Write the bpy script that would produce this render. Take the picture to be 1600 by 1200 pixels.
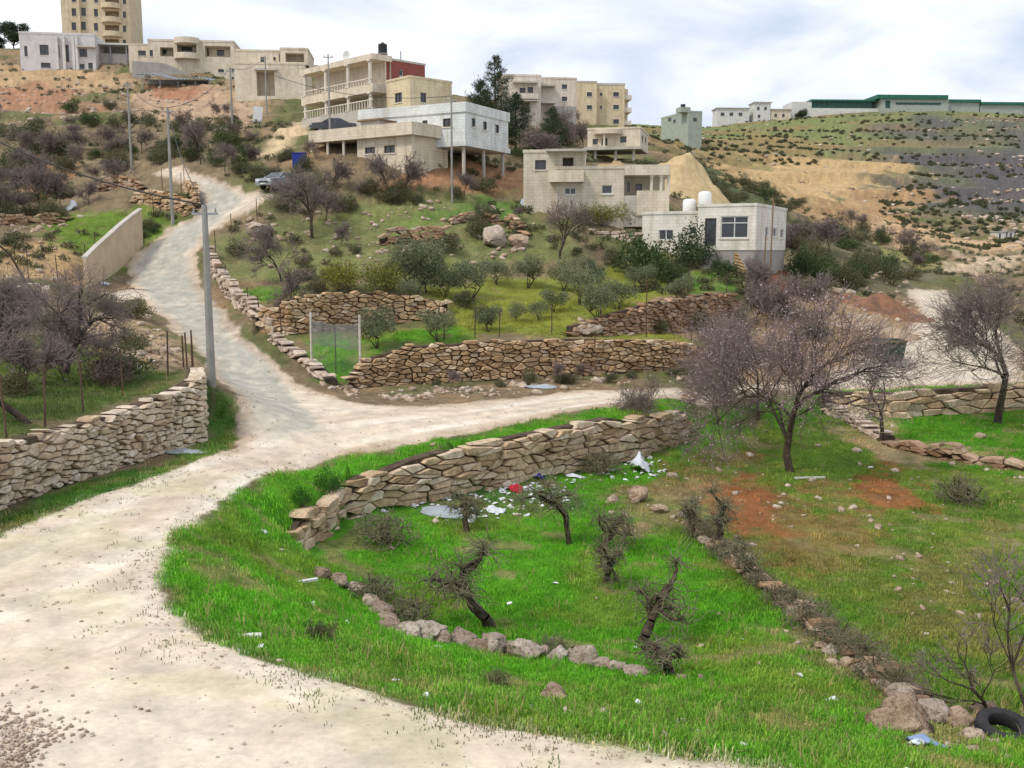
import bpy, math, random
import numpy as np
from mathutils import Vector, Matrix
from mathutils.geometry import delaunay_2d_cdt

for o in list(bpy.data.objects): bpy.data.objects.remove(o, do_unlink=True)
S = bpy.context.scene
COL = S.collection
R = random.Random(7)
NR = np.random.RandomState(11)

# ------------------------------------------------------------------ camera
F = 1537.0; CZ = 10.0; PITCH = math.atan(210 / F)
cd = bpy.data.cameras.new('camera'); cam = bpy.data.objects.new('camera', cd); COL.objects.link(cam)
cd.sensor_width = 36; cd.lens = F / 1600 * 36; cd.clip_start = .2; cd.clip_end = 6000
cam.location = (0, 0, CZ); cam.rotation_euler = (math.pi / 2 - PITCH, 0, 0)
S.camera = cam
S.render.resolution_x = 1024; S.render.resolution_y = 768

# ------------------------------------------------------------------ sky and sun
SUN_EL, SUN_AZ = math.radians(52), math.radians(-125)      # azimuth from +Y (view direction), towards the right
w = bpy.data.worlds.new('World'); S.world = w; w.use_nodes = True
nt = w.node_tree; nt.nodes.clear(); N = nt.nodes.new; LK = nt.links.new
out = N('ShaderNodeOutputWorld'); bg = N('ShaderNodeBackground'); LK(bg.outputs[0], out.inputs[0])
sky = N('ShaderNodeTexSky'); sky.sky_type = 'NISHITA'; sky.sun_disc = False
sky.sun_elevation = SUN_EL; sky.sun_rotation = SUN_AZ; sky.dust_density = 3
tc = N('ShaderNodeTexCoord'); sep = N('ShaderNodeSeparateXYZ'); LK(tc.outputs['Generated'], sep.inputs[0])
def wm(op, a, b=None):
    n = N('ShaderNodeMath'); n.operation = op
    for i, x in enumerate((a, b)):
        if x is None: continue
        if isinstance(x, (int, float)): n.inputs[i].default_value = x
        else: LK(x, n.inputs[i])
    return n.outputs[0]
zz = wm('ADD', wm('MAXIMUM', sep.outputs[2], 0.0), .22)
cb = N('ShaderNodeCombineXYZ'); LK(wm('DIVIDE', sep.outputs[0], zz), cb.inputs[0]); LK(wm('DIVIDE', sep.outputs[1], zz), cb.inputs[1])
n1 = N('ShaderNodeTexNoise'); n1.inputs['Scale'].default_value = 1.7; n1.inputs['Detail'].default_value = 7; n1.inputs['Roughness'].default_value = .52
n1.inputs['Distortion'].default_value = .5
LK(cb.outputs[0], n1.inputs['Vector'])
cr = N('ShaderNodeValToRGB'); LK(n1.outputs['Fac'], cr.inputs[0])
e = cr.color_ramp.elements
e[0].position = .34; e[0].color = (4.1, 4.65, 5.75, 1)
e[1].position = .68; e[1].color = (8.0, 8.0, 8.1, 1)
m_ = e.new(.5); m_.color = (6.0, 6.35, 7.1, 1)
mx = N('ShaderNodeMix'); mx.data_type = 'RGBA'; mx.inputs[0].default_value = .93
LK(sky.outputs[0], mx.inputs[6]); LK(cr.outputs[0], mx.inputs[7])       # a closed cloud deck with a little of the clear sky's colour
LK(mx.outputs[2], bg.inputs[0]); bg.inputs[1].default_value = .1
sl = bpy.data.lights.new('sun', 'SUN'); so = bpy.data.objects.new('sun', sl); COL.objects.link(so)
sl.energy = 1.5; sl.angle = math.radians(10); sl.color = (1, .93, .82)
so.rotation_euler = (math.pi / 2 - SUN_EL, 0, math.pi - SUN_AZ)
so.location = (-20, -20, 60)
vs = S.view_settings; vs.view_transform = 'Standard'; vs.look = 'None'; vs.exposure = .68; vs.gamma = 1; vs.use_curve_mapping = False

# ------------------------------------------------------------------ measuring helpers: sight lines of the photograph
CP, SP = math.cos(PITCH), math.sin(PITCH)
def ray(u, v):
    a = (u - 800) / F; b = (600 - v) / F
    dy = CP + b * SP
    return a / dy, (b * CP - SP) / dy            # x per metre of y, z per metre of y
def PY(u, v, Y):
    a, s = ray(u, v); return Vector((a * Y, Y, CZ + s * Y))
def PH(u, v, h):                                  # h = height relative to the camera
    a, s = ray(u, v); return PY(u, v, h / s)

# ------------------------------------------------------------------ numpy noise
def _hash(ix, iy, seed):
    n = (ix.astype(np.int64) * 374761393 + iy.astype(np.int64) * 668265263 + seed * 1442695041) & 0xffffffff
    n = ((n ^ (n >> 13)) * 1274126177) & 0xffffffff
    return ((n ^ (n >> 16)) & 0xffff) / 65535.0
def vnoise(x, y, seed=0):
    ix, iy = np.floor(x), np.floor(y); fx, fy = x - ix, y - iy
    fx = fx * fx * (3 - 2 * fx); fy = fy * fy * (3 - 2 * fy)
    a = _hash(ix, iy, seed); b = _hash(ix + 1, iy, seed); c = _hash(ix, iy + 1, seed); d = _hash(ix + 1, iy + 1, seed)
    return (a * (1 - fx) + b * fx) * (1 - fy) + (c * (1 - fx) + d * fx) * fy
def fbm(x, y, seed=0, oct=4):
    t = 0; amp = .5; s = 0
    for k in range(oct):
        t = t + amp * vnoise(x, y, seed + k * 17); s += amp; amp *= .5; x = x * 2.03 + 5.3; y = y * 2.03 + 1.7
    return t / s
def sstep(a, b, x):
    t = np.clip((x - a) / (b - a), 0, 1); return t * t * (3 - 2 * t)

# ------------------------------------------------------------------ dry stone walls: (u, v of foot, v of top, height of foot relative to camera)
WALLS = {
 'left': [(-170, 874, 754, -5.65), (-70, 826, 716, -5.75), (0, 796, 692, -5.85), (100, 760, 668, -5.95), (200, 727, 640, -6.05), (280, 701, 608, -6.1), (319, 689, 588, -6.1), (322, 650, 572, -5.75)],
 'front': [(556, 608, 586, -6.5), (578, 605, 558, -6.5), (640, 601, 540, -6.5), (760, 595, 532, -6.45), (900, 588, 527, -6.4), (1020, 580, 530, -6.35), (1130, 573, 545, -6.3)],
 'middle': [(405, 517, 484, -4.35), (450, 523, 466, -4.5), (482, 519, 460, -4.4), (562, 513, 455, -4.35), (620, 507, 456, -4.2), (700, 492, 470, -3.7)],
 'right': [(895, 527, 508, -4.7), (940, 527, 494, -4.8), (1000, 522, 476, -4.8), (1060, 519, 463, -4.95), (1150, 512, 455, -5.0)],
 'field': [(470, 866, 832, -7.7), (492, 850, 790, -7.85), (520, 832, 782, -7.9), (545, 812, 752, -8.0), (570, 806, 742, -8.0), (600, 797, 738, -8.05), (650, 789, 716, -8.1), (700, 780, 702, -8.1), (750, 769, 697, -8.1), (800, 757, 682, -8.15), (900, 737, 662, -8.25), (960, 726, 650, -8.3), (985, 720, 655, -8.3), (1075, 690, 640, -8.3)],
 'corner': [(1285, 648, 610, -8.3), (1400, 652, 613, -8.3), (1480, 648, 606, -8.35), (1560, 643, 602, -8.35), (1750, 640, 598, -8.4)],
}
def wall_pts(k):
    r = []
    for u, vb, vt, h in WALLS[k]:
        b = PH(u, vb, h); t = PY(u, vt, b.y); r.append((b, t))
    return r
# ------------------------------------------------------------------ terrain control points
TP = []; TE = []
def tp(p): TP.append((p[0], p[1], p[2])); return len(TP) - 1
def tline(ps):
    ids = [tp(p) for p in ps]
    for a, b in zip(ids, ids[1:]): TE.append((a, b))
def away(p, d):
    l = math.hypot(p.x, p.y); return Vector((p.x + p.x / l * d, p.y + p.y / l * d, p.z))
WLINES = []
for k in WALLS:
    w_ = wall_pts(k)
    bl = [away(b, .22) for b, t in w_]; tl = []
    for b, t in w_:
        q = away(b, .85); q.z = t.z - .12; tl.append(q)
    tline(bl); tline(tl)
    WLINES.append([(b.x, b.y) for b, t in w_])
q0 = [(b, t) for b, t in wall_pts('field')][-1]; q1 = wall_pts('corner')[0]
for (u, vb, vt, h) in [(1130, 668, 632, -8.3), (1215, 655, 620, -8.3)]:
    b = PH(u, vb, h); tp(away(b, -.5)); t = PY(u, vt, b.y + 1.2); tp(t)
ghost = []
for u, v, h in [
 # near road and junction
 (-300,1250,-5.0),(0,1250,-4.9),(400,1250,-4.95),(800,1250,-5.0),(1200,1260,-5.0),(1600,1300,-5.05),(2000,1300,-5.2),
 (0,1100,-5.15),(400,1100,-5.2),(700,1130,-5.25),(-300,1000,-5.4),(0,950,-5.5),(200,950,-5.5),(0,860,-5.7),(150,860,-5.68),
 (245,900,-5.6),(290,970,-5.45),(400,1030,-5.35),(600,1090,-5.3),(900,1155,-5.2),(1200,1195,-5.15),
 (270,830,-5.78),(350,770,-5.9),(450,732,-6.0),(250,760,-5.95),(330,720,-6.05),(400,690,-6.1),(540,708,-6.1),(500,670,-6.2),(600,660,-6.25),(700,684,-6.15),(740,650,-6.35),
 (430,630,-6.1),(900,640,-6.45),(900,612,-6.6),(1060,624,-6.65),(1060,605,-6.75),(1200,612,-6.85),(1200,596,-6.9),(1290,604,-6.95),(1350,590,-6.95),(1400,575,-6.9),(1500,600,-6.95),(1500,560,-6.7),(1600,540,-6.4),(1600,595,-6.95),
 # bank and field
 (350,900,-5.95),(430,900,-6.7),(420,800,-6.25),(330,860,-5.85),(500,980,-6.7),(440,960,-6.1),(600,1040,-6.3),(700,1070,-6.5),(850,1100,-6.5),(1000,1125,-6.5),(1200,1160,-6.1),
 (430,880,-7.2),(480,920,-7.5),(560,935,-7.9),(640,985,-8.1),(720,1010,-8.05),(850,1035,-7.95),(1010,1055,-7.9),
 (560,860,-8.1),(700,850,-8.3),(770,980,-8.5),(900,980,-8.6),(1000,1000,-8.6),(1000,850,-8.6),(850,800,-8.4),(1250,960,-8.5),(1200,1060,-7.7),
 (1200,750,-8.6),(1050,760,-8.5),(1400,750,-8.7),(1600,700,-8.7),(1300,700,-8.5),(1400,900,-8.6),(1600,900,-8.7),(1600,1000,-8.2),(1400,1050,-7.7),(1450,1115,-6.9),(1560,1145,-6.7),(1300,1120,-6.6),(1600,1200,-5.9),
 (1900,900,-8.8),(1900,700,-8.9),(1900,1100,-7.5),
 # terrace on the left
 (90,585,-3.95),(0,600,-4.0),(200,580,-4.2),(-200,560,-3.3),
 ]:
    tp(PH(u, v, h))
for u, v, Y in [
 (0,520,40),(100,530,42),(180,520,46),(250,540,44),(0,470,48),(100,455,56),(150,455,62),(0,430,60),(60,415,63),(130,440,63),
 # uphill road, both edges
 (352,600,45.3),(320,562,48.5),(250,490,58.5),(205,450,64.5),(197,420,69),(215,390,73),(262,360,75.5),(310,336,77.5),(318,318,79.5),(300,292,82.5),(270,280,84.5),(235,272,86),
 (480,604,45.8),(430,562,48.6),(388,530,51.8),(340,480,58.5),(312,440,64.5),(308,402,70),(325,366,74),(362,340,76.5),(392,325,77.5),(420,303,77),(380,300,79.5),(345,283,82.5),(300,270,85.5),(285,256,87.5),
 (222,388,74),(190,400,72),(240,345,79),(280,320,81),(230,300,84),(285,300,83),
 # left hillside
 (0,390,66),(100,390,70),(0,350,76),(100,350,78),(180,340,79),(0,300,90),(100,290,93),(0,250,106),(120,250,104),(0,200,126),(100,200,124),(0,160,150),(120,170,142),(0,125,172),(60,110,183),(150,110,183),(0,100,190),
 (205,265,92),(200,210,118),(300,215,106),(362,222,102),(250,150,150),(330,170,138),(250,130,166),(205,105,182),(420,180,130),(380,140,155),(470,150,135),(400,236,92),(470,200,103),(440,215,98),(330,250,93),
 (40,62,216),(150,66,214),(230,92,186),(330,120,168),
 (430,298,76),(460,290,78),(410,290,79),(370,275,84),(430,262,84),
 # under the villas
 (480,192,101),(580,172,99),(700,170,100),(500,300,78),(640,292,82),(500,242,87),(640,240,84.5),(720,240,89),(795,240,97),(720,292,84),(790,292,88),(600,190,96),
 # plot
 (360,400,69),(420,370,72),(420,440,62.5),(360,440,64.5),(500,430,62.5),(600,436,62),(460,470,57.5),(600,530,49.7),(520,560,48.5),(500,590,46.5),(540,600,46.3),
 (700,440,65.5),(850,440,68),(1000,440,70),(850,500,55.5),(780,480,59.5),(1000,466,62),(720,515,52.5),(1080,445,69),
 (500,395,70),(620,420,66),(620,400,70),(700,412,70),(700,370,74),(780,395,72),(775,360,76),(600,345,78),(500,340,77),(560,370,74),(750,322,83),(820,303,86),(870,402,73),(900,345,80),(1000,335,82),(950,322,84),(1000,400,74.5),
 (1000,388,78),(1030,400,75.5),(1120,425,71.5),(1205,441,71.5),(1170,420,74),(1228,436,80),(1150,442,69.5),(1100,360,90),
 (1180,540,56),(1250,480,66),(1250,560,55),(1320,530,60),(1330,470,72),(1400,520,64),
 # right valley
 (1300,440,84),(1400,470,82),(1415,452,90),(1475,452,91),(1420,500,73),(1500,510,71),(1350,402,100),(1250,345,110),(1160,280,128),(1100,255,148),(1030,232,165),(1450,430,115),(1420,405,125),
 (1500,480,84),(1600,490,80),(1600,440,108),(1500,430,140),(1600,405,175),(1500,384,225),(1600,372,245),(1300,352,225),(1250,335,240),(1200,262,300),(1400,262,330),(1600,262,355),(1120,252,290),(1100,208,400),(1300,185,470),(1500,170,495),(1600,170,515),
 (1230,166,515),(1370,153,525),(1500,153,530),(1600,158,535),(1100,184,500),(1065,217,330),(1010,208,340),(1450,320,285),(1300,300,270),
 # behind the middle houses
 (790,192,178),(900,192,184),(985,196,188),(870,242,128),(960,246,114),(1010,246,118),(840,204,148),(820,287,89),(900,312,84),(1045,317,87),(980,262,98),(1075,262,100),(1050,300,93),(1115,305,104),(760,240,112),
 (900,170,260),(700,140,250),(500,90,250),(300,60,250),
 ]: tp(PY(u, v, Y))
for a, l in ((-1.35, [(1.5,-4.9),(10,-5.3),(20,-5.0),(30,-4),(50,-1),(75,2),(105,10),(150,22),(185,34),(220,45),(320,46),(700,40),(2700,10)]),
             (1.35, [(1.5,-4.9),(10,-6),(20,-8.5),(40,-9),(60,-8),(100,-5),(200,0),(350,30),(520,68),(640,70),(2700,30)])):
    for Y, h in l: tp((a * Y, Y, CZ + h))
for a, Y, h in [(-.6,320,47),(-.3,320,46),(0,330,30),(.2,420,44),(-.6,700,42),(-.2,700,35),(.1,700,45),(.4,680,66),(.6,680,68),(0,2700,10),(-.6,2700,10),(.6,2700,20),(0,1.5,-4.8)]:
    tp((a * Y, Y, CZ + h))
res = delaunay_2d_cdt([Vector((p[0], p[1])) for p in TP], TE, [], 0, 1e-4)
V2, _, FT, OV = res[0], res[1], res[2], res[3]
TZ = []
for i, v2 in enumerate(V2):
    if OV[i]: TZ.append(TP[OV[i][0]][2])
    else:
        d = [((v2.x - p[0]) ** 2 + (v2.y - p[1]) ** 2, p[2]) for p in TP]; d.sort(); TZ.append((d[0][1] + d[1][1]) / 2)
# grid that is fine where the photograph is fine
ga = np.concatenate([np.linspace(-1.32, -.6, 46)[:-1], np.linspace(-.6, .6, 620), np.linspace(.6, 1.32, 46)[1:]])
ly = [math.log(2.0)]
while ly[-1] < math.log(2600):
    y = math.exp(ly[-1]); ly.append(ly[-1] + (.012 if y < 10 else .0062 if y < 70 else .009 if y < 260 else .012 if y < 560 else .05))
gy = np.exp(np.array(ly)); NRW, NCL = len(gy), len(ga)
GX = ga[None, :] * gy[:, None]; GY = np.repeat(gy[:, None], NCL, 1)
Z = np.full((NRW, NCL), CZ - 5.0)
for f in FT:
    p = [V2[i] for i in f]; z = [TZ[i] for i in f]
    ys = [q.y for q in p]; as_ = [q.x / q.y for q in p]
    r0, r1 = np.searchsorted(gy, min(ys) - 1e-6), np.searchsorted(gy, max(ys) + 1e-6)
    c0, c1 = np.searchsorted(ga, min(as_) - 1e-9), np.searchsorted(ga, max(as_) + 1e-9)
    if r0 >= r1 or c0 >= c1: continue
    X, Y = GX[r0:r1, c0:c1], GY[r0:r1, c0:c1]
    d = (p[1].y - p[2].y) * (p[0].x - p[2].x) + (p[2].x - p[1].x) * (p[0].y - p[2].y)
    if abs(d) < 1e-12: continue
    l0 = ((p[1].y - p[2].y) * (X - p[2].x) + (p[2].x - p[1].x) * (Y - p[2].y)) / d
    l1 = ((p[2].y - p[0].y) * (X - p[2].x) + (p[0].x - p[2].x) * (Y - p[2].y)) / d
    l2 = 1 - l0 - l1; ok = (l0 >= -1e-6) & (l1 >= -1e-6) & (l2 >= -1e-6)
    Z[r0:r1, c0:c1][ok] = (l0 * z[0] + l1 * z[1] + l2 * z[2])[ok]
def pl_dist(X, Y, pl, closed=False):
    """distance to a polyline, its side and the run along it"""
    D = np.full(X.shape, 1e9); SR = np.zeros(X.shape); run = 0
    n = len(pl)
    for i in range(n if closed else n - 1):
        ax, ay = pl[i][0], pl[i][1]; bx, by = pl[(i + 1) % n][0], pl[(i + 1) % n][1]
        dx, dy = bx - ax, by - ay; L2 = dx * dx + dy * dy + 1e-12
        t = np.clip(((X - ax) * dx + (Y - ay) * dy) / L2, 0, 1)
        d = np.hypot(X - ax - t * dx, Y - ay - t * dy); m = d < D
        D[m] = d[m]; SR[m] = run + (t * math.sqrt(L2))[m]; run += math.sqrt(L2)
    return D, SR
def in_poly(X, Y, pl):
    ins = np.zeros(X.shape, bool); n = len(pl)
    for i in range(n):
        ax, ay = pl[i][0], pl[i][1]; bx, by = pl[(i + 1) % n][0], pl[(i + 1) % n][1]
        if ay == by: continue
        c = ((ay > Y) != (by > Y)) & (X < (bx - ax) * (Y - ay) / (by - ay) + ax); ins ^= c
    return ins
WD = np.full(Z.shape, 1e9)
for pl in WLINES:
    r0, r1 = np.searchsorted(gy, min(p[1] for p in pl) - 3), np.searchsorted(gy, max(p[1] for p in pl) + 3)
    WD[r0:r1] = np.minimum(WD[r0:r1], pl_dist(GX[r0:r1], GY[r0:r1], pl)[0])
msk = sstep(.5, 1.6, WD)
for it in range(90):
    A = Z.copy()
    A[1:-1] = .25 * Z[:-2] + .5 * Z[1:-1] + .25 * Z[2:]
    B = A.copy(); B[:, 1:-1] = .25 * A[:, :-2] + .5 * A[:, 1:-1] + .25 * A[:, 2:]
    Z = Z + msk * (B - Z)

def sample(A, x, y):
    x = np.asarray(x, float); y = np.asarray(y, float)
    ci = np.clip(np.interp(x / y, ga, np.arange(NCL)), 0, NCL - 1.001); ri = np.clip(np.interp(np.log(y), ly, np.arange(NRW)), 0, NRW - 1.001)
    c = ci.astype(int); r = ri.astype(int); fc = ci - c; fr = ri - r
    if A.ndim == 3: fc = fc[..., None]; fr = fr[..., None]
    return (A[r, c] * (1 - fc) + A[r, c + 1] * fc) * (1 - fr) + (A[r + 1, c] * (1 - fc) + A[r + 1, c + 1] * fc) * fr
def G(u, v, ymin=5):
    a, s = ray(u, v); ci = float(np.interp(a, ga, np.arange(NCL))); c = min(int(ci), NCL - 2); f = ci - c
    col = Z[:, c] * (1 - f) + Z[:, c + 1] * f
    d = col - (CZ + s * gy); ok = np.where((d >= 0) & (gy >= ymin))[0]
    if len(ok) == 0: return PY(u, v, 540)
    i = ok[0]
    if i > 0 and d[i - 1] < 0:
        t = -d[i - 1] / (d[i] - d[i - 1]); y = gy[i - 1] + t * (gy[i] - gy[i - 1])
    else: y = gy[i]
    return Vector((a * y, y, CZ + s * y))
def gz(x, y): return float(sample(Z, x, y))
def at_ground(u, Y):
    a = ray(u, 390)[0]; return Vector((a * Y, Y, gz(a * Y, Y)))

# ------------------------------------------------------------------ what covers the ground (outlines found on the ground itself)
def gpoly(pts): return [(G(u, v).x, G(u, v).y) for u, v in pts]
ROAD = gpoly([(1190,1198),(900,1155),(600,1090),(400,1030),(330,1000),(288,968),(246,905),(252,860),(272,830),(350,772),(450,734),(540,709),(700,684),(900,642),(1060,624),(1190,613),(1290,605),(1400,606),(1500,602),(1598,598),(1598,545),(1500,470),(1478,452),(1415,452),(1440,490),(1420,520),(1330,560),(1290,588),(1190,597),(1060,606),(900,612),(800,622),(720,630),(640,634),(560,630),(500,615),(480,604),(430,562),(388,530),(340,480),(312,440),(308,402),(325,366),(362,340),(395,325),(432,303),(380,299),(345,283),(300,270),(287,257),(236,270),(270,281),(300,292),(318,318),(310,336),(262,360),(215,392),(197,420),(204,452),(150,456),(160,468),(215,470),(250,492),(320,562),(350,600),(372,650),(362,700),(330,712),(250,742),(100,798),(0,832),(-60,860)])
ROAD = ROAD + [(-14, 10), (-12, 2), (7, 2), (6, 5), (3.4, 8.2)]
nr_ = int(np.searchsorted(gy, 112)); rd = np.full(Z.shape, 50.0); rin = np.zeros(Z.shape, bool)
rd[:nr_] = pl_dist(GX[:nr_], GY[:nr_], ROAD, True)[0]; rin[:nr_] = in_poly(GX[:nr_], GY[:nr_], ROAD)
RS = np.where(rin, -rd, rd)                                   # signed distance to the road edge
wob = (fbm(GX * .9, GY * .9, 5) - .5) * np.clip(GY * .022, .35, 1.1) + (fbm(GX * 4, GY * 4, 9) - .5) * .28
RSn = RS + wob
rmask = 1 - sstep(-.12, .12, RSn)
def patch(pts, soft, amp, sc, seed):
    pl = gpoly(pts); mar = soft + amp + .5; xs = [p[0] for p in pl]; ys = [p[1] for p in pl]
    r0, r1 = np.searchsorted(gy, max(min(ys) - mar, 2)), np.searchsorted(gy, max(ys) + mar)
    aa = [(x + q) / y for x, y in pl for q in (-mar, mar)]; c0, c1 = np.searchsorted(ga, min(aa)), np.searchsorted(ga, max(aa))
    sl_ = (slice(r0, r1), slice(c0, c1)); X, Y = GX[sl_], GY[sl_]
    if X.size == 0: return sl_, np.zeros(X.shape)
    d, _ = pl_dist(X, Y, pl, True); s = np.where(in_poly(X, Y, pl), -d, d)
    s = s + (fbm(X * sc, Y * sc, seed) - .5) * amp * 1.6 + (fbm(X * sc * 4, Y * sc * 4, seed + 1, 3) - .5) * amp
    return sl_, 1 - sstep(-soft * 1.5, soft * 1.5, s)
C3 = lambda r, g, b: np.array((r, g, b), float)
def mixc(A, c, m): return A + (np.asarray(c) - A) * m[..., None]
big = fbm(GX * .05, GY * .05, 21); mid = fbm(GX * .35, GY * .35, 31); fine = fbm(GX * 2.2, GY * 2.2, 41, 3); ff = fbm(GX * 7, GY * 7, 51, 2)
# relief: rough slopes with old terraces, nearly smooth roads
rough = np.where(GY < 48, .10, np.where(GY < 75, .22, .5))
rough = rough * sstep(0, 1.5, RS) * sstep(.2, 1.4, WD)
hillside = sstep(80, 105, GY)
Z += rough * ((fbm(GX * .8, GY * .8, 61) - .5) * 1.3 + (fine - .5) * .5)
tz = Z / 2.4 + (big - .5) * 2.0; fr_ = tz - np.floor(tz)
Z += hillside * sstep(0, 2.5, RS) * (sstep(.72, .98, fr_) - fr_) * 1.0 * sstep(250, 200, GY)
tz2 = Z / 5.5 + (fbm(GX * .012, GY * .012, 5) - .5) * 1.5; fr2 = tz2 - np.floor(tz2)
Z += sstep(255, 280, GY) * (sstep(.7, .98, fr2) - fr2) * 2.6
Z += rmask * ((fine - .5) * .04 + (mid - .5) * .10 + (ff - .5) * .012)

CG = np.zeros(Z.shape + (3,)) + C3(.20, .155, .095)
CG = mixc(CG, C3(.25, .17, .10), sstep(.45, .7, mid))
CG = mixc(CG, C3(.10, .125, .04), sstep(.5, .62, fbm(GX * .22, GY * .22, 77)) * .75)
GR = np.zeros(Z.shape)                                        # how grassy
def cover(pts, c, soft=.4, amp=1.5, sc=.4, seed=3, grass=None, k=1.0):
    global CG, GR
    sl_, m = patch(pts, soft, amp, sc, seed); m = m * k
    if m.size == 0: return
    CG[sl_] = mixc(CG[sl_], c, m)
    if grass is not None: GR[sl_] = GR[sl_] * (1 - m) + grass * m
LUSH = C3(.088, .255, .018); GRASS = C3(.115, .185, .028); ORCH = C3(.20, .225, .04); SOIL = C3(.25, .105, .042); TAN = C3(.42, .29, .17); DRY = C3(.25, .19, .10)
# left hill: bare cut earth and building rubble below the houses
cover([(-80,90),(60,105),(150,108),(215,125),(210,140),(60,140),(-80,130)], C3(.42,.29,.17), 2, 5, .15, 4)
cover([(-80,138),(60,135),(150,150),(160,172),(60,175),(-80,165)], C3(.34,.19,.115), 2, 6, .15, 6)
cover([(200,150),(300,135),(370,130),(400,160),(390,200),(300,190),(230,185)], C3(.42,.30,.2), 1.5, 6, .2, 7)
cover([(245,135),(330,135),(300,160),(240,150)], C3(.34,.17,.10), 1.5, 4, .2, 8)
cover([(-80,200),(380,190),(370,280),(220,300),(160,330),(-80,320)], C3(.21,.165,.10), 2, 6, .1, 9)
cover([(400,245),(470,190),(480,205),(430,240),(420,250)], C3(.55,.43,.27), .5, 1.2, .4, 10)
cover([(20,240),(90,255),(110,310),(30,310)], C3(.35,.2,.1), .8, 4, .3, 12)
cover([(-60,385),(110,375),(125,440),(-60,440)], C3(.42,.29,.15), .6, 2, .3, 13)
cover([(70,340),(180,330),(215,330),(140,395),(80,385)], GRASS, .6, 2, .3, 14, .8)
cover([(215,322),(265,335),(285,350),(220,390),(150,445),(150,420),(220,360)], GRASS * .9, .5, 1.5, .4, 15, .8)
cover([(-80,560),(60,520),(200,560),(310,590),(260,610),(100,668),(-80,710)], C3(.09,.13,.035), .6, 3, .3, 16, .6)
cover([(120,480),(220,480),(310,570),(220,570),(120,530)], C3(.40,.29,.18), .5, 2.5, .5, 17)
# verge below the left wall
cover([(-80,835),(0,800),(200,735),(318,700),(330,600),(352,612),(365,660),(355,705),(200,765),(60,815),(-40,850)], C3(.065,.15,.025), .25, .8, 1.0, 18, .9)
# the plot
cover([(560,530),(700,520),(900,530),(1120,540),(1000,470),(1130,440),(1000,420),(760,430),(640,450),(700,470),(720,500),(560,530)], ORCH, .7, 2.0, .25, 19, .7)
cover([(480,530),(560,525),(640,520),(720,512),(740,530),(640,535),(560,560),(540,605),(505,600),(485,560)], C3(.10,.25,.02), .5, 1.5, .4, 20, .9)
cover([(340,385),(420,350),(500,330),(820,310),(900,400),(720,425),(480,440),(370,450)], C3(.175,.19,.075), .8, 3, .25, 22, .5)
cover([(600,350),(700,325),(800,305),(840,320),(760,340),(640,365)], C3(.12,.2,.05), .6, 2, .25, 23, .7)
cover([(375,455),(430,450),(480,450),(420,475),(385,475)], C3(.10,.2,.03), .4, 1.2, .4, 24, .8)
cover([(1060,440),(1110,410),(1170,440),(1160,455),(1060,460)], C3(.10,.19,.03), .5, 1.5, .4, 25, .8)
cover([(1170,425),(1235,425),(1245,450),(1200,458)], C3(.24,.07,.04), .4, 1.2, .6, 26)
cover([(820,285),(900,300),(900,330),(850,330)], C3(.38,.2,.1), .6, 1.5, .4, 27)
cover([(760,255),(820,265),(815,300),(720,300),(600,300),(600,292)], C3(.36,.2,.11), .6, 1.5, .4, 28)
# right: rubble, valley, cut hillside
cover([(1150,540),(1180,500),(1320,470),(1440,490),(1420,520),(1330,558),(1280,590),(1160,598)], C3(.34,.235,.14), .6, 2, .4, 29)
cover([(1310,468),(1400,465),(1440,490),(1425,505),(1350,488)], C3(.32,.17,.09), .5, 1.6, .5, 30)
cover([(1230,350),(1320,340),(1480,420),(1480,445),(1410,452),(1330,460),(1240,445)], C3(.15,.135,.08), 1, 5, .15, 32)
cover([(1040,235),(1240,262),(1260,330),(1230,350),(1130,320),(1050,262)], C3(.10,.115,.055), 1, 5, .12, 33)
far = sstep(250, 290, GY)
CG = mixc(CG, C3(.17, .195, .08), far)
CG = mixc(CG, C3(.22, .18, .085), far * sstep(.5, .62, fbm(GX * .03, GY * .09, 34)))
xr = GX / GY
dark = .95 * sstep(.24, .47, xr + (fbm(GX * .03, GY * .03, 35) - .5) * .5 - (GY - 300) * .0003) * far
CG = mixc(CG, C3(.095, .088, .095), dark)
cover([(1050,222),(1180,212),(1300,222),(1240,246),(1060,250)], C3(.30,.2,.095), 4, 22, .04, 36, None, .6)
cover([(1120,255),(1200,246),(1400,250),(1425,272),(1380,290),(1330,330),(1230,320),(1160,285)], C3(.46,.32,.16), 3, 18, .07, 37)
cover([(1230,300),(1330,300),(1440,300),(1370,345),(1280,352),(1230,330)], C3(.36,.23,.12), 2, 14, .07, 38)
cover([(1290,345),(1400,345),(1500,372),(1601,380),(1601,392),(1480,400),(1380,392),(1300,360)], C3(.48,.33,.19), 1.5, 8, .08, 39)
cover([(1450,408),(1601,392),(1601,404),(1500,425),(1460,425)], C3(.52,.40,.27), 1.0, 4, .1, 40)
cover([(1380,392),(1480,402),(1450,420),(1400,410)], C3(.24,.22,.08), 1.5, 6, .1, 42)
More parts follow.
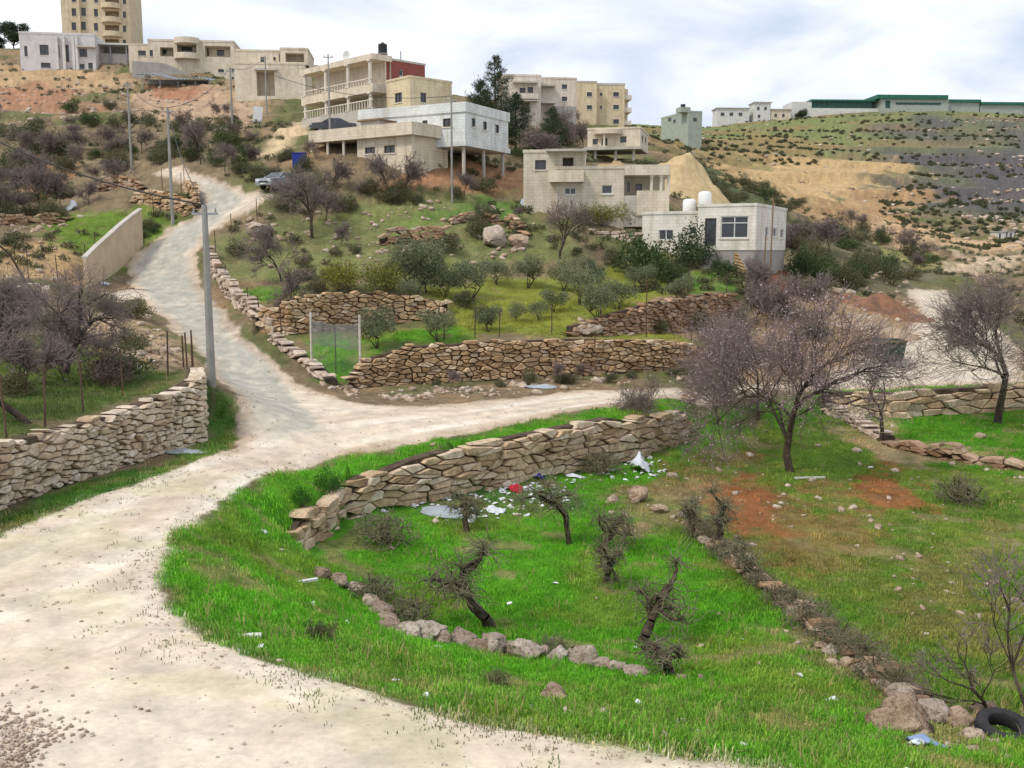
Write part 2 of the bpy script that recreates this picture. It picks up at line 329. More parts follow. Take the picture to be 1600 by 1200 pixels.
# near field and banks
fld = cover([(262,840),(300,820),(350,775),(450,736),(540,711),(700,686),(900,645),(1060,627),(1290,609),(1750,600),(1990,700),(1990,1300),(1300,1240),(1195,1200),(900,1157),(600,1092),(400,1032),(288,970),(244,905)], LUSH, .25, .7, 1.2, 43, 1.0)
cover([(1080,700),(1290,640),(1760,640),(1990,760),(1990,1200),(1450,1120),(1300,980),(1120,860),(1000,760)], C3(.105,.18,.028), 1.2, 3, .2, 44, .85)
cover([(1130,1180),(900,1140),(600,1080),(420,1030),(400,1000),(520,985),(640,1030),(1000,1080),(1300,1110),(1350,1200)], C3(.115,.235,.03), .5, 1.4, .7, 45, .95)
cover([(1400,640),(1560,640),(1760,660),(1760,740),(1500,740),(1380,670)], LUSH * .8, .6, 2, .3, 46, 1.0)
cover([(1060,745),(1150,715),(1260,760),(1330,830),(1290,870),(1180,865),(1080,810)], C3(.21,.125,.055), .8, 4.5, .5, 147, .35, .75)
cover([(1090,760),(1160,735),(1200,780),(1270,830),(1260,850),(1170,845),(1120,800)], SOIL, .4, 2.6, .5, 47, .18, .95)
cover([(1040,770),(1110,750),(1130,790),(1060,800)], DRY, .4, 2.2, .6, 48, .5, .7)
cover([(1330,760),(1400,720),(1420,760),(1460,780),(1440,795),(1360,790)], SOIL, .4, 2.2, .6, 49, .2, .95)
cover([(1330,890),(1380,800),(1500,830),(1590,930),(1600,1040),(1450,1040),(1400,960)], C3(.22,.17,.07), .6, 5, .45, 50, .55, .55)
cover([(1310,680),(1380,655),(1420,690),(1560,715),(1700,730),(1700,760),(1500,735),(1400,715)], C3(.36,.26,.16), .4, 2.4, .5, 52, .2, .8)
cover([(650,790),(780,765),(900,770),(900,800),(700,815)], C3(.09,.15,.06), .4, 2, .6, 53, .6, .7)
cover([(950,770),(1090,745),(1100,800),(1030,830),(940,800)], C3(.22,.17,.09), .4, 2, .6, 54, .4, .7)
cover([(950,823),(1003,820),(1003,838),(950,838)], C3(.42,.30,.17), .2, .5, 1, 55, .1)
cover([(1200,985),(1260,985),(1440,1090),(1420,1110),(1330,1070)], C3(.28,.21,.13), .3, 1.6, .7, 56, .3, .85)
cover([(1380,1150),(1440,1100),(1601,1120),(1601,1180),(1450,1180)], C3(.24,.19,.1), .3, 1.2, .8, 57, .5, .7)
# dry, worn streaks through the grass
CG = mixc(CG, C3(.17, .21, .04), GR * sstep(.52, .72, fbm(GX * .45, GY * .45, 58)) * .55)
CG = mixc(CG, C3(.25, .19, .10), GR * sstep(.64, .74, fbm(GX * .8, GY * .8, 59)) * .6)
GR = GR * (1 - .75 * sstep(.6, .74, fbm(GX * .8, GY * .8, 59)))
CG = CG * (1 + (mid - .5) * .35)[..., None] * (1 + (fine - .5) * .45)[..., None] * (1 + (ff - .5) * .3)[..., None]
# the roads: pale crushed limestone, worn asphalt on the climb
SAND = C3(.66, .575, .46)
ctr = [(G(u, v).x, G(u, v).y) for u, v in [(430, 660), (405, 610), (330, 510), (258, 440), (252, 405), (290, 365), (345, 325), (320, 292), (275, 270)]]
cdist, crun = pl_dist(GX, GY, ctr)
c2 = [(G(u, v).x, G(u, v).y) for u, v in [(-100, 960), (150, 850), (330, 740), (500, 682), (700, 655), (900, 626), (1060, 614), (1300, 596), (1450, 570)]]
d2, r2 = pl_dist(GX, GY, c2)
rc = np.zeros_like(CG) + SAND
rc = mixc(rc, C3(.52, .43, .33), sstep(.46, .66, fbm(r2 * .07, d2 * 1.9, 60)) * sstep(6, 3, d2) * .8)
rc = mixc(rc, C3(.70, .635, .535), np.exp(-((d2 - .95 + .25 * (fbm(r2 * .2, r2 * 0, 67) - .5)) / .3) ** 2) * .85)
rc = mixc(rc, C3(.47, .39, .29), np.exp(-((d2 - 1.75) / .28) ** 2) * .35)
rc = mixc(rc, C3(.49, .41, .31), np.exp(-(d2 / .35) ** 2) * .35)
rc = mixc(rc, C3(.60, .51, .39), sstep(.5, .68, fbm(GX * .5, GY * .5, 62)) * .5)
rc = mixc(rc, C3(.52, .455, .36), sstep(40, 52, GY) * .75)
asph = sstep(1.9, 1.2, cdist + (fbm(GX * .7, GY * .7, 63) - .5) * 1.2) * sstep(27, 37, GY) * sstep(88, 80, GY)
rc = mixc(rc, C3(.37, .355, .31), asph * .9)
rc = mixc(rc, C3(.36, .25, .16), sstep(-.9, -.1, RSn) * sstep(27, 30, GY) * .55)
rc = mixc(rc, C3(.52, .47, .30), sstep(.5, .62, fbm(GX * .8, GY * .8, 64)) * sstep(-3.2, -.6, RSn) * sstep(27, 24, GY) * .6)
rc = mixc(rc, C3(.58, .51, .41), sstep(.58, .7, fbm(GX * 2, GY * 2, 66)) * .45)
rc = rc * (1 + (fine - .5) * .16)[..., None] * (1 + (ff - .5) * .2)[..., None]
Z -= rmask * (np.exp(-((d2 - .95) / .22) ** 2) * .045 - np.exp(-((d2 - 1.6) / .3) ** 2) * .02)
CG = mixc(CG, rc, rmask)
GR = GR * (1 - rmask)
CG = np.clip(CG, .01, .85)
# ------------------------------------------------------------------ objects
def link(o, parent=None):
    COL.objects.link(o)
    if parent is not None: o.parent = parent
    return o
def tag(o, label=None, cat=None, group=None, kind=None):
    if label: o['label'] = label
    if cat: o['category'] = cat
    if group: o['group'] = group
    if kind: o['kind'] = kind
    return o
def empty(name, loc=(0, 0, 0), rz=0, label=None, cat=None, group=None):
    o = bpy.data.objects.new(name, None); o.location = loc; o.rotation_euler = (0, 0, rz); o.empty_display_size = .3
    link(o); return tag(o, label, cat, group)
def mobj(name, me, parent=None, loc=None, rot=None, scale=None):
    o = bpy.data.objects.new(name, me)
    if loc is not None: o.location = loc
    if rot is not None: o.rotation_euler = rot
    if scale is not None: o.scale = scale
    return link(o, parent)
def fast_mesh(name, V, Fq, mat=None, smooth=False):
    """V (n,3) array, Fq (m,k) index array of equal-sided faces"""
    V = np.asarray(V, np.float32); Fq = np.asarray(Fq, np.int32); k = Fq.shape[1]
    me = bpy.data.meshes.new(name); me.vertices.add(len(V)); me.vertices.foreach_set('co', V.ravel())
    me.loops.add(Fq.size); me.loops.foreach_set('vertex_index', Fq.ravel())
    me.polygons.add(len(Fq)); me.polygons.foreach_set('loop_start', np.arange(len(Fq), dtype=np.int32) * k)
    if smooth: me.polygons.foreach_set('use_smooth', np.ones(len(Fq), bool))
    me.update(calc_edges=True)
    if mat: me.materials.append(mat)
    return me
class MB:
    """collects boxes, prisms and tubes into one mesh"""
    def __init__(s): s.v = []; s.f = []
    def add(s, V, Fc):
        n = len(s.v); s.v += [tuple(p) for p in V]; s.f += [tuple(i + n for i in f) for f in Fc]; return s
    def box(s, x0, x1, y0, y1, z0, z1, M=None):
        P = [Vector((x, y, z)) for z in (z0, z1) for x, y in ((x0, y0), (x1, y0), (x1, y1), (x0, y1))]
        if M is not None: P = [M @ p for p in P]
        return s.add(P, [(3, 2, 1, 0), (4, 5, 6, 7), (0, 1, 5, 4), (1, 2, 6, 5), (2, 3, 7, 6), (3, 0, 4, 7)])
    def prism(s, pts, z0, z1):
        n = len(pts); P = [(x, y, z0) for x, y in pts] + [(x, y, z1) for x, y in pts]
        return s.add(P, [tuple(range(n - 1, -1, -1)), tuple(range(n, 2 * n))] + [(i, (i + 1) % n, n + (i + 1) % n, n + i) for i in range(n)])
    def tube(s, pts, rads, k=6, cap=True):
        pts = [Vector(p) for p in pts]
        if not hasattr(rads, '__len__'): rads = [rads] * len(pts)
        P = []; 
        for i, p in enumerate(pts):
            d = (pts[min(i + 1, len(pts) - 1)] - pts[max(i - 1, 0)]).normalized()
            x = d.cross(Vector((0, 0, 1))) if abs(d.z) < .95 else d.cross(Vector((0, 1, 0)))
            x.normalize(); y = d.cross(x)
            P += [p + (x * math.cos(2 * math.pi * j / k) + y * math.sin(2 * math.pi * j / k)) * rads[i] for j in range(k)]
        Fc = []
        for i in range(len(pts) - 1):
            for j in range(k): Fc.append((i * k + j, i * k + (j + 1) % k, (i + 1) * k + (j + 1) % k, (i + 1) * k + j))
        if cap: Fc += [tuple(range(k - 1, -1, -1)), tuple(range((len(pts) - 1) * k, len(pts) * k))]
        return s.add(P, Fc)
    def cyl(s, x, y, z0, z1, r0, r1=None, k=12):
        r1 = r0 if r1 is None else r1
        P = [(x + r * math.cos(2 * math.pi * j / k), y + r * math.sin(2 * math.pi * j / k), z) for z, r in ((z0, r0), (z1, r1)) for j in range(k)]
        return s.add(P, [tuple(range(k - 1, -1, -1)), tuple(range(k, 2 * k))] + [(j, (j + 1) % k, k + (j + 1) % k, k + j) for j in range(k)])
    def mesh(s, name, mat, smooth=False):
        me = bpy.data.meshes.new(name); me.from_pydata(s.v, [], s.f); me.update()
        if smooth: me.polygons.foreach_set('use_smooth', [True] * len(me.polygons))
        if mat: me.materials.append(mat)
        return me
    def build(s, name, mat, parent=None, smooth=False, **k): return mobj(name, s.mesh(name, mat, smooth), parent, **k)

# ------------------------------------------------------------------ materials
def mat_base(name, rough=.9, spec=.2):
    m = bpy.data.materials.new(name); m.use_nodes = True; t = m.node_tree; b = t.nodes['Principled BSDF']
    b.inputs['Roughness'].default_value = rough; b.inputs['Specular IOR Level'].default_value = spec
    return m, t, b
def nd(t, typ, **kw):
    n = t.nodes.new(typ)
    for k, v in kw.items(): setattr(n, k, v)
    return n
def noise_fac(t, scale, detail=5, rough=.6, src='Position'):
    g = nd(t, 'ShaderNodeNewGeometry') if src == 'Position' else nd(t, 'ShaderNodeTexCoord')
    n = nd(t, 'ShaderNodeTexNoise'); n.inputs['Scale'].default_value = scale; n.inputs['Detail'].default_value = detail; n.inputs['Roughness'].default_value = rough
    t.links.new(g.outputs['Position' if src == 'Position' else 'Object'], n.inputs['Vector']); return n.outputs['Fac']
def ramp(t, fac, stops):
    r = nd(t, 'ShaderNodeValToRGB'); t.links.new(fac, r.inputs[0]); el = r.color_ramp.elements
    for i, (p, c) in enumerate(stops):
        x = el[i] if i < 2 else el.new(p)
        x.position = p; x.color = (*c, 1)
    return r.outputs[0]
def mul(t, a, b, fac=1.0):
    m = nd(t, 'ShaderNodeMix', data_type='RGBA', blend_type='MULTIPLY'); m.inputs[0].default_value = fac
    t.links.new(a, m.inputs[6]); t.links.new(b, m.inputs[7]); return m.outputs[2]
def bump(t, b, fac, strength, dist=.02):
    n = nd(t, 'ShaderNodeBump'); n.inputs['Strength'].default_value = strength; n.inputs['Distance'].default_value = dist
    t.links.new(fac, n.inputs['Height']); t.links.new(n.outputs[0], b.inputs['Normal'])
def M(name, c1, c2=None, scale=2.0, rough=.9, bmp=.3, bscale=25, rand=0, spec=.2, lo=.35, hi=.65, metal=0, dist=.02):
    m, t, b = mat_base(name, rough, spec); c2 = c2 or tuple(x * .7 for x in c1)
    c = ramp(t, noise_fac(t, scale), [(lo, c2), (hi, c1)])
    if rand:
        oi = nd(t, 'ShaderNodeObjectInfo')
        c = mul(t, c, ramp(t, oi.outputs['Random'], [(0, (1 - rand,) * 3), (1, (1 + rand * .6,) * 3)]))
    t.links.new(c, b.inputs['Base Color']); b.inputs['Metallic'].default_value = metal
    if bmp: bump(t, b, noise_fac(t, bscale, 6, .65), bmp, dist)
    return m
def stone_mat(name, cols, rscale=5):
    m, t, b = mat_base(name, .95, .12); oi = nd(t, 'ShaderNodeObjectInfo')
    c = ramp(t, oi.outputs['Random'], [(i / (len(cols) - 1), x) for i, x in enumerate(cols)])
    c = mul(t, c, ramp(t, noise_fac(t, rscale, 6, .7), [(.3, (.62, .56, .5)), (.62, (1.15, 1.13, 1.1))]))
    c = mul(t, c, ramp(t, noise_fac(t, 1.1, 3), [(.35, (.8, .76, .72)), (.65, (1.1, 1.1, 1.1))]))
    t.links.new(c, b.inputs['Base Color']); bump(t, b, noise_fac(t, 14, 7, .7), .8, .05); return m
def leaf_mat(name, c1, c2, c3=None, trans=.25, pscale=1.2):
    m, t, b = mat_base(name, .65, .25)
    stops = [(.28, c1), (.62, c2)] + ([(.75, c3)] if c3 else [])
    c = ramp(t, noise_fac(t, pscale * 3, 3), stops)
    oi = nd(t, 'ShaderNodeObjectInfo'); c = mul(t, c, ramp(t, oi.outputs['Random'], [(0, (.75, .8, .8)), (1, (1.2, 1.15, 1.1))]))
    t.links.new(c, b.inputs['Base Color'])
    tr = nd(t, 'ShaderNodeBsdfTranslucent'); t.links.new(c, tr.inputs[0]); mx = nd(t, 'ShaderNodeMixShader'); mx.inputs[0].default_value = trans
    t.links.new(b.outputs[0], mx.inputs[1]); t.links.new(tr.outputs[0], mx.inputs[2])
    t.links.new(mx.outputs[0], t.nodes['Material Output'].inputs[0]); return m

# ground: colour laid down per vertex, grain and relief from noise
def ground_mat(name, g0, g1, bs, bstr, bd, k=1.0):
    m, t, b = mat_base(name, .95, .1)
    at = nd(t, 'ShaderNodeAttribute', attribute_name='Col')
    c = mul(t, at.outputs['Color'], ramp(t, noise_fac(t, g0, 8, .75), [(.28, (1 - .38 * k, 1 - .4 * k, 1 - .42 * k)), (.5, (1, 1, 1)), (.74, (1 + .35 * k, 1 + .33 * k, 1 + .3 * k))]))
    c = mul(t, c, ramp(t, noise_fac(t, g1, 4, .6), [(.3, (.8, .8, .8)), (.7, (1.15, 1.15, 1.15))]))
    t.links.new(c, b.inputs['Base Color']); bump(t, b, noise_fac(t, bs, 9, .72), bstr, bd); return m
MG = ground_mat('earth', 5, .8, 3, .9, .15); MR = ground_mat('limestone_dust', 11, 1.3, 9, .3, .03, .45)
idx = np.arange(NRW * NCL).reshape(NRW, NCL)
quads = np.stack([idx[:-1, :-1], idx[:-1, 1:], idx[1:, 1:], idx[1:, :-1]], -1).reshape(-1, 4)
VX = np.stack([GX, GY, Z], -1).reshape(-1, 3); CV = CG.reshape(-1, 3)
isr = (RSn < 0).reshape(-1)[quads].sum(1) >= 2
def sub_mesh(name, qs, mat):
    used, inv = np.unique(qs, return_inverse=True)
    me = fast_mesh(name, VX[used], inv.reshape(-1, 4), mat, True)
    ca = me.color_attributes.new('Col', 'FLOAT_COLOR', 'POINT')
    c4 = np.ones((len(used), 4), np.float32); c4[:, :3] = CV[used]; ca.data.foreach_set('color', c4.ravel()); return me
tag(mobj('ground', sub_mesh('ground', quads[~isr], MG)), kind='structure')
tag(mobj('dirt_road', sub_mesh('dirt_road', quads[isr], MR)), kind='structure')

# ------------------------------------------------------------------ stones
def rock_mesh(name, seed, mat, p=3.2, jit=.16):
    rg = np.random.RandomState(seed); V = []; ix = {}
    for x in (-1, 0, 1):
        for y in (-1, 0, 1):
            for z in (-1, 0, 1):
                if (x, y, z) == (0, 0, 0): continue
                v = np.array((x, y, z), float); v = v / (np.abs(v) ** p).sum() ** (1 / p)
                ix[(x, y, z)] = len(V); V.append(v + rg.uniform(-jit, jit, 3))
    Fc = []
    for ax in range(3):
        for sgn in (-1, 1):
            a, b = [i for i in range(3) if i != ax]
            for i in (-1, 0):
                for j in (-1, 0):
                    q = []
                    for di, dj in ((0, 0), (1, 0), (1, 1), (0, 1)):
                        k = [0, 0, 0]; k[ax] = sgn; k[a] = i + di; k[b] = j + dj; q.append(ix[tuple(k)])
                    flip = (sgn > 0) != (ax != 1)
                    Fc.append(q[::-1] if flip else q)
    V = np.array(V); T = []
    for q in Fc:
        if rg.rand() < .5: T += [(q[0], q[1], q[2]), (q[0], q[2], q[3])]
        else: T += [(q[0], q[1], q[3]), (q[1], q[2], q[3])]
    return fast_mesh(name, V, np.array(T), mat), V, np.array(T)
ST = {
 'cream': stone_mat('cream_limestone', [(.52, .42, .30), (.72, .65, .54), (.56, .43, .30), (.74, .68, .60), (.60, .50, .37), (.68, .60, .48)]),
 'rust': stone_mat('rusty_limestone', [(.36, .24, .14), (.60, .46, .30), (.46, .31, .18), (.66, .55, .42), (.42, .28, .16), (.56, .43, .29)]),
 'brown': stone_mat('red_brown_limestone', [(.32, .20, .12), (.48, .33, .22), (.28, .18, .12), (.54, .42, .32), (.40, .26, .17)]),
 'slab': stone_mat('tan_limestone', [(.40, .29, .18), (.66, .54, .38), (.50, .37, .24), (.70, .62, .50), (.56, .43, .28)]),
 'pale': stone_mat('pale_limestone', [(.58, .52, .45), (.46, .38, .32), (.64, .58, .5), (.52, .42, .34)]),
}
ROCKS = {k: [rock_mesh('rock', 100 + 7 * i + h, m, 7.0 if k == 'pale' else 16.0 if k == 'slab' else 9.0, .2 if k != 'slab' else .13)[0] for i in range(8)] for h, (k, m) in enumerate(ST.items())}
FILL = M('earth_fill', (.12, .085, .055), (.05, .036, .026), 3, .95, .5, 12)
def rot_from(t, n):          # x along t, y along n (into the wall), z up
    return Matrix((t, n, t.cross(n))).transposed().to_euler()
def along(path, s):
    for i in range(len(path) - 1):
        L = (path[i + 1][0] - path[i][0]).xy.length
        if s <= L or i == len(path) - 2:
            f = s / L; b = path[i][0].lerp(path[i + 1][0], f); t = path[i][1].lerp(path[i + 1][1], f)
            d = path[i + 1][0] - path[i][0]; d.z *= .6; return b, t, d.normalized()
        s -= L
def stone_wall(name, label, path, kind, sh, sw, depth=.5, seed=1, gaps=.0, flat=1.55, jit=.22, cat='stone wall', lim=300):
    rg = random.Random(seed); L = sum((b[0] - a[0]).xy.length for a, b in zip(path, path[1:]))
    b0 = path[0][0]; root = empty(name, b0, 0, label, cat)
    # fill behind the stones
    mb = MB(); ns = max(8, int(L / .6)); rows = []
    for i in range(ns + 1):
        b, t, d = along(path, L * i / ns); n = Vector((-d.y, d.x, 0)).normalized()
        if n.dot(Vector((b.x, b.y, 0))) < 0: n = -n
        zb, zt = b.z - .5, (t.z - .10 if not gaps else b.z + (t.z - b.z) * .4)
        q = b + n * (depth * .38) - b0; r = b + n * (depth * 1.15) - b0
        rows += [(q.x, q.y, zb - b0.z), (q.x, q.y, zt - b0.z), (r.x, r.y, zt - b0.z), (r.x, r.y, zb - b0.z)]
    Fc = []
    for i in range(ns):
        for j in range(3): Fc.append((i * 4 + j, i * 4 + j + 1, i * 4 + 4 + j + 1, i * 4 + 4 + j))
    Fc += [(0, 1, 2, 3), (ns * 4, ns * 4 + 1, ns * 4 + 2, ns * 4 + 3)]
    mb.add(rows, Fc).build('earth_fill', FILL, root)
    Hm = max((t - b).z for b, t in path) if not gaps else max(.3, sum((t - b).z for b, t in path) / len(path)); asp = sw / sh * flat; seeds = []
    ph = [rg.uniform(0, 6) for _ in range(3)]
    nc = int(Hm / sh) + 2
    for c in range(-1, nc + 1):
        x = -sw * rg.uniform(0, 1)
        while x < L + sw:
            wv = .4 * math.sin(x * .9 / sw * .4 + ph[0]) + .3 * math.sin(x * 2.3 / sw * .4 + ph[1])
            if rg.random() > .17: seeds.append((x + rg.uniform(-.3, .3) * sw, (c + .5 + wv * .8 + rg.uniform(-.27, .27)) * sh * asp))
            if rg.random() < .13: seeds.append((x + rg.uniform(.3, .6) * sw, (c + 1 + wv * .8) * sh * asp))
            x += sw * rg.choice((.42, .6, .8, 1.0, 1.3, 2.0))
    cells = []
    for i, (cx, cy) in enumerate(seeds):
        if cx < -.05 or cx > L + .05: continue
        b, t, d = along(path, min(max(cx, 0), L)); H = (t - b).z; top = (H + rg.uniform(-.6, .5) * sh) * asp
        if cy < -.2 * sw or cy > top: continue
        if gaps and rg.random() < gaps * .22 + gaps * .4 * max(0, cy / top - .4): continue
        R_ = 1.7 * sw * flat; poly = [(cx - R_, max(cy - R_, -.22 * asp)), (cx + R_, max(cy - R_, -.22 * asp)), (cx + R_, min(cy + R_, top)), (cx - R_, min(cy + R_, top))]
        nb = sorted(((q[0] - cx) ** 2 + (q[1] - cy) ** 2, q) for q in seeds if abs(q[0] - cx) < 3 * sw and abs(q[1] - cy) < 3 * sw * flat)[1:20]
        for _, (qx, qy) in nb:
            mx_, my_ = (cx + qx) / 2, (cy + qy) / 2; nx, ny = qx - cx, qy - cy; out_ = []
            for k in range(len(poly)):
                p_, r_ = poly[k], poly[(k + 1) % len(poly)]; dp = (p_[0] - mx_) * nx + (p_[1] - my_) * ny; dr = (r_[0] - mx_) * nx + (r_[1] - my_) * ny
                if dp <= 0: out_.append(p_)
                if (dp < 0) != (dr < 0): f = dp / (dp - dr); out_.append((p_[0] + (r_[0] - p_[0]) * f, p_[1] + (r_[1] - p_[1]) * f))
            poly = out_
            if len(poly) < 3: break
        if len(poly) < 3: continue
        pts = []
        for p_ in poly:
            p_ = (p_[0], p_[1] / asp)
            if not pts or math.hypot(p_[0] - pts[-1][0], p_[1] - pts[-1][1]) > .04 * sw: pts.append(p_)
        if len(pts) > 3 and math.hypot(pts[0][0] - pts[-1][0], pts[0][1] - pts[-1][1]) <= .04 * sw: pts.pop()
        if len(pts) < 3: continue
        mx_ = sum(p_[0] for p_ in pts) / len(pts); mz_ = sum(p_[1] for p_ in pts) / len(pts)
        w_ = max(p_[0] for p_ in pts) - min(p_[0] for p_ in pts); h_ = max(p_[1] for p_ in pts) - min(p_[1] for p_ in pts)
        if w_ < .06 or h_ < .04: continue
        b, t, d = along(path, min(max(mx_, 0), L)); n = Vector((-d.y, d.x, 0)).normalized()
        if n.dot(Vector((b.x, b.y, 0))) < 0: n = -n
        k = len(pts); g0 = rg.uniform(.014, .042); V = []; prot = rg.uniform(0, .2) * min(1, depth * 2) + .02; tx, tz_ = rg.uniform(-.14, .14), rg.uniform(-.14, .16)
        for ring in range(3):
            for (px_, pz_) in pts:
                ux, uz = px_ - mx_, pz_ - mz_; l_ = math.hypot(ux, uz) + 1e-6; f = max(.55, 1 - g0 / l_); ux *= f; uz *= f
                if ring == 0:
                    q = rg.uniform(.72, .9); V.append((ux * q, -prot + ux * q * tx + uz * q * tz_ + rg.uniform(-.018, .018), uz * q))
                elif ring == 1: V.append((ux + rg.uniform(-.008, .008), -prot + .045 + rg.uniform(0, .04), uz + rg.uniform(-.008, .008)))
                else: V.append((ux * .85, depth * .75, uz * .85))
        Fc = [tuple(range(k))]
        for ring in range(2):
            for j in range(k): Fc.append((ring * k + j, (ring + 1) * k + j, (ring + 1) * k + (j + 1) % k, ring * k + (j + 1) % k))
        p = b + n * (depth * .2) - b0; p.z += mz_ - .04
        dd = d.copy(); dd.z = 0; dd.normalize(); slope = math.asin(max(-.6, min(.6, d.z)))
        m3 = Matrix((dd, n, Vector((0, 0, 1)))).transposed().to_4x4() if dd.cross(n).z > 0 else Matrix((-dd, n, Vector((0, 0, 1)))).transposed().to_4x4()
        if dd.cross(n).z <= 0: V = [(-v[0], v[1], v[2]) for v in V]; Fc = [f[::-1] for f in Fc]; slope = -slope
        eu = (m3 @ Matrix.Rotation(-slope * .8 + rg.uniform(-.5, .5) * jit * (1 if gaps else .35), 4, 'Y')).to_euler()
        cells.append((w_ * h_, p, eu, V, Fc))
    cells.sort(key=lambda q: -q[0] / max(1, (q[1] + b0).y ** 2) * (1 if abs((q[1] + b0).x / (q[1] + b0).y) < .54 else .01)); rest = MB()
    for i, (ar, p, eu, V, Fc) in enumerate(cells):
        if i < lim:
            me = bpy.data.meshes.new('stone'); me.from_pydata(V, [], Fc); me.materials.append(ST[kind]); mobj('stone', me, root, p, eu)
        else:
            m4 = Matrix.Translation(p) @ eu.to_matrix().to_4x4(); rest.add([m4 @ Vector(v) for v in V], Fc)
    if len(cells) > lim: tag(rest.build('small_stones', ST[kind], root), kind='stuff')
    return root, len(cells)
cnt = {}
cnt['left'] = stone_wall('dry_stone_wall', 'long cream dry stone retaining wall along the road at the left edge', wall_pts('left'), 'cream', .18, .30, .45, 2)[1]
cnt['front'] = stone_wall('dry_stone_wall', 'rusty dry stone terrace wall facing the dirt road below the fenced plot', wall_pts('front'), 'rust', .23, .36, .5, 3)[1]
cnt['middle'] = stone_wall('dry_stone_wall', 'curved rusty dry stone wall behind the wire mesh gate', wall_pts('middle'), 'rust', .24, .37, .5, 4)[1]
cnt['right'] = stone_wall('dry_stone_wall', 'red brown dry stone wall climbing right behind the blossoming almond tree', wall_pts('right'), 'brown', .23, .36, .5, 5)[1]
cnt['field'] = stone_wall('dry_stone_wall', 'retaining wall of big tan slabs between the dirt road and the green field', wall_pts('field'), 'slab', .27, .56, .55, 6, flat=1.6)[1]
cnt['corner'] = stone_wall('dry_stone_wall', 'low wall of long tan blocks at the right below the turning area', wall_pts('corner'), 'slab', .4, 1.0, .55, 7, flat=1.7)[1]
def line_wall(name, label, pts, kind, sh, sw, H, depth, seed, gaps=.6, jit=.35):
    path = []
    for u, v in pts:
        g = G(u, v); path.append((g, g + Vector((0, 0, H * R.uniform(.75, 1.2)))))
    return stone_wall(name, label, path, kind, sh, sw, depth, seed, gaps, jit=jit)[1]
cnt['road'] = line_wall('rubble_wall', 'low grey rubble wall on the right edge of the climbing road', [(322, 408), (332, 432), (345, 452), (366, 478), (392, 500), (408, 518)], 'pale', .28, .45, 1.15, .6, 8)
cnt['gate'] = line_wall('rubble_wall', 'collapsed rubble wall between road and wire mesh gate', [(418, 530), (440, 548), (465, 566), (486, 584), (505, 600)], 'pale', .22, .4, .55, .6, 9, .9)
cnt['lft2'] = line_wall('rubble_wall', 'grey dry stone wall at the left edge above the bare trees', [(-40, 508), (20, 502), (62, 494), (75, 486)], 'pale', .26, .5, 1.4, .5, 10, .3, .2)
cnt['bend'] = line_wall('rubble_wall', 'stone wall round the inside of the upper road bend', [(205, 318), (240, 322), (270, 330), (292, 338), (304, 330), (300, 312), (288, 298)], 'rust', .28, .5, 1.2, .5, 12, .4)
cnt['lft3'] = line_wall('rubble_wall', 'crumbling reddish terrace wall left of the plain boundary wall', [(-30, 352), (20, 352), (70, 350), (110, 345)], 'brown', .28, .5, 1.0, .5, 13, .6)
cnt['up'] = line_wall('rubble_wall', 'rubble terrace wall under the left house slope', [(150, 300), (185, 292), (215, 296)], 'brown', .3, .55, 1.1, .5, 14, .6)
cnt['ter'] = line_wall('rubble_wall', 'short terrace wall in the upper middle of the plot', [(598, 385), (640, 378), (690, 382), (705, 378)], 'brown', .3, .55, 1.3, .5, 15, .5)
cnt['ter2'] = line_wall('rubble_wall', 'overgrown terrace wall high in the plot below the tarpaulin', [(705, 352), (740, 346), (790, 352), (815, 372)], 'brown', .3, .55, 1.1, .5, 16, .7)
cnt['wild'] = line_wall('rubble_wall', 'line of tumbled stones running down beside the small bare tree', [(1290, 648), (1320, 660), (1350, 680), (1372, 690)], 'pale', .25, .4, .6, .7, 17, .8)
cnt['wild2'] = line_wall('rubble_wall', 'red brown field wall at the far right of the green field', [(1395, 700), (1440, 712), (1500, 722), (1560, 732), (1640, 744)], 'brown', .24, .4, .6, .7, 18, .8)
cnt['diag'] = line_wall('stone_line', 'broken line of low stones running diagonally from the vines to the bottom right boulders', [(1068, 818), (1110, 856), (1150, 892), (1200, 932), (1250, 972), (1300, 1016), (1350, 1056), (1400, 1094)], 'brown', .16, .3, .3, .5, 21, 1.0)
cnt['br'] = line_wall('rubble_wall', 'rubble wall below the hill house with the cantilevered balcony', [(925, 368), (960, 372), (1000, 380)], 'pale', .3, .5, .9, .5, 19, .5)
print('WALL STONES', cnt)
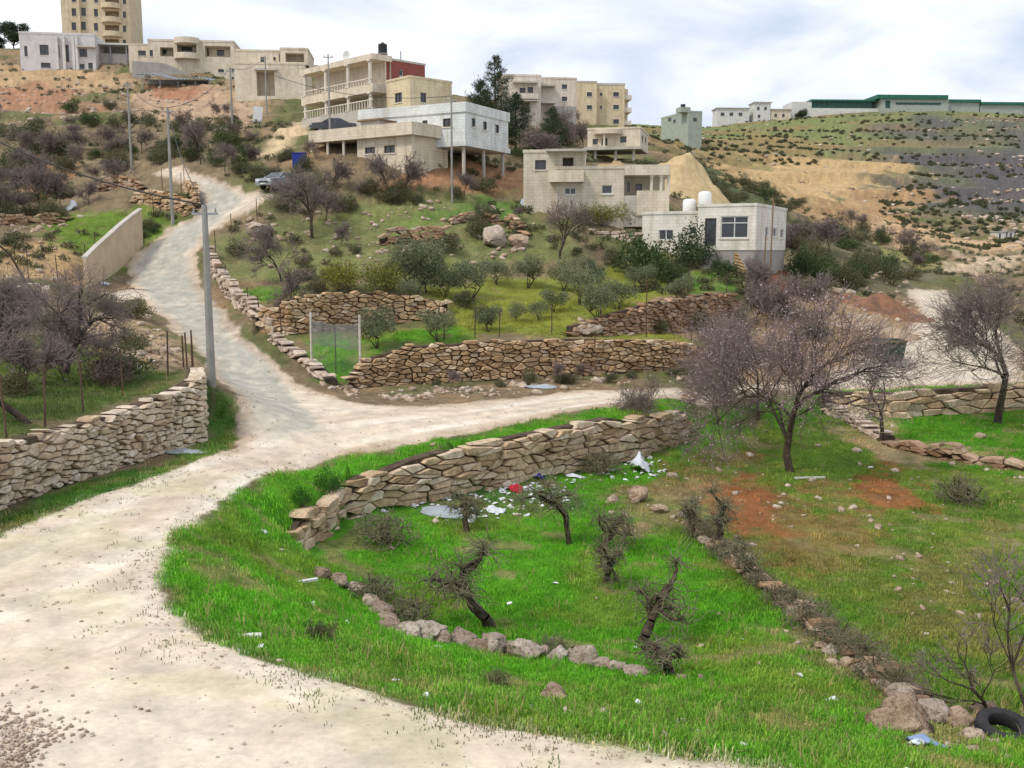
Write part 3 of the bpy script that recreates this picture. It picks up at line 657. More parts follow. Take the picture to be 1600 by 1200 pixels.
# ------------------------------------------------------------------ plants
BARK = M('bark', (.10, .075, .055), (.04, .03, .024), 6, .95, .7, 30)
BARKD = M('vine_bark', (.115, .085, .06), (.035, .026, .02), 7, .95, .9, 22)
TWIG = M('purple_twigs', (.27, .215, .19), (.17, .13, .115), 3, .9, 0)
TWIGG = M('grey_twigs', (.24, .22, .14), (.12, .11, .065), 3, .9, 0)
BLOS = M('almond_blossom', (.70, .50, .57), (.52, .34, .41), 8, .8, 0)
LF = {
 'olive': leaf_mat('olive_leaves', (.10, .115, .06), (.21, .235, .13), (.30, .32, .20)),
 'bush': leaf_mat('bush_leaves', (.028, .05, .018), (.07, .11, .035), (.12, .155, .06)),
 'scrub': leaf_mat('scrub_leaves', (.07, .075, .036), (.145, .145, .075), (.21, .195, .11)),
 'yellow': leaf_mat('yellow_green_leaves', (.11, .13, .02), (.22, .23, .04), (.30, .29, .07)),
 'pine': leaf_mat('pine_needles', (.025, .042, .02), (.06, .085, .04), (.095, .12, .06)),
 'lush': leaf_mat('lush_weeds', (.03, .11, .012), (.06, .2, .02), (.09, .26, .04)),
 'far': leaf_mat('far_scrub_leaves', (.075, .085, .04), (.12, .13, .065), (.16, .165, .09)),  # contrast lowered in the leaf colour to stand in for distance haze
 'brown': leaf_mat('dry_brown_leaves', (.07, .05, .04), (.14, .105, .085), (.19, .15, .12)),
}
def leaves(rg, pts, L, W, up=.3):
    """one rhombic leaf per point"""
    pts = np.asarray(pts); n = len(pts)
    d = rg.normal(size=(n, 3)); d[:, 2] += up; d /= np.linalg.norm(d, axis=1)[:, None]
    e_ = np.cross(d, rg.normal(size=(n, 3))); e_ /= np.linalg.norm(e_, axis=1)[:, None] + 1e-9
    l = L * rg.uniform(.6, 1.3, (n, 1)); w_ = W * rg.uniform(.6, 1.3, (n, 1))
    V = np.stack([pts - d * l * .5, pts + e_ * w_ * .5, pts + d * l * .5, pts - e_ * w_ * .5], 1).reshape(-1, 3)
    return V, np.arange(4 * n).reshape(n, 4)
def clump_points(rg, n, clumps, fill=.75):
    """points in the outer part of ellipsoid clumps (centre, radii)"""
    wts = np.array([c[1][0] * c[1][1] * c[1][2] for c in clumps]) ** .67; wts /= wts.sum()
    k = rg.choice(len(clumps), n, p=wts); C = np.array([c[0] for c in clumps])[k]; Rr = np.array([c[1] for c in clumps])[k]
    d = rg.normal(size=(n, 3)); d /= np.linalg.norm(d, axis=1)[:, None]
    r = rg.uniform(0, 1, (n, 1)) ** (1 - fill * .8)
    return C + d * r * Rr * rg.uniform(.85, 1.12, (n, 1))
class Tubes:
    """tapered limbs, turned into one mesh at the end"""
    def __init__(s): s.L = {}
    def seg(s, p0, p1, r0, r1, k=4): s.L.setdefault(k, []).append((*p0, *p1, r0, r1))
    def mesh(s, name, mat, smooth=True):
        VV, FF, n0 = [], [], 0
        for k, L in s.L.items():
            A = np.array(L); p0, p1 = A[:, :3], A[:, 3:6]; d = p1 - p0; d /= np.linalg.norm(d, axis=1)[:, None] + 1e-9
            h = np.where(np.abs(d[:, 2:3]) < .9, np.array([[0, 0, 1.]]), np.array([[0, 1., 0]])); x = np.cross(d, h); x /= np.linalg.norm(x, axis=1)[:, None] + 1e-9; y = np.cross(d, x)
            a = np.arange(k) * 2 * math.pi / k; c = np.cos(a)[None, :, None] * x[:, None] + np.sin(a)[None, :, None] * y[:, None]
            V = np.concatenate([p0[:, None] + c * A[:, 6, None, None], p1[:, None] + c * A[:, 7, None, None]], 1)
            j = np.arange(k); q = np.stack([j, (j + 1) % k, k + (j + 1) % k, k + j], 1)
            FF.append((q[None] + (np.arange(len(A)) * 2 * k)[:, None, None] + n0).reshape(-1, 4)); VV.append(V.reshape(-1, 3)); n0 += len(A) * 2 * k
        return fast_mesh(name, np.concatenate(VV), np.concatenate(FF), mat, smooth)
def grow(rg, T, Tw, p, d, L, r, lvl, maxl, kids, spread, up, tips, kink=.22, shrink=.68, nseg=3, thin=.008):
    """a limb with its side limbs; the last two levels go into the twig mesh"""
    tgt = T if lvl < maxl - 1 else Tw
    r1 = max(r * .62, thin); pts = [p]
    for i in range(nseg):
        d = d + rg.normal(size=3) * kink; d[2] += up * .12; d /= np.linalg.norm(d)
        q = pts[-1] + d * L / nseg; tgt.seg(pts[-1], q, r + (r1 - r) * i / nseg, r + (r1 - r) * (i + 1) / nseg, 6 if lvl == 0 else 5 if lvl == 1 else 3); pts.append(q)
    if lvl >= maxl: tips += pts[1:]; return
    for j in range(kids[lvl]):
        f = 1.0 if j < 2 else rg.uniform(.4, .95)
        i = min(int(f * nseg), nseg - 1); b = pts[i] + (pts[i + 1] - pts[i]) * (f * nseg - i)
        a = rg.normal(size=3); a -= d * (a @ d); a /= np.linalg.norm(a) + 1e-9
        nd_ = d + a * spread * rg.uniform(.6, 1.3); nd_[2] += up * .25; nd_ /= np.linalg.norm(nd_)
        grow(rg, T, Tw, b, nd_, L * shrink * rg.uniform(.8, 1.15), max(r1 * (.85 if j < 2 else .6), thin), lvl + 1, maxl, kids, spread, up, tips, kink, shrink, nseg, thin)
def bare_meshes(seed, H, trunk, kids, spread, up, thin, blossom=0, r0=.16, twig=None, lean=(0, 0), shrink=.68, bark=None, kink=.2):
    n = len(kids); s = 1.0
    d0 = np.array((lean[0], lean[1], 1.0)); d0 /= np.linalg.norm(d0)
    for go in range(2):                    # grown once to find its height, then again at that size
        rg = np.random.RandomState(seed); T, Tw, tips = Tubes(), Tubes(), []
        grow(rg, T, Tw, np.array((0, 0, -.15)), d0.copy(), trunk * s, r0, 0, n, kids, spread, up, tips, kink, shrink, 3, thin)
        tips = np.array(tips)
        if go == 0: s = H / tips[:, 2].max()
    s = 1.0; tm = T.mesh('trunk', bark or BARK); cm = Tw.mesh('crown', twig or TWIG, False)
    bm_ = None
    if blossom:
        k = rg.choice(len(tips), blossom); P = tips[k] * s + rg.normal(size=(blossom, 3)) * .05
        V, Fq = leaves(rg, P, .05, .05, 0); bm_ = fast_mesh('blossom', V, Fq, BLOS)
    return tm, cm, bm_
def leafy_meshes(seed, H, Wd, kind, nl, L, W, trunk_f=.35, lob=7, r0=.1, flat=1.0, multi=3):
    rg = np.random.RandomState(seed); T = Tubes(); cl = []
    h0 = H * trunk_f
    for k in range(lob):
        a = k * 2.4 + rg.uniform(-.4, .4); rr = Wd * .5 * (.15 + .6 * math.sqrt((k + .3) / lob)); z = h0 + (H - h0) * rg.uniform(.22, .78) * flat
        if k == 0: rr = 0; z = H * .72
        c = np.array((math.cos(a) * rr, math.sin(a) * rr, z)); s = Wd * rg.uniform(.17, .27)
        cl.append((c, (s, s, min(s, (H - h0) * .5) * rg.uniform(.75, 1.0))))
    tops = []
    for j in range(multi):
        p = np.array((rg.normal() * r0 * .6, rg.normal() * r0 * .6, -.15)); d = np.array((rg.normal() * .25, rg.normal() * .25, 1.)); r = r0 * (1 if j == 0 else .7)
        for q in range(3):
            p2 = p + d * h0 * .4; T.seg(p, p2, r, r * .8, 5); p = p2; r *= .8; d = d + rg.normal(size=3) * .2
        tops.append(p)
    for c, s in cl:
        b = tops[rg.randint(len(tops))]; m = (b + c) / 2 + rg.normal(size=3) * .08 * Wd; T.seg(b, m, r0 * .4, r0 * .25, 4); T.seg(m, c, r0 * .25, r0 * .1, 4)
        for _ in range(4):
            T.seg(c, c + rg.normal(size=3) * np.array(s) * .6, r0 * .1, r0 * .04, 3)
    P = clump_points(rg, nl, cl); P = P[P[:, 2] > .03]
    V, Fq = leaves(rg, P, L, W)
    return T.mesh('trunk', BARK), fast_mesh('crown', V, Fq, LF[kind])
def bush_meshes(seed, H, Wd, kind, nl, L, W, ntw=40):
    """many-stemmed shrub down to the ground"""
    rg = np.random.RandomState(seed); T = Tubes(); cl = []
    for k in range(9):
        a = k * 2.4; rr = Wd * .5 * (.1 + .65 * math.sqrt(k / 9)); s = Wd * rg.uniform(.15, .26); hz = H * rg.uniform(.35, .75) * (1 - .5 * rr / (Wd * .5))
        cl.append((np.array((math.cos(a) * rr, math.sin(a) * rr, hz)), (s, s, max(hz * .85, .1))))
    for k in range(ntw):
        c, s = cl[rg.randint(len(cl))]; e_ = c + rg.normal(size=3) * np.array(s) * .75; b = np.array((c[0] * .35, c[1] * .35, -.1)); m = (b + e_) / 2 + rg.normal(size=3) * .06 * Wd
        T.seg(b, m, .018, .012, 3); T.seg(m, e_, .012, .005, 3)
    P = clump_points(rg, nl, cl); P = P[P[:, 2] > 0]
    V, Fq = leaves(rg, P, L, W, .6)
    return T.mesh('stems', TWIGG if kind != 'brown' else TWIG, False), fast_mesh('crown', V, Fq, LF[kind])
def conifer_meshes(seed, H, Wd, nl=5200):
    rg = np.random.RandomState(seed); T = Tubes(); P = []
    top = np.array((rg.normal() * .1, rg.normal() * .1, H)); T.seg(np.array((0, 0, -.3)), top * .5, .2, .13, 6); T.seg(top * .5, top, .13, .02, 5)
    nb = 46
    for k in range(nb):
        f = (k + .5) / nb; z = H * (.12 + .86 * f); Lb = Wd * .5 * (1 - f) ** .75 * rg.uniform(.65, 1.2) + .25; a = k * 2.4 + rg.uniform(-.5, .5)
        b = np.array((0, 0, z)); e_ = b + np.array((math.cos(a) * Lb, math.sin(a) * Lb, Lb * rg.uniform(.15, .6)))
        T.seg(b, e_, .045, .012, 3)
        n = int(nl / nb * (.35 + 1.3 * (1 - f))); t = rg.uniform(.25, 1.05, (n, 1))
        P.append(b + (e_ - b) * t + rg.normal(size=(n, 3)) * (.10 + .16 * Lb * .35) )
    V, Fq = leaves(rg, np.concatenate(P), .34, .05, .6)
    return T.mesh('trunk', BARK), fast_mesh('crown', V, Fq, LF['pine'])
def plant(name, label, cat, group, loc, meshes, scale=1.0, rz=None, names=('trunk', 'crown', 'blossom'), sz=None):
    o = empty(name, loc, R.uniform(0, 6.28) if rz is None else rz, label, cat, group)
    o.scale = (scale, scale, scale * (sz or 1))
    for nm, me in zip(names, meshes):
        if me is not None: mobj(nm, me, o)
    return o
ORD = ['first', 'second', 'third', 'fourth', 'fifth', 'sixth', 'seventh', 'eighth', 'ninth', 'tenth', 'eleventh', 'twelfth', 'thirteenth', 'fourteenth', 'fifteenth', 'sixteenth', 'seventeenth', 'eighteenth', 'nineteenth', 'twentieth']
def ordinal(i):
    return ORD[i] if i < 20 else 'twenty-' + ORD[i - 20] if i < 29 else 'thirtieth' if i == 29 else 'thirty-' + ORD[i - 30] if i < 39 else 'fortieth' if i == 39 else 'forty-' + ORD[i - 40]
def pxm(Y): return Y / F          # metres per photograph pixel at that distance

# almond trees without leaves
g = G(1255, 742)
plant('almond_tree', 'large almond tree with purple twigs and pale pink blossom beside the dirt road', 'tree', None, g + Vector((-.4, .3, 0)), bare_meshes(3, 7.6, .9, [6, 5, 6, 6, 5], .8, .14, .0075, 7000, .2, lean=(-.12, 0), shrink=.77), .86, 2.2, sz=1.14)
g = G(1185, 656)
plant('almond_sapling', 'purple twiggy almond bush against the road left of the large almond tree', 'tree', None, g, bare_meshes(5, 4.8, .5, [9, 8, 7, 6], .8, .12, .0085, 2000, .08), 1.0)
g = G(1120, 662)
plant('twiggy_shrub', 'dark leafless shrub hanging over the end of the field wall', 'shrub', None, g, bare_meshes(6, 2.4, .2, [9, 7, 6, 5], .9, .15, .007, 0, .05), 1.0)
g = G(1030, 690)
plant('twiggy_shrub', 'brown leafless shrub growing from the right end of the slab wall', 'shrub', None, g, bare_meshes(7, 2.4, .2, [9, 7, 6, 5], .8, .25, .007, 0, .05), 1.0)
g = G(1558, 662)
plant('almond_tree', 'dark almond tree at the right edge with spreading bare branches', 'tree', None, g, bare_meshes(9, 7.9, 1.4, [5, 5, 6, 6, 5], .68, .22, .007, 900, .2, shrink=.73), 1, .6)
g = G(1650, 700)
plant('almond_tree', 'almond tree cut off by the right picture edge', 'tree', None, g, bare_meshes(10, 7.2, 1.4, [4, 4, 5, 6, 4], .7, .22, .007, 500, .2, shrink=.73), 1, 4)
g = G(1375, 690)
plant('bare_tree', 'small crooked bare tree at the end of the tumbled stones', 'tree', None, g, bare_meshes(12, 3.9, .9, [3, 4, 4, 4], .75, .2, .008, 0, .11), 1, 1)
g = G(100, 585)
plant('bare_tree', 'spreading brown bare tree behind the cream retaining wall', 'tree', None, g, bare_meshes(14, 3.7, .8, [5, 6, 6, 7], .95, .05, .006, 0, .15, shrink=.78), 1.0, 1.2)
g = G(50, 662)
plant('bare_tree', 'leaning bare tree at the left edge behind the cream wall', 'tree', None, g, bare_meshes(16, 3.4, 1.0, [4, 5, 6, 6], .9, .05, .007, 0, .12, lean=(-.7, .2), shrink=.76), 1.0, 0)
g = G(10, 560)
plant('bare_tree', 'purple bare tree half out of the left picture edge', 'tree', None, g, bare_meshes(17, 3.2, .7, [5, 6, 6, 6], .9, .1, .007, 0, .12, shrink=.76), 1.0)
g = G(45, 446)
plant('bare_tree', 'thin two-stemmed bare tree on the tan earth terrace at left', 'tree', None, g, bare_meshes(18, 4.2, 1.6, [2, 3, 4, 4], .6, .3, .009, 0, .09), 1.0)
g = G(488, 372)
plant('bare_tree', 'dense dark bare tree below the flat roofed house', 'tree', None, g, bare_meshes(20, 5.0, .6, [6, 6, 6, 5], .7, .3, .011, 0, .12), 1.0)
g = G(875, 404)
plant('bare_tree', 'dense dark bare tree in the middle of the upper plot', 'tree', None, g, bare_meshes(21, 4.4, .8, [6, 6, 6, 5], .75, .25, .011, 0, .12), 1.0)
for (u, v, h, sd, l) in [(440, 440, 3.0, 23, 'brown bare bush beside the rubble wall of the road'), (455, 475, 2.2, 24, 'low dark bare bush at the left end of the curved stone wall'), (415, 395, 1.8, 25, 'dark bare bush at the bend above the plot')]:
    plant('bare_bush', l, 'bush', None, G(u, v), bare_meshes(sd, h, .3, [6, 6, 6, 5], .85, .2, .011, 0, .07), 1.0)

# foreground twigs at the lower right
for (u, v, h, sd, l) in [(1550, 1120, 1.5, 31, 'leafless fig shrub by the boulders at lower right'), (1625, 1150, 2.4, 32, 'tall leafless fig shrub behind the old tyre')]:
    plant('bare_shrub', l, 'shrub', None, G(u, v), bare_meshes(sd, h, .4, [5, 4, 4, 3], .6, .2, .006, 0, .035, lean=(-.3, 0)), 1.0, .3)

# old vines in the green field: short gnarled trunks with a tangle of canes
def vine_meshes(seed, H, thick=.12, lean=.25, tw=1.0):
    rg = np.random.RandomState(seed); T, Tw = Tubes(), Tubes()
    p = np.array((0, 0, -.35)); d = np.array((rg.normal() * lean, rg.normal() * lean, 1.)); r = thick; hh = H * .8
    pts = []
    for i in range(6):
        q = p + d / np.linalg.norm(d) * hh / 6; r2 = thick * (1 - .07 * i) * rg.uniform(.8, 1.25); T.seg(p, q, r, r2, 7); p, r = q, r2; d = d + rg.normal(size=3) * np.array((.34, .34, .05)); pts.append(p)
    heads = []
    for k in range(4 + rg.randint(3)):
        b = pts[rg.randint(3, 6)]; a = rg.uniform(0, 6.28); dd = np.array((math.cos(a), math.sin(a), rg.uniform(-.1, .8))); L = H * rg.uniform(.16, .34); rr = r * .75; c = b
        for i in range(3):
            q = c + dd / np.linalg.norm(dd) * L / 3; T.seg(c, q, rr, rr * .8, 5); c = q; rr *= .8; dd = dd + rg.normal(size=3) * .45
        heads.append(c)
    for c in heads + pts[3:]:
        for k in range(int(30 * tw)):
            dd = rg.normal(size=3); dd[2] = dd[2] * .7 + .25; dd /= np.linalg.norm(dd); L = H * rg.uniform(.1, .26); q = c; rr = .013
            for i in range(4):
                n_ = q + dd * L / 2.6; Tw.seg(q, n_, rr, rr * .8, 3); q = n_; rr *= .8; dd = dd + rg.normal(size=3) * .55; dd[2] -= .12; dd /= np.linalg.norm(dd)
    return T.mesh('trunk', BARKD), Tw.mesh('canes', TWIGG, False)
VN = ('trunk', 'canes')
VL = [(770, 980, 2.3, .12, 'tall two-tiered gnarled vine standing alone in the field'), (998, 1005, 2.0, .13, 'gnarled vine with a broad tangled head in the middle of the row'),
      (1045, 1056, 1.1, .12, 'short bent vine stump at the end of the boulder row'), (945, 908, 1.3, .1, 'small dark vine behind the broad headed vine'),
      (925, 866, 2.0, .10, 'upright vine halfway up the row'), (888, 850, 2.6, .09, 'bushy grey vine at the upper end of the row'),
      (728, 832, 1.5, .10, 'stubby vine with a dark trunk near the litter'), (1112, 862, 1.9, .12, 'leaning vine at the top of the stony line'), (1160, 900, 1.6, .12, 'bent vine on the stony line'),
      (1080, 830, 1.3, .1, 'low vine at the upper end of the stony line')]
for i, (u, v, h, th, l) in enumerate(VL):
    plant('grape_vine', l, 'vine', 'old vines in the green field', G(u, v), vine_meshes(40 + i, h * 1.15, th, .3 if h < 1.2 else .2), 1.0, names=VN)
def tangle_meshes(seed, H=1.0, Wd=1.5, n=260, r=.011, mat=None):
    """low thicket of interlaced canes"""
    rg = np.random.RandomState(seed); T, Tw = Tubes(), Tubes()
    for k in range(7):
        a = rg.uniform(0, 6.28); b0 = np.array((rg.normal() * .08, rg.normal() * .08, -.08)); q = b0
        dd = np.array((math.cos(a) * .7, math.sin(a) * .7, 1.0)); rr = .035
        for i in range(4): n_ = q + dd / np.linalg.norm(dd) * H * .22; T.seg(q, n_, rr, rr * .75, 5); q = n_; rr *= .75; dd = dd + rg.normal(size=3) * .5
    for k in range(n):
        a = rg.uniform(0, 6.28); rad = Wd * .5 * rg.uniform(0, .9) ** .8; q = np.array((math.cos(a) * rad, math.sin(a) * rad, H * rg.uniform(0, .62) * (1 - .5 * (rad / (Wd * .5)) ** 2)))
        dd = rg.normal(size=3); dd[2] = abs(dd[2]) * .8 + .15; rr = r
        for i in range(5):
            dd /= np.linalg.norm(dd); n_ = q + dd * H * rg.uniform(.06, .12); Tw.seg(q, n_, rr, rr * .85, 3); q = n_; rr *= .85; dd = dd + rg.normal(size=3) * .6; dd[2] -= .15
    return T.mesh('stems', BARKD), Tw.mesh('canes', mat or TWIGG, False)
TB = [tangle_meshes(60 + i) for i in range(4)]
for i, (u, v, s, l) in enumerate([(600, 850, 1.25, 'tangled grey shrub at the foot of the slab wall'), (588, 938, .85, 'tangle of vine canes at the upper end of the boulder row'), (640, 972, .8, 'thorny shrub beside the flat stones of the boulder row'),
      (865, 1020, .5, 'sprawling canes behind the boulders'), (1262, 980, .9, 'dense thorny shrub on the stony line'), (1135, 872, .8, 'low tangle between the two leaning vines'), (1190, 918, .65, 'tangle of canes below the bent vine'), (1225, 945, .75, 'grey tangle halfway down the stony line'), (1300, 1008, .75, 'grey brown tangle below the dense thorny shrub'), (1400, 1082, .6, 'dry tangle at the lower end of the stony line'), (1375, 1062, .7, 'dry thicket among the lower stones of the line'), (1095, 840, .8, 'tangle at the top of the stony line'), (1345, 1030, .75, 'dry brown shrub above the lower stones'),
      (775, 1072, .35, 'small round brown thorn bush on the road bank'), (1500, 785, 1.3, 'grey leafless shrub on the far right of the field'), (940, 740, 1.2, 'grey twiggy shrub hanging on the slab wall')]):
    plant('thorn_shrub', l, 'shrub', None, G(u, v), TB[i % 4], s, names=('stems', 'canes'))

# olive trees and other leafy trees of the plot
OL = [leafy_meshes(70 + i * 3, 2.4, 2.7 + .3 * (i % 3), 'olive', 2600, .17, .065, .28, 9, .07) for i in range(6)]
olives = [(735, 467, 52), (825, 450, 45), (695, 466, 44), (667, 458, 50), (808, 503, 26), (842, 500, 26), (866, 488, 36), (905, 477, 52), (935, 502, 52), (966, 484, 46), (590, 545, 52), (685, 533, 50), (763, 518, 38), (880, 455, 42), (925, 455, 46),
          (1060, 470, 40), (775, 445, 36), (1000, 455, 40), (640, 470, 30)]
olives.sort()
for i, (u, v, s) in enumerate(olives):
    g = G(u, v); plant('olive_tree', ordinal(i) + ' small grey green olive tree from the left in the terraced plot', 'tree', 'olive trees in the plot', g, OL[(i * 5) % 6], s * pxm(g.y) / 2.4 * 1.1, sz=R.uniform(.85, 1.15))
BU = {k: [bush_meshes(90 + i * 7 + j, 1.6, 2.2, k, 1700, .14, .06) for i in range(5)] for j, k in enumerate(('bush', 'scrub', 'yellow', 'brown', 'lush'))}
BN = ('stems', 'crown')
for i, (u, v, s, k, l) in enumerate([
    (1003, 432, 75, 'bush', 'big dark green bush left of the white house'), (1080, 416, 62, 'bush', 'dark shrub tree in front of the white house door'), (1052, 446, 44, 'bush', 'round green bush below the white house'),
    (1130, 432, 38, 'bush', 'low green bush under the white house porch'), (598, 458, 52, 'yellow', 'yellow green bush above the curved stone wall'), (536, 456, 52, 'yellow', 'olive yellow bush at the left of the plot'), (652, 458, 55, 'olive' , 'wide grey green bush in the middle of the plot'),
    (495, 458, 40, 'scrub', 'grey green bush beside the dark bare tree'), (940, 352, 40, 'yellow', 'yellow green fruit bush under the hill house'), (975, 350, 42, 'yellow', 'second yellow green fruit bush under the hill house'), (1005, 352, 34, 'yellow', 'yellow green fruit bush at the left of the water tanks'),
    (912, 350, 34, 'yellow', 'leftmost yellow green fruit bush under the hill house'), (500, 1000, 52, 'scrub', 'low grey green cushion shrub on the bank by the road bend'),
    (512, 772, 46, 'lush', 'lush green weeds overhanging the left end of the slab wall'), (470, 790, 34, 'lush', 'low lush weeds on the bank beside the slab wall'), (725, 480, 40, 'scrub', 'dark shrub at the right end of the curved stone wall'), (755, 500, 34, 'scrub', 'shrub beside the right end of the curved wall'), (1190, 560, 40, 'scrub', 'green shrub behind the large almond tree'), (1270, 530, 40, 'bush', 'dark shrub beneath the rubble heap'),
    (620, 425, 42, 'scrub', 'dark shrub on the rock ledge in the plot'), (700, 395, 46, 'scrub', 'scrub on the upper rock ledge of the plot'), (745, 370, 44, 'scrub', 'scrub on the overgrown terrace wall'), 
    (640, 395, 36, 'scrub', 'small grey green shrub on the short terrace wall'), (960, 415, 36, 'scrub', 'grey green shrub beside the big dark green bush'), 
    (370, 400, 36, 'scrub', 'scrub at the bend of the climbing road'), (1030, 520, 36, 'scrub', 'scrub at the foot of the red brown wall'), (1090, 515, 44, 'scrub', 'grey scrub in front of the red brown wall'), (1130, 530, 40, 'brown', 'brown scrub at the right end of the red brown wall')]):
    g = G(u, v); ms = BU[k][i % 5] if k != 'olive' else OL[1]
    plant('bush', l, 'bush', None, g, ms, s * (.74 if k == 'scrub' else .9) * pxm(g.y) / 1.45, names=BN if k != 'olive' else ('trunk', 'crown'))

# scrub on the slopes: individuals of a few kinds
def scatter_region(poly, n, seed, vmin=0):
    rg = random.Random(seed); us = [p[0] for p in poly]; vs_ = [p[1] for p in poly]; outp = []
    P = np.array(poly, float); tries = 0
    while len(outp) < n and tries < n * 40:
        tries += 1; u, v = rg.uniform(min(us), max(us)), rg.uniform(min(vs_), max(vs_))
        if in_poly(np.array([u]), np.array([v]), poly)[0]:
            g_ = G(u, v)
            if float(sample(RS, g_.x, g_.y)) > .8: outp.append((u, v, g_))
    return outp
def shrub_zone(poly, n, seed, kinds, s0, s1, label, group, vmin=0):
    rg = random.Random(seed + 1); bag = {}
    for u, v, g_ in scatter_region(poly, n, seed): bag.setdefault(rg.choice(kinds), []).append((u, v, g_))
    for k, it in bag.items():
        it.sort(key=lambda q: q[0])
        for i, (u, v, g_) in enumerate(it):
            s = rg.uniform(s0, s1); ms = TWB[rg.randrange(4)] if k == 'twig' else BU[k][rg.randrange(5)]
            plant('shrub', label[k] + (', ' + ordinal(i) + ' from the left' if len(it) > 1 else ''), 'shrub', group, g_, ms, s, names=('trunk', 'crown') if k == 'twig' else BN, sz=rg.uniform(.65, 1.25))
TWB = [bare_meshes(110 + i, 1.7, .15, [8, 6, 5, 4], .85, .25, .011, 0, .035) for i in range(4)]
lb = lambda where: {'scrub': 'grey green scrub bush ' + where, 'bush': 'dark green bush ' + where, 'brown': 'brown leafy scrub bush ' + where, 'twig': 'purple grey leafless shrub ' + where, 'yellow': 'yellow green bush ' + where}
shrub_zone([(-30, 180), (140, 165), (330, 190), (380, 240), (360, 275), (290, 250), (220, 290), (100, 310), (-30, 330)], 74, 1, ['twig', 'twig', 'scrub', 'scrub', 'bush'], .7, 1.5, lb('on the left hillside above the road'), 'shrubs on the left hillside')
shrub_zone([(300, 180), (400, 170), (400, 235), (390, 270), (330, 270), (300, 235)], 16, 2, ['scrub', 'bush', 'scrub', 'twig'], .55, 1.0, lb('by the sandy track below the garage'), 'shrubs by the sandy track')
shrub_zone([(345, 275), (400, 245), (480, 245), (500, 290), (460, 275), (400, 285), (370, 285)], 12, 3, ['scrub', 'scrub', 'twig'], .45, .85, lb('around the parked car'), 'shrubs around the car')
shrub_zone([(430, 310), (520, 295), (700, 298), (800, 300), (760, 310), (600, 325), (520, 350), (440, 350)], 20, 4, ['scrub', 'scrub', 'twig'], .7, 1.3, lb('along the upper edge of the plot'), 'shrubs along the upper edge of the plot')
shrub_zone([(380, 400), (480, 375), (620, 375), (820, 330), (860, 395), (760, 415), (640, 430), (520, 440), (400, 445)], 16, 5, ['scrub', 'scrub', 'scrub', 'twig'], .4, .8, lb('among the rock ledges of the plot'), 'shrubs among the rock ledges')
shrub_zone([(1235, 360), (1330, 350), (1460, 410), (1470, 440), (1405, 450), (1320, 455), (1240, 440)], 42, 6, ['bush', 'scrub', 'scrub', 'scrub', 'twig'], .8, 1.7, lb('on the slope right of the white house'), 'shrubs right of the white house')
shrub_zone([(1050, 262), (1130, 280), (1250, 310), (1260, 345), (1130, 320), (1060, 300)], 34, 7, ['scrub', 'scrub', 'bush'], .7, 1.3, lb('on the slope behind the white house'), 'shrubs behind the white house')
shrub_zone([(-20, 318), (60, 310), (160, 318), (130, 338), (-20, 350)], 16, 8, ['scrub', 'twig', 'scrub'], .8, 1.4, lb('above the tan terrace at left'), 'shrubs above the tan terrace')
shrub_zone([(120, 470), (210, 490), (300, 560), (240, 590), (60, 620), (-20, 640), (-20, 520), (60, 510)], 18, 9, ['twig', 'twig', 'brown', 'scrub'], .45, .95, lb('on the stony terrace behind the cream wall'), 'shrubs behind the cream wall')
shrub_zone([(820, 210), (900, 200), (930, 240), (850, 262), (800, 262)], 14, 10, ['scrub', 'bush', 'twig'], 1.2, 2.2, lb('below the apartment blocks'), 'shrubs below the apartments')
shrub_zone([(1150, 470), (1320, 455), (1300, 500), (1180, 520)], 10, 12, ['twig', 'scrub', 'twig'], .6, 1.2, lb('below the red earth heap'), 'shrubs below the red earth')
shrub_zone([(160, 420), (215, 395), (260, 365), (240, 345), (190, 380), (150, 435)], 14, 13, ['scrub', 'bush'], .35, .7, lb('between plain boundary wall and road'), 'shrubs beside the boundary wall')
shrub_zone([(560, 612), (760, 606), (960, 598), (1120, 590), (1120, 578), (900, 594), (700, 604)], 14, 14, ['scrub', 'scrub', 'twig'], .25, .5, lb('at the foot of the front terrace wall'), 'shrubs at the foot of the front wall')
# conifers
cm = [conifer_meshes(130, 10.5, 6.4, 13000), conifer_meshes(131, 7.0, 5.2, 9000)]
for (u, v, Y, k, s, l) in [(775, 232, 108, 0, 1.0, 'tall pine tree behind the pale blue house'), (806, 235, 112, 1, .95, 'shorter pine right of the tall pine'), (752, 228, 110, 1, 1.0, 'pine left of the tall pine'), (862, 238, 128, 1, .85, 'small pine below the apartment blocks')]:
    plant('pine_tree', l, 'tree', None, at_ground(u, Y), cm[k], s)
pl_ = [leafy_meshes(140 + i, 6.0, 6.5, 'pine', 4200, .5, .2, .15, 10, .2, multi=1) for i in range(2)]
for (u, Y, s, l) in [(45, 222, 1.05, 'dark round pine on the skyline at the far left'), (-2, 222, .9, 'dark pine cut by the left edge on the skyline'), (68, 224, .6, 'small dark pine beside the tower block'), (18, 224, .55, 'small dark tree between the skyline pines'), (1243, 505, 1.0, 'green tree left of the long green hall'), (1182, 505, .7, 'dark tree beside the far ridge house')]:
    plant('pine_tree', l, 'tree', None, at_ground(u, Y), pl_[0 if Y < 300 else 1], s)
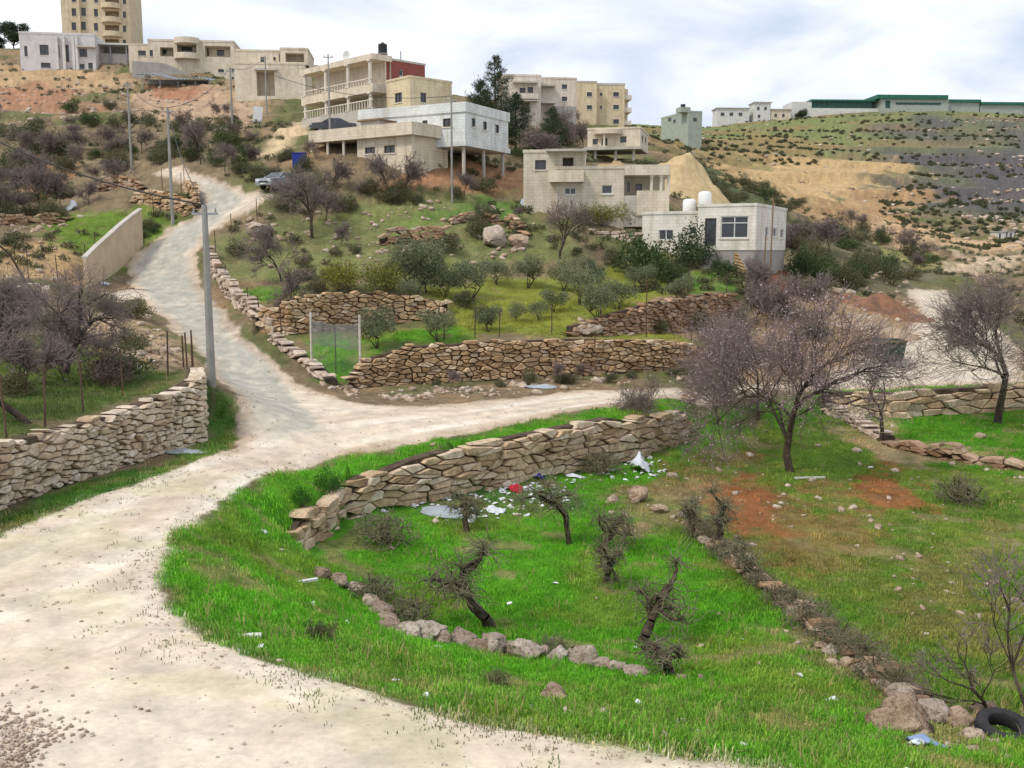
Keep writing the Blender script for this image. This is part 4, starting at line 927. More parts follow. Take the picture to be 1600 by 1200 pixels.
# ------------------------------------------------------------------ buildings
CR = (.62, .53, .40)
def plaster(name, c, d=.78): return M(name, c, tuple(x * d for x in c), .9, .9, .25, 18, spec=.15, lo=.3, hi=.6)
def block_mat(name, c, bw=.5, bh=.25, joint=.76):
    m, t, b = mat_base(name, .9, .15); tcn = nd(t, 'ShaderNodeTexCoord')
    sx = nd(t, 'ShaderNodeSeparateXYZ'); t.links.new(tcn.outputs['Object'], sx.inputs[0]); ad = nd(t, 'ShaderNodeMath', operation='ADD'); t.links.new(sx.outputs[0], ad.inputs[0]); t.links.new(sx.outputs[1], ad.inputs[1])
    cx = nd(t, 'ShaderNodeCombineXYZ'); t.links.new(ad.outputs[0], cx.inputs[0]); t.links.new(sx.outputs[2], cx.inputs[1])
    br = nd(t, 'ShaderNodeTexBrick'); br.inputs['Scale'].default_value = 1; br.inputs['Brick Width'].default_value = bw; br.inputs['Row Height'].default_value = bh; br.inputs['Mortar Size'].default_value = .016
    br.inputs['Color1'].default_value = (*c, 1); br.inputs['Color2'].default_value = (*[x * .9 for x in c], 1); br.inputs['Mortar'].default_value = (*[x * joint for x in c], 1)
    t.links.new(cx.outputs[0], br.inputs['Vector'])
    cc = mul(t, br.outputs['Color'], ramp(t, noise_fac(t, .9, 6, .65), [(.3, (.84, .82, .79)), (.62, (1.04, 1.04, 1.04))]))
    mp = nd(t, 'ShaderNodeMapping'); mp.inputs['Scale'].default_value = (2.2, 2.2, .22); g_ = nd(t, 'ShaderNodeNewGeometry'); t.links.new(g_.outputs['Position'], mp.inputs[0])
    sn = nd(t, 'ShaderNodeTexNoise'); sn.inputs['Scale'].default_value = 1; sn.inputs['Detail'].default_value = 5; t.links.new(mp.outputs[0], sn.inputs['Vector'])
    cc = mul(t, cc, ramp(t, sn.outputs['Fac'], [(.32, (.84, .82, .78)), (.52, (1.02, 1.02, 1.02))]))      # rain streaks
    t.links.new(cc, b.inputs['Base Color']); bump(t, b, noise_fac(t, 16, 5), .3); return m
MT = {
 'cream': block_mat('cream_block', (.68, .60, .47)), 'white': block_mat('white_block', (.74, .71, .63)), 'blue': block_mat('pale_blue_block', (.66, .685, .66)),
 'yellow': block_mat('yellow_block', (.66, .56, .37)), 'pink': block_mat('pinkish_block', (.70, .62, .53)), 'tower': block_mat('tower_stone', (.66, .55, .38)), 'grey': plaster('grey_concrete', (.34, .32, .29)),
 'red': plaster('red_plaster', (.29, .095, .075)), 'tan': block_mat('tan_block', (.64, .57, .46)), 'lilac': plaster('greyish_white_plaster', (.60, .57, .56)), 'green': plaster('grey_green_plaster', (.36, .40, .34)),
 'roofgreen': M('green_sheet', (.035, .16, .10), (.02, .10, .07), 1, .6, 0), 'darkgreen': M('dark_green_panel', (.03, .085, .065), (.02, .055, .045), .6, .4, 0), 'pale': plaster('pale_render', (.62, .62, .58)),
 'tile': M('red_roof_tile', (.33, .12, .08), (.22, .08, .06), 2, .9, .4, 12),
}
GLASS = M('window_glass', (.045, .05, .055), (.03, .032, .036), .6, .12, 0, spec=.6)
FRAME = M('window_frame', (.62, .62, .6), (.55, .55, .53), 4, .5, 0); FRAMED = M('dark_frame', (.10, .085, .07), (.07, .06, .05), 4, .5, 0)
CONC = plaster('concrete_slab', (.50, .46, .40)); COLUMN = plaster('column_stone', (.66, .60, .50)); METAL = M('galvanised_metal', (.36, .36, .37), (.26, .26, .27), 3, .5, 0, metal=.4)
WOOD = M('old_wood', (.26, .17, .09), (.15, .10, .055), 8, .9, .5, 40)
class Bld:
    def __init__(s, name, label, u, v, Y, yaw, cat='house'):
        s.O = PY(u, v, Y); s.yaw = math.radians(yaw); s.root = empty(name, s.O, s.yaw, label, cat)
        s.Rm = Matrix.Rotation(-s.yaw, 3, 'Z')
    def px(s, face, off, u, v):
        a, sl_ = ray(u, v); d = s.Rm @ Vector((a, 1, sl_)); p = s.Rm @ (Vector((0, 0, CZ)) - s.O)
        t = (off - p.y) / d.y if face in 'FB' else (off - p.x) / d.x
        q = p + d * t; return (q.x if face in 'FB' else q.y), q.z
    def op(s, face, off, u0, v0, u1, v1, kind='w'):
        a, z1 = s.px(face, off, (u0 + u1) / 2, v0); _, z0 = s.px(face, off, (u0 + u1) / 2, v1)
        a0 = s.px(face, off, u0, (v0 + v1) / 2)[0]; a1 = s.px(face, off, u1, (v0 + v1) / 2)[0]
        return (min(a0, a1), max(a0, a1), z0, z1, kind)
    def X(s, u, v, off=0): return s.px('F', off, u, v)[0]
    def Yl(s, u, v, off=0): return s.px('L', off, u, v)[0]
    def Zf(s, u, v, off=0, face='F'): return s.px(face, off, u, v)[1]
    def box(s, name, mat, x0, x1, y0, y1, z0, z1, parent=None):
        return MB().box(x0, x1, y0, y1, z0, z1).build(name, mat, parent or s.root)
    def block(s, mat, x0, x1, y0, y1, z0, z1, F=(), L=(), Rr=(), name='wall', lip=0, lipmat=None, frame=None, foot=3.0):
        mb = MB(); zb = z0 - foot; wins = []
        faces = {'F': (F, lambda a, d, z: (a, y0 + d, z), x0, x1, 1), 'L': (L, lambda a, d, z: (x0 + d, a, z), y0, y1, -1), 'R': (Rr, lambda a, d, z: (x1 - d, a, z), y0, y1, 1), 'B': ((), lambda a, d, z: (a, y1 - d, z), x0, x1, -1)}
        for f, (ops, P, a0, a1, sg) in faces.items():
            ops = [(max(q[0], a0 + .05), min(q[1], a1 - .05), max(q[2], zb + .05), min(q[3], z1 - .05), q[4]) for q in ops]
            ops = [q for q in ops if q[1] - q[0] > .08 and q[3] - q[2] > .08]
            xs = sorted({a0, a1, *[q[0] for q in ops], *[q[1] for q in ops]}); zs = sorted({zb, z1, *[q[2] for q in ops], *[q[3] for q in ops]})
            for i in range(len(xs) - 1):
                for j in range(len(zs) - 1):
                    ca, cz = (xs[i] + xs[i + 1]) / 2, (zs[j] + zs[j + 1]) / 2
                    if any(q[0] < ca < q[1] and q[2] < cz < q[3] for q in ops): continue
                    V = [P(xs[i], 0, zs[j]), P(xs[i + 1], 0, zs[j]), P(xs[i + 1], 0, zs[j + 1]), P(xs[i], 0, zs[j + 1])]
                    mb.add(V, [(0, 1, 2, 3) if sg > 0 else (3, 2, 1, 0)])
            for q in ops:
                d = 2.2 if q[4] == 'v' else .16
                c = [(q[0], q[2]), (q[1], q[2]), (q[1], q[3]), (q[0], q[3])]
                for k in range(4):
                    (aa, za), (ab, zb_) = c[k], c[(k + 1) % 4]
                    mb.add([P(aa, 0, za), P(ab, 0, zb_), P(ab, d, zb_), P(aa, d, za)], [(0, 1, 2, 3)])
                if q[4] == 'v': mb.add([P(*[c[k][0], d, c[k][1]]) for k in range(4)], [(0, 1, 2, 3)])
                else: wins.append((f, P, q))
        mb.add([(x0, y0, z1), (x1, y0, z1), (x1, y1, z1), (x0, y1, z1)], [(0, 1, 2, 3)])
        wl = mb.build(name, mat, s.root)
        for f, P, q in wins:
            a0, a1, z0_, z1_, kd = q; w_ = min(.07, (a1 - a0) * .1)
            bars = [(a0, a1, z0_, z0_ + w_), (a0, a1, z1_ - w_, z1_), (a0, a0 + w_, z0_ + w_, z1_ - w_), (a1 - w_, a1, z0_ + w_, z1_ - w_)]
            if kd in ('w', 'W') and a1 - a0 > .9: bars.append(((a0 + a1) / 2 - w_ / 2, (a0 + a1) / 2 + w_ / 2, z0_ + w_, z1_ - w_))
            if kd == 'W': bars.append((a0 + w_, a1 - w_, z0_ + (z1_ - z0_) * .7 - w_ / 2, z0_ + (z1_ - z0_) * .7 + w_ / 2))
            fb = MB()
            for (b0, b1, c0, c1) in bars:
                V = [P(b0, .07, c0), P(b1, .07, c0), P(b1, .07, c1), P(b0, .07, c1), P(b0, .155, c0), P(b1, .155, c0), P(b1, .155, c1), P(b0, .155, c1)]
                fb.add(V, [(0, 1, 2, 3), (0, 1, 5, 4), (1, 2, 6, 5), (2, 3, 7, 6), (3, 0, 4, 7)])
            wo = fb.build('door' if kd == 'd' else 'window', (frame or FRAMED) if kd != 'd' else FRAMED, s.root)
            MB().add([P(a0, .13, z0_), P(a1, .13, z0_), P(a1, .13, z1_), P(a0, .13, z1_)], [(0, 1, 2, 3)]).build('pane', GLASS, wo)
            if kd != 'd':
                sb = MB(); V = [P(a0 - .08, -.07, z0_ - .1), P(a1 + .08, -.07, z0_ - .1), P(a1 + .08, -.07, z0_ - .01), P(a0 - .08, -.07, z0_ - .01), P(a0 - .08, .06, z0_ - .1), P(a1 + .08, .06, z0_ - .1), P(a1 + .08, .06, z0_ - .01), P(a0 - .08, .06, z0_ - .01)]
                sb.add(V, [(0, 1, 2, 3), (0, 1, 5, 4), (1, 2, 6, 5), (2, 3, 7, 6), (3, 0, 4, 7)]).build('sill', COLUMN, wo)
        if lip:
            lm = lipmat or mat; t_ = .22
            mb = MB()
            for (a, b, c, d) in ((x0 - .06, x1 + .06, y0 - .06, y0 + t_), (x0 - .06, x1 + .06, y1 - t_, y1 + .06), (x0 - .06, x0 + t_, y0 + t_, y1 - t_), (x1 - t_, x1 + .06, y0 + t_, y1 - t_)):
                mb.box(a, b, c, d, z1 - .12, z1 + lip)
            mb.build('parapet', lm, s.root)
        return wl
    def col(s, x, y, z0, z1, r=.16, mat=None, name='column', k=10, cap=True):
        mb = MB().cyl(x, y, z0, z1, r, r * .92, k)
        if cap: mb.box(x - r * 1.35, x + r * 1.35, y - r * 1.35, y + r * 1.35, z1 - .12, z1 + .002).box(x - r * 1.35, x + r * 1.35, y - r * 1.35, y + r * 1.35, z0, z0 + .1)
        return mb.build(name, mat or COLUMN, s.root)
    def bow(s, name, mat, xc, y0, r, z0, z1, k=14, squash=.8, wall=None):
        """rounded bay projecting from a front face; wall = thickness for a hollow parapet"""
        pts = [(xc + r * math.cos(math.pi + math.pi * i / k), y0 + squash * r * math.sin(math.pi + math.pi * i / k)) for i in range(k + 1)]
        if wall:
            inn = [(xc + (r - wall) * math.cos(math.pi + math.pi * i / k), y0 + squash * (r - wall) * math.sin(math.pi + math.pi * i / k)) for i in range(k, -1, -1)]
            return MB().prism(pts + inn, z0, z1).build(name, mat, s.root)
        return MB().prism(pts + [(xc + r, y0 + .2), (xc - r, y0 + .2)], z0, z1).build(name, mat, s.root)

# --- pale stone house with narrow side windows, right of the plot
b = Bld('white_house', 'small white block house on a grey basement with two rooftop water tanks', 1180, 391, 72, -27)
zt = b.Zf(1180, 319); xl = b.X(1001, 360); xm = b.X(1090, 360); yr = b.Yl(1228, 360)
zg = b.Zf(1180, 440)
b.block(MT['white'], xm, 0, 0, yr, 0, zt, F=[b.op('F', 0, 1101, 341, 1119, 384, 'd'), b.op('F', 0, 1126, 338, 1169, 372, 'W')],
        Rr=[b.op('R', 0, 1195.5, 355, 1200.5, 370), b.op('R', 0, 1207.5, 356, 1213.5, 370), b.op('R', 0, 1219, 358, 1224.5, 372)], foot=.0, lip=.08, frame=FRAME)
zt2 = b.Zf(1001, 333, .35)
b.block(MT['white'], xl, xm - .01, .35, yr - .6, 0, zt2, F=[b.op('F', .35, 1029, 359, 1052, 375, 'w'), b.op('F', .35, 1077, 355, 1088, 366, 'w')], foot=2.0, lip=.1, frame=FRAME)
b.block(MT['grey'], xm + .12, -.06, .06, yr - .08, zg, -.003, name='basement_wall', foot=2)
for i, (u, dz) in enumerate([(1077, 0), (1101, 0)]):
    x = b.X(u, 322, 2.2); mb = MB(); zb = (zt2 if i == 0 else zt) ; r = .5
    prof = [(0, .42), (.06, .5), (.95, .5), (1.08, .42), (1.14, .2), (1.14, .0001)]
    P = []; k = 16
    for z, rr in prof: P += [(rr * math.cos(6.2832 * j / k), rr * math.sin(6.2832 * j / k), z) for j in range(k)]
    Fc = [(q * k + j, q * k + (j + 1) % k, (q + 1) * k + (j + 1) % k, (q + 1) * k + j) for q in range(len(prof) - 1) for j in range(k)]
    o = mb.add(P, Fc).build('water_tank', M('white_plastic', (.78, .78, .76), (.66, .66, .64), 1.2, .45, 0) if i == 0 else bpy.data.materials['white_plastic'], None, True)
    o.location = s_ = b.O + Matrix.Rotation(b.yaw, 3, 'Z') @ Vector((x, 2.2, zb + .0)); o.rotation_euler = (0, 0, i * .7)
    o.scale = (1.0, 1.0, .95 if i == 0 else 1.0)
    tag(o, ['left white plastic water tank on the white house roof', 'right white plastic water tank on the white house roof'][i], 'water tank')
for i, u in enumerate((1197, 1203)):
    g0 = b.O + Matrix.Rotation(b.yaw, 3, 'Z') @ Vector((.5 + .35 * i, .8 + .5 * i, 0)); z_ = gz(g0.x, g0.y)
    o = MB().tube([(0, 0, -.3), (.05, .02, (3.2 if i == 0 else 6.0))], [.06, .045], 6).build('timber_post', WOOD); o.location = (g0.x, g0.y, z_)
    tag(o, ['short weathered post leaning at the corner of the white house', 'tall thin post at the corner of the white house'][i], 'post')
# small flight of steps and a pallet
g0 = b.O + Matrix.Rotation(b.yaw, 3, 'Z') @ Vector((b.X(1104, 384, -.4) , -.9, 0)); rt = empty('concrete_steps', (g0.x, g0.y, gz(g0.x, g0.y) - .2), b.yaw, 'rough concrete steps below the white house door', 'steps')
zt_ = b.O.z - rt.location.z
for i in range(5): MB().box(-.6, .6, .6 - i * .32, .92 - i * .32 - .005, 0, zt_ * (1 - i / 5)).build('step', MT['grey'], rt)
g = G(1160, 428); rt = empty('pallet', g + Vector((0, 0, .03)), .4, 'tan wooden pallet leaning on the slope under the white house', 'pallet'); rt.rotation_euler = (1.15, .25, .35)
for i in range(6): MB().box(-.75, .75, i * .26, i * .26 + .16, .1, .13).build('plank', bpy.data.materials.get('pallet_wood') or M('pallet_wood', (.52, .34, .16), (.36, .23, .11), 6, .85, .3), rt)
for i in range(3): MB().box(-.74 + i * .68, -.62 + i * .68, .002, 1.455, 0, .098).build('bearer', WOOD, rt)

# --- hill house with cantilevered balcony, centre right
b = Bld('hill_house', 'two level cream block house with a boxed balcony and an open porch', 975, 305, 80, -5)
X, Yl, Zf, op = b.X, b.Yl, b.Zf, b.op
zl = Zf(975, 261)
b.block(MT['tan'], X(868, 290), 0, 0, 7, 0, zl, F=[op('F', 0, 940, 289, 957, 303, 'w'), op('F', 0, 882, 293, 900, 304, 'w')], lip=.1, frame=FRAME)
yu = .5
b.block(MT['tan'], X(818, 260, yu), X(914, 260, yu), yu, 6, Zf(860, 287, yu), Zf(860, 236, yu), F=[op('F', yu, 836, 250, 853, 265, 'w'), op('F', yu, 879, 246, 896, 265, 'v')], lip=.12, foot=4)
yb = -.9
b.box('balcony', MT['cream'], X(858, 275, yb), X(912, 275, yb), yb, yu - .01, Zf(885, 284, yb), Zf(885, 266, yb))
b.box('roof_slab', CONC, X(853, 232, yb), X(916, 232, yb), yb + .1, yu + 2, Zf(885, 235.5, yb), Zf(885, 232, yb))
xe = X(1046, 290); zr0, zr1 = Zf(975, 274), Zf(975, 258)
b.box('porch_roof', MT['tan'], .01, xe, -.3, 5.5, zr0, zr1)
b.block(MT['tan'], .01, xe - .2, 2.6, 6.5, 0, zr0 - .003, F=[op('F', 2.6, 993, 287, 1003, 302, 'w'), op('F', 2.6, 980, 285, 984, 300, 'd')], foot=1)
for u in (1018, 1033, 1044): b.col(X(u, 290, .1), .1, 0, zr0 - .003, .13)
b.box('porch_wall', MT['tan'], 1.0, xe, -.1, .02, -1.6, .35)
b.box('porch_floor', CONC, .02, xe - .02, .03, 2.58, -2.5, -.02)
# --- sand heap beside it
def heap(name, label, u, v, wx, wy, h, c1, c2, seed, Yk=None, cat='heap', rz=0, lump=.25):
    g_ = at_ground(u, Yk) if Yk else G(u, v); n = 26; P = []; Fc = []
    for i in range(n + 1):
        for j in range(n + 1):
            x, y = (i / n * 2 - 1), (j / n * 2 - 1); r = math.hypot(x, y); hh = max(0, 1 - r) ** .9
            P.append([x * wx, y * wy, hh * h])
    P = np.array(P); P[:, 2] += (fbm(P[:, 0] * 1.2 + seed, P[:, 1] * 1.2, seed) - .5) * lump * h * (P[:, 2] > 0)
    c, s_ = math.cos(rz), math.sin(rz); wx_ = g_.x + P[:, 0] * c - P[:, 1] * s_; wy_ = g_.y + P[:, 0] * s_ + P[:, 1] * c
    P[:, 2] += sample(Z, wx_, wy_) - g_.z - .05; P[:, 0] = wx_ - g_.x; P[:, 1] = wy_ - g_.y
    for i in range(n):
        for j in range(n):
            q = [i * (n + 1) + j, (i + 1) * (n + 1) + j, (i + 1) * (n + 1) + j + 1, i * (n + 1) + j + 1]; Fc.append(q)
    o = mobj(name, fast_mesh(name, P, np.array(Fc), M(name + str(seed), c1, c2, 1.5, .95, .8, 9, dist=.1), True), None, g_); return tag(o, label, cat)
heap('sand_heap', 'steep heap of yellow sand spilling right of the hill house', 1075, 285, 5.0, 4.5, 3.6, (.56, .44, .25), (.44, .32, .17), 3, 97)
heap('earth_heap', 'tan earth bank piled behind the hill house roof', 965, 262, 4.5, 3.0, 2.6, (.46, .34, .19), (.30, .21, .11), 4, 92)
heap('earth_heap', 'dark red earth heap beside the white house basement', 1215, 450, 2.2, 1.5, .9, (.22, .085, .055), (.12, .055, .04), 5, lump=.8)
heap('earth_heap', 'reddish rubble heap between turning area and white house', 1375, 486, 4.2, 1.8, 1.3, (.30, .15, .085), (.16, .095, .065), 6, lump=.9)
heap('earth_heap', 'pale rubble heap behind the green skip', 1360, 515, 3.5, 1.6, 1.0, (.46, .36, .26), (.32, .22, .14), 7, lump=.9)

# --- pale blue house on pillars
b = Bld('pale_blue_house', 'pale blue block house raised on pillars beside the pine trees', 727, 220, 84, 62)
X, Yl, Zf, op = b.X, b.Yl, b.Zf, b.op
zt = Zf(727, 160); xe = X(794, 205); ye = Yl(562, 195)
b.block(MT['blue'], 0, xe, 0, ye, 0, zt - .02, F=[op('F', 0, 737, 185, 743, 198), op('F', 0, 755, 190, 761, 203), op('F', 0, 774, 195, 780, 208)],
        L=[op('L', 0, 692, 185, 707, 198), op('L', 0, 660, 188, 668, 195)], foot=.0, frame=FRAMED)
b.box('parapet', MT['blue'], -.12, xe + .12, -.12, ye + .1, zt - .75, zt + .05)
b.box('floor_slab', MT['blue'], -.1, xe + .25, -.1, ye, -.4, -.003)
for x, y in ((.4, .4), (xe * .5, .4), (xe - .3, .4), (.4, ye * .35), (xe - .3, ye * .35), (xe * .5, ye * .35)): b.col(x, y, -4.5, -.402, .16, CONC, 'pillar', cap=False)
# --- low flat roofed house in front
b = Bld('flat_roofed_house', 'low cream house with a deep flat roof edge and an open carport', 644, 240, 82, 55)
X, Yl, Zf, op = b.X, b.Yl, b.Zf, b.op
z1, z0 = Zf(644, 189.5), Zf(644, 209.5); xe = X(710, 215); ye = Yl(482, 215)
b.box('roof_edge', MT['cream'], 0, xe, 0, ye, z0, z1)
y1 = Yl(558, 225, .6)
b.block(MT['cream'], .6, xe - .3, .5, y1, 0, z0 - .003, L=[op('L', .6, 570, 230, 586, 240), op('L', .6, 600, 227, 617, 239)], F=[op('F', .5, 690, 222, 704, 234)], frame=FRAMED)
b.block(MT['grey'], 2.8, xe - .3, y1 + .005, ye - .2, 0, z0 - .003, L=[op('L', 2.8, 500, 226, 515, 245, 'd')])
for u in (537, 512, 487): b.col(.35, Yl(u, 225, .35), -2.5, z0 - .003, .13, cap=False)
b.box('rooftop_hut', MT['grey'], 1.2, 3.2, Yl(592, 185, 1.2), Yl(563, 185, 1.2), z1 + .003, z1 + .55)
b.box('hut_roof', WOOD, 1.0, 3.4, Yl(595, 185, 1.2), Yl(560, 185, 1.2), z1 + .553, z1 + .66)
# --- villa with two storeys of verandas
b = Bld('villa', 'cream two storey villa with colonnaded verandas and a red upper wall', 583, 168, 99, 44)
X, Yl, Zf, op = b.X, b.Yl, b.Zf, b.op
L_ = 'L'; zt = Zf(583, 83, 0, L_); z2 = Zf(583, 136, 0, L_); ye = Yl(472, 150); xe = X(612, 130)
zr = Zf(583, 92, 0, L_)
b.box('roof', MT['cream'], -.15, xe, -.15, ye + .1, zr, zt)
b.box('balcony_floor', MT['cream'], -.1, 2.3, -.1, ye + .05, z2 - .45, z2 + .35)
b.box('terrace_floor', CONC, -.1, 2.3, -.1, ye + .05, -3, 0)
ops = [op('L', 2.3, u0, v0, u1, v1, k) for u0, v0, u1, v1, k in [(492, 160, 503, 178, 'd'), (520, 155, 532, 168, 'w'), (548, 155, 559, 166, 'w'), (497, 112, 506, 132, 'd'), (525, 112, 536, 124, 'w'), (548, 108, 556, 128, 'd')]]
b.block(MT['cream'], 2.3, xe - .05, .05, ye - .05, 0, zr - .003, L=ops, foot=3)
for i, u in enumerate((475, 507.5, 542.5, 577)):
    y = Yl(u, 120); b.col(.12, y, z2 + .352, zr - .003, .2, k=8); b.col(.12, y, .002, z2 - .452, .2, k=8)
for lev, (za, zb) in enumerate(((0.002, .75), (z2 + .352, z2 + .85))):
    rail = b.box('balustrade_rail', COLUMN, -.02, .14, .1, ye - .1, zb, zb + .1)
    n = 26
    for i in range(n):
        y = .25 + (ye - .5) * (i + .5) / n; MB().cyl(.06, y, za, zb - .002, .07, .05, 6).build('baluster', COLUMN, rail)
x0 = X(601, 100, .3)
b.block(MT['red'], x0 + .02, X(664, 108, .3), .3, 6, z2 + .4, Zf(640, 97, .3), F=[op('F', .3, 624, 109, 630, 119, 'w')], foot=.4, frame=FRAME, lip=.08, lipmat=CONC)
b.box('end_wall', MT['cream'], x0 - .14, x0 + .01, .06, ye - .1, z2 + .352, zr - .003)
b.box('aerial_mast', METAL, X(626, 90, 2), X(626, 90, 2) + .08, 2, 2.08, Zf(626, 97, 2), Zf(626, 80, 2))
b2 = Bld('yellow_annex', 'plain yellow block wing in front of the villa', 641, 167, 95, 42)
b2.block(MT['yellow'], 0, b2.X(706, 145), 0, b2.Yl(604, 145), 0, b2.Zf(641, 119), F=[b2.op('F', 0, 657, 145, 666, 160)], L=[b2.op('L', 0, 617, 145, 628, 160)], lip=.08, frame=FRAMED)
# water tank, dish and air conditioner of the villa
g0 = b.O + Matrix.Rotation(b.yaw, 3, 'Z') @ Vector((X(598, 80, 1.2), 1.2, zt + .003)); rt = empty('black_water_tank', g0, 0, 'black water tank on a steel stand on the villa roof', 'water tank')
BLK = M('black_plastic', (.03, .028, .032), (.02, .02, .022), 2, .5, 0)
MB().cyl(0, 0, .42, 1.3, .45, .45, 14).cyl(0, 0, 1.302, 1.4, .42, .2, 14).cyl(0, 0, 1.402, 1.48, .16, .14, 10).build('tank', BLK, rt)
st = MB()
for x in (-.35, .35):
    for y in (-.35, .35): st.box(x - .04, x + .04, y - .04, y + .04, 0, .36)
st.box(-.45, .45, -.45, .45, .362, .415).build('stand', METAL, rt)
g0 = b.O + Matrix.Rotation(b.yaw, 3, 'Z') @ Vector((.6, Yl(542, 84, .6), zt)); rt = empty('satellite_dish', g0, b.yaw - 1.4, 'white satellite dish on the villa roof edge', 'satellite dish')
MB().tube([(0, 0, 0), (0, 0, .5)], .03, 6).build('mast', METAL, rt)
P = [(0, 0, .55)] + [(r * math.cos(a) * 1, -.2 * r * r - .05, .55 + r * math.sin(a)) for r in (.25, .5) for a in [6.2832 * k / 14 for k in range(14)]]
Fc = [(0, 1 + k, 1 + (k + 1) % 14) for k in range(14)] + [(1 + k, 15 + k, 15 + (k + 1) % 14, 1 + (k + 1) % 14) for k in range(14)]
MB().add(P, Fc).build('dish', FRAME, rt)
# --- house with curved porch, small, above the hill house
b = Bld('porch_house', 'small cream house with a rounded porch roof on pillars above the hill house', 1000, 230, 122, -14)
X, Yl, Zf, op = b.X, b.Yl, b.Zf, b.op
zt = Zf(1000, 199); xl = X(918, 210)
b.block(MT['cream'], xl, 0, 0, b.px('R', 0, 1013, 215)[0], 0, zt, F=[op('F', 0, 926, 217, 934, 226), op('F', 0, 940, 216, 949, 227, 'd'), op('F', 0, 969, 213, 979, 223)], Rr=[op('R', 0, 1003, 212, 1005, 222), op('R', 0, 1008, 214, 1010, 224)], foot=0, lip=.1)
b.bow('porch_roof', MT['cream'], X(950, 205), 0, 1.7, Zf(950, 210), Zf(950, 203))
b.col(X(944, 215, -1), -1, 0, Zf(950, 210) - .003, .13)
b.box('floor_slab', CONC, xl - .2, .3, -1.6, 4, -.35, -.003)
for u in (930, 962, 990): b.col(X(u, 235, -.8), -.8, -3.5, -.353, .2, CONC, 'pillar', cap=False)
# --- apartment blocks
b = Bld('apartment_block', 'pinkish apartment block with slab balconies and a red tiled roof corner', 845, 190, 165, 8, 'building')
X, Yl, Zf, op = b.X, b.Yl, b.Zf, b.op
b.block(MT['pink'], X(788, 150), 0, 0, 10, 0, Zf(820, 118), F=[op('F', 0, 812, 137, 821, 145), op('F', 0, 824.5, 136, 833, 145), op('F', 0, 814, 160, 828, 176, 'v'), op('F', 0, 800, 160, 806, 168)], lip=.2)
for v0, v1, k in ((126.5, 129, 'balcony_roof'), (146, 154, 'balcony'), (155.5, 157.5, 'balcony_roof')):
    b.box(k, MT['pink'] if k == 'balcony' else CONC, X(803, 140, -1.5), X(841, 140, -1.5), -1.5, -.004, Zf(820, v1, -1.5), Zf(820, v0, -1.5))
b.block(MT['pink'], .01, X(901, 150, 2.5), 2.5, 12, -.5, Zf(870, 122, 2.5), F=[op('F', 2.5, 878, 132, 886, 139), op('F', 2.5, 878, 151, 886, 158)], lip=.15)
b.box('ground_floor', MT['grey'], X(857, 170, 1.8), X(900, 170, 1.8), 1.8, 2.49, -2, Zf(870, 166, 1.8))
for v in (133, 160): b.box('canopy', CONC, .02, 2.6, .6, 2.49, Zf(850, v), Zf(850, v - 2.5))
MB().add([(X(779, 118, 3) , 3, Zf(790, 119, 3)), (X(804, 118, 3), 3, Zf(790, 119, 3)), (X(804, 118, 3), 8, Zf(790, 119, 3)), (X(779, 118, 3), 8, Zf(790, 119, 3)), ((X(779, 118, 3) + X(804, 118, 3)) / 2, 5.5, Zf(790, 111, 3))], [(0, 1, 4), (1, 2, 4), (2, 3, 4), (3, 0, 4), (3, 2, 1, 0)]).build('tiled_roof', MT['tile'], b.root)
b.box('tower_wall', MT['pink'], X(783, 118, 3), X(801, 118, 3), 3.2, 7.8, Zf(790, 150, 3), Zf(790, 119, 3) - .003)
b = Bld('apartment_block', 'yellow apartment block with framed windows and stacked corner balconies', 930, 197, 190, 4, 'building')
X, Yl, Zf, op = b.X, b.Yl, b.Zf, b.op
zt = Zf(950, 132)
b.block(MT['yellow'], .01, X(976, 160), 0, 11, 0, zt, F=[op('F', 0, 958, 144, 967, 151), op('F', 0, 958, 164, 967, 171), op('F', 0, 958, 186.5, 967, 193.5), op('F', 0, 937.5, 145, 941, 150), op('F', 0, 937.5, 165, 941, 170)], lip=.25, lipmat=CONC)
b.block(MT['yellow'], X(900, 150, -1.5), 0, -1.5, 9, 0, Zf(915, 128, -1.5), F=[op('F', -1.5, 917, 144, 925, 151), op('F', -1.5, 917, 164.5, 925, 171)], lip=.2, lipmat=CONC)
for (u0, v0, u1, v1, o_) in [(957, 143, 968, 152, 0), (957, 163, 968, 172, 0), (957, 185.5, 968, 194.5, 0), (916, 143, 926, 152, -1.5), (916, 163.5, 926, 172, -1.5)]:
    q = op('F', o_, u0, v0, u1, v1); i = op('F', o_, u0 + 1, v0 + 1, u1 - 1, v1 - 1); mb = MB()
    mb.box(q[0], q[1], o_ - .05, o_ - .004, i[3], q[3]).box(q[0], q[1], o_ - .05, o_ - .004, q[2], i[2]).box(q[0], i[0], o_ - .05, o_ - .004, i[2] + .001, i[3] - .001).box(i[1], q[1], o_ - .05, o_ - .004, i[2] + .001, i[3] - .001)
    mb.build('window_surround', COLUMN, b.root)
xb = X(976, 160) + .005
for v0, v1 in ((148, 155), (167.5, 175), (188, 195)): b.box('balcony', COLUMN, xb, xb + 1.4, .3, 6, Zf(980, v1), Zf(980, v0))
b.block(MT['yellow'], xb, xb + .9, 1.6, 9, 0, zt - .5, name='rear_wall')
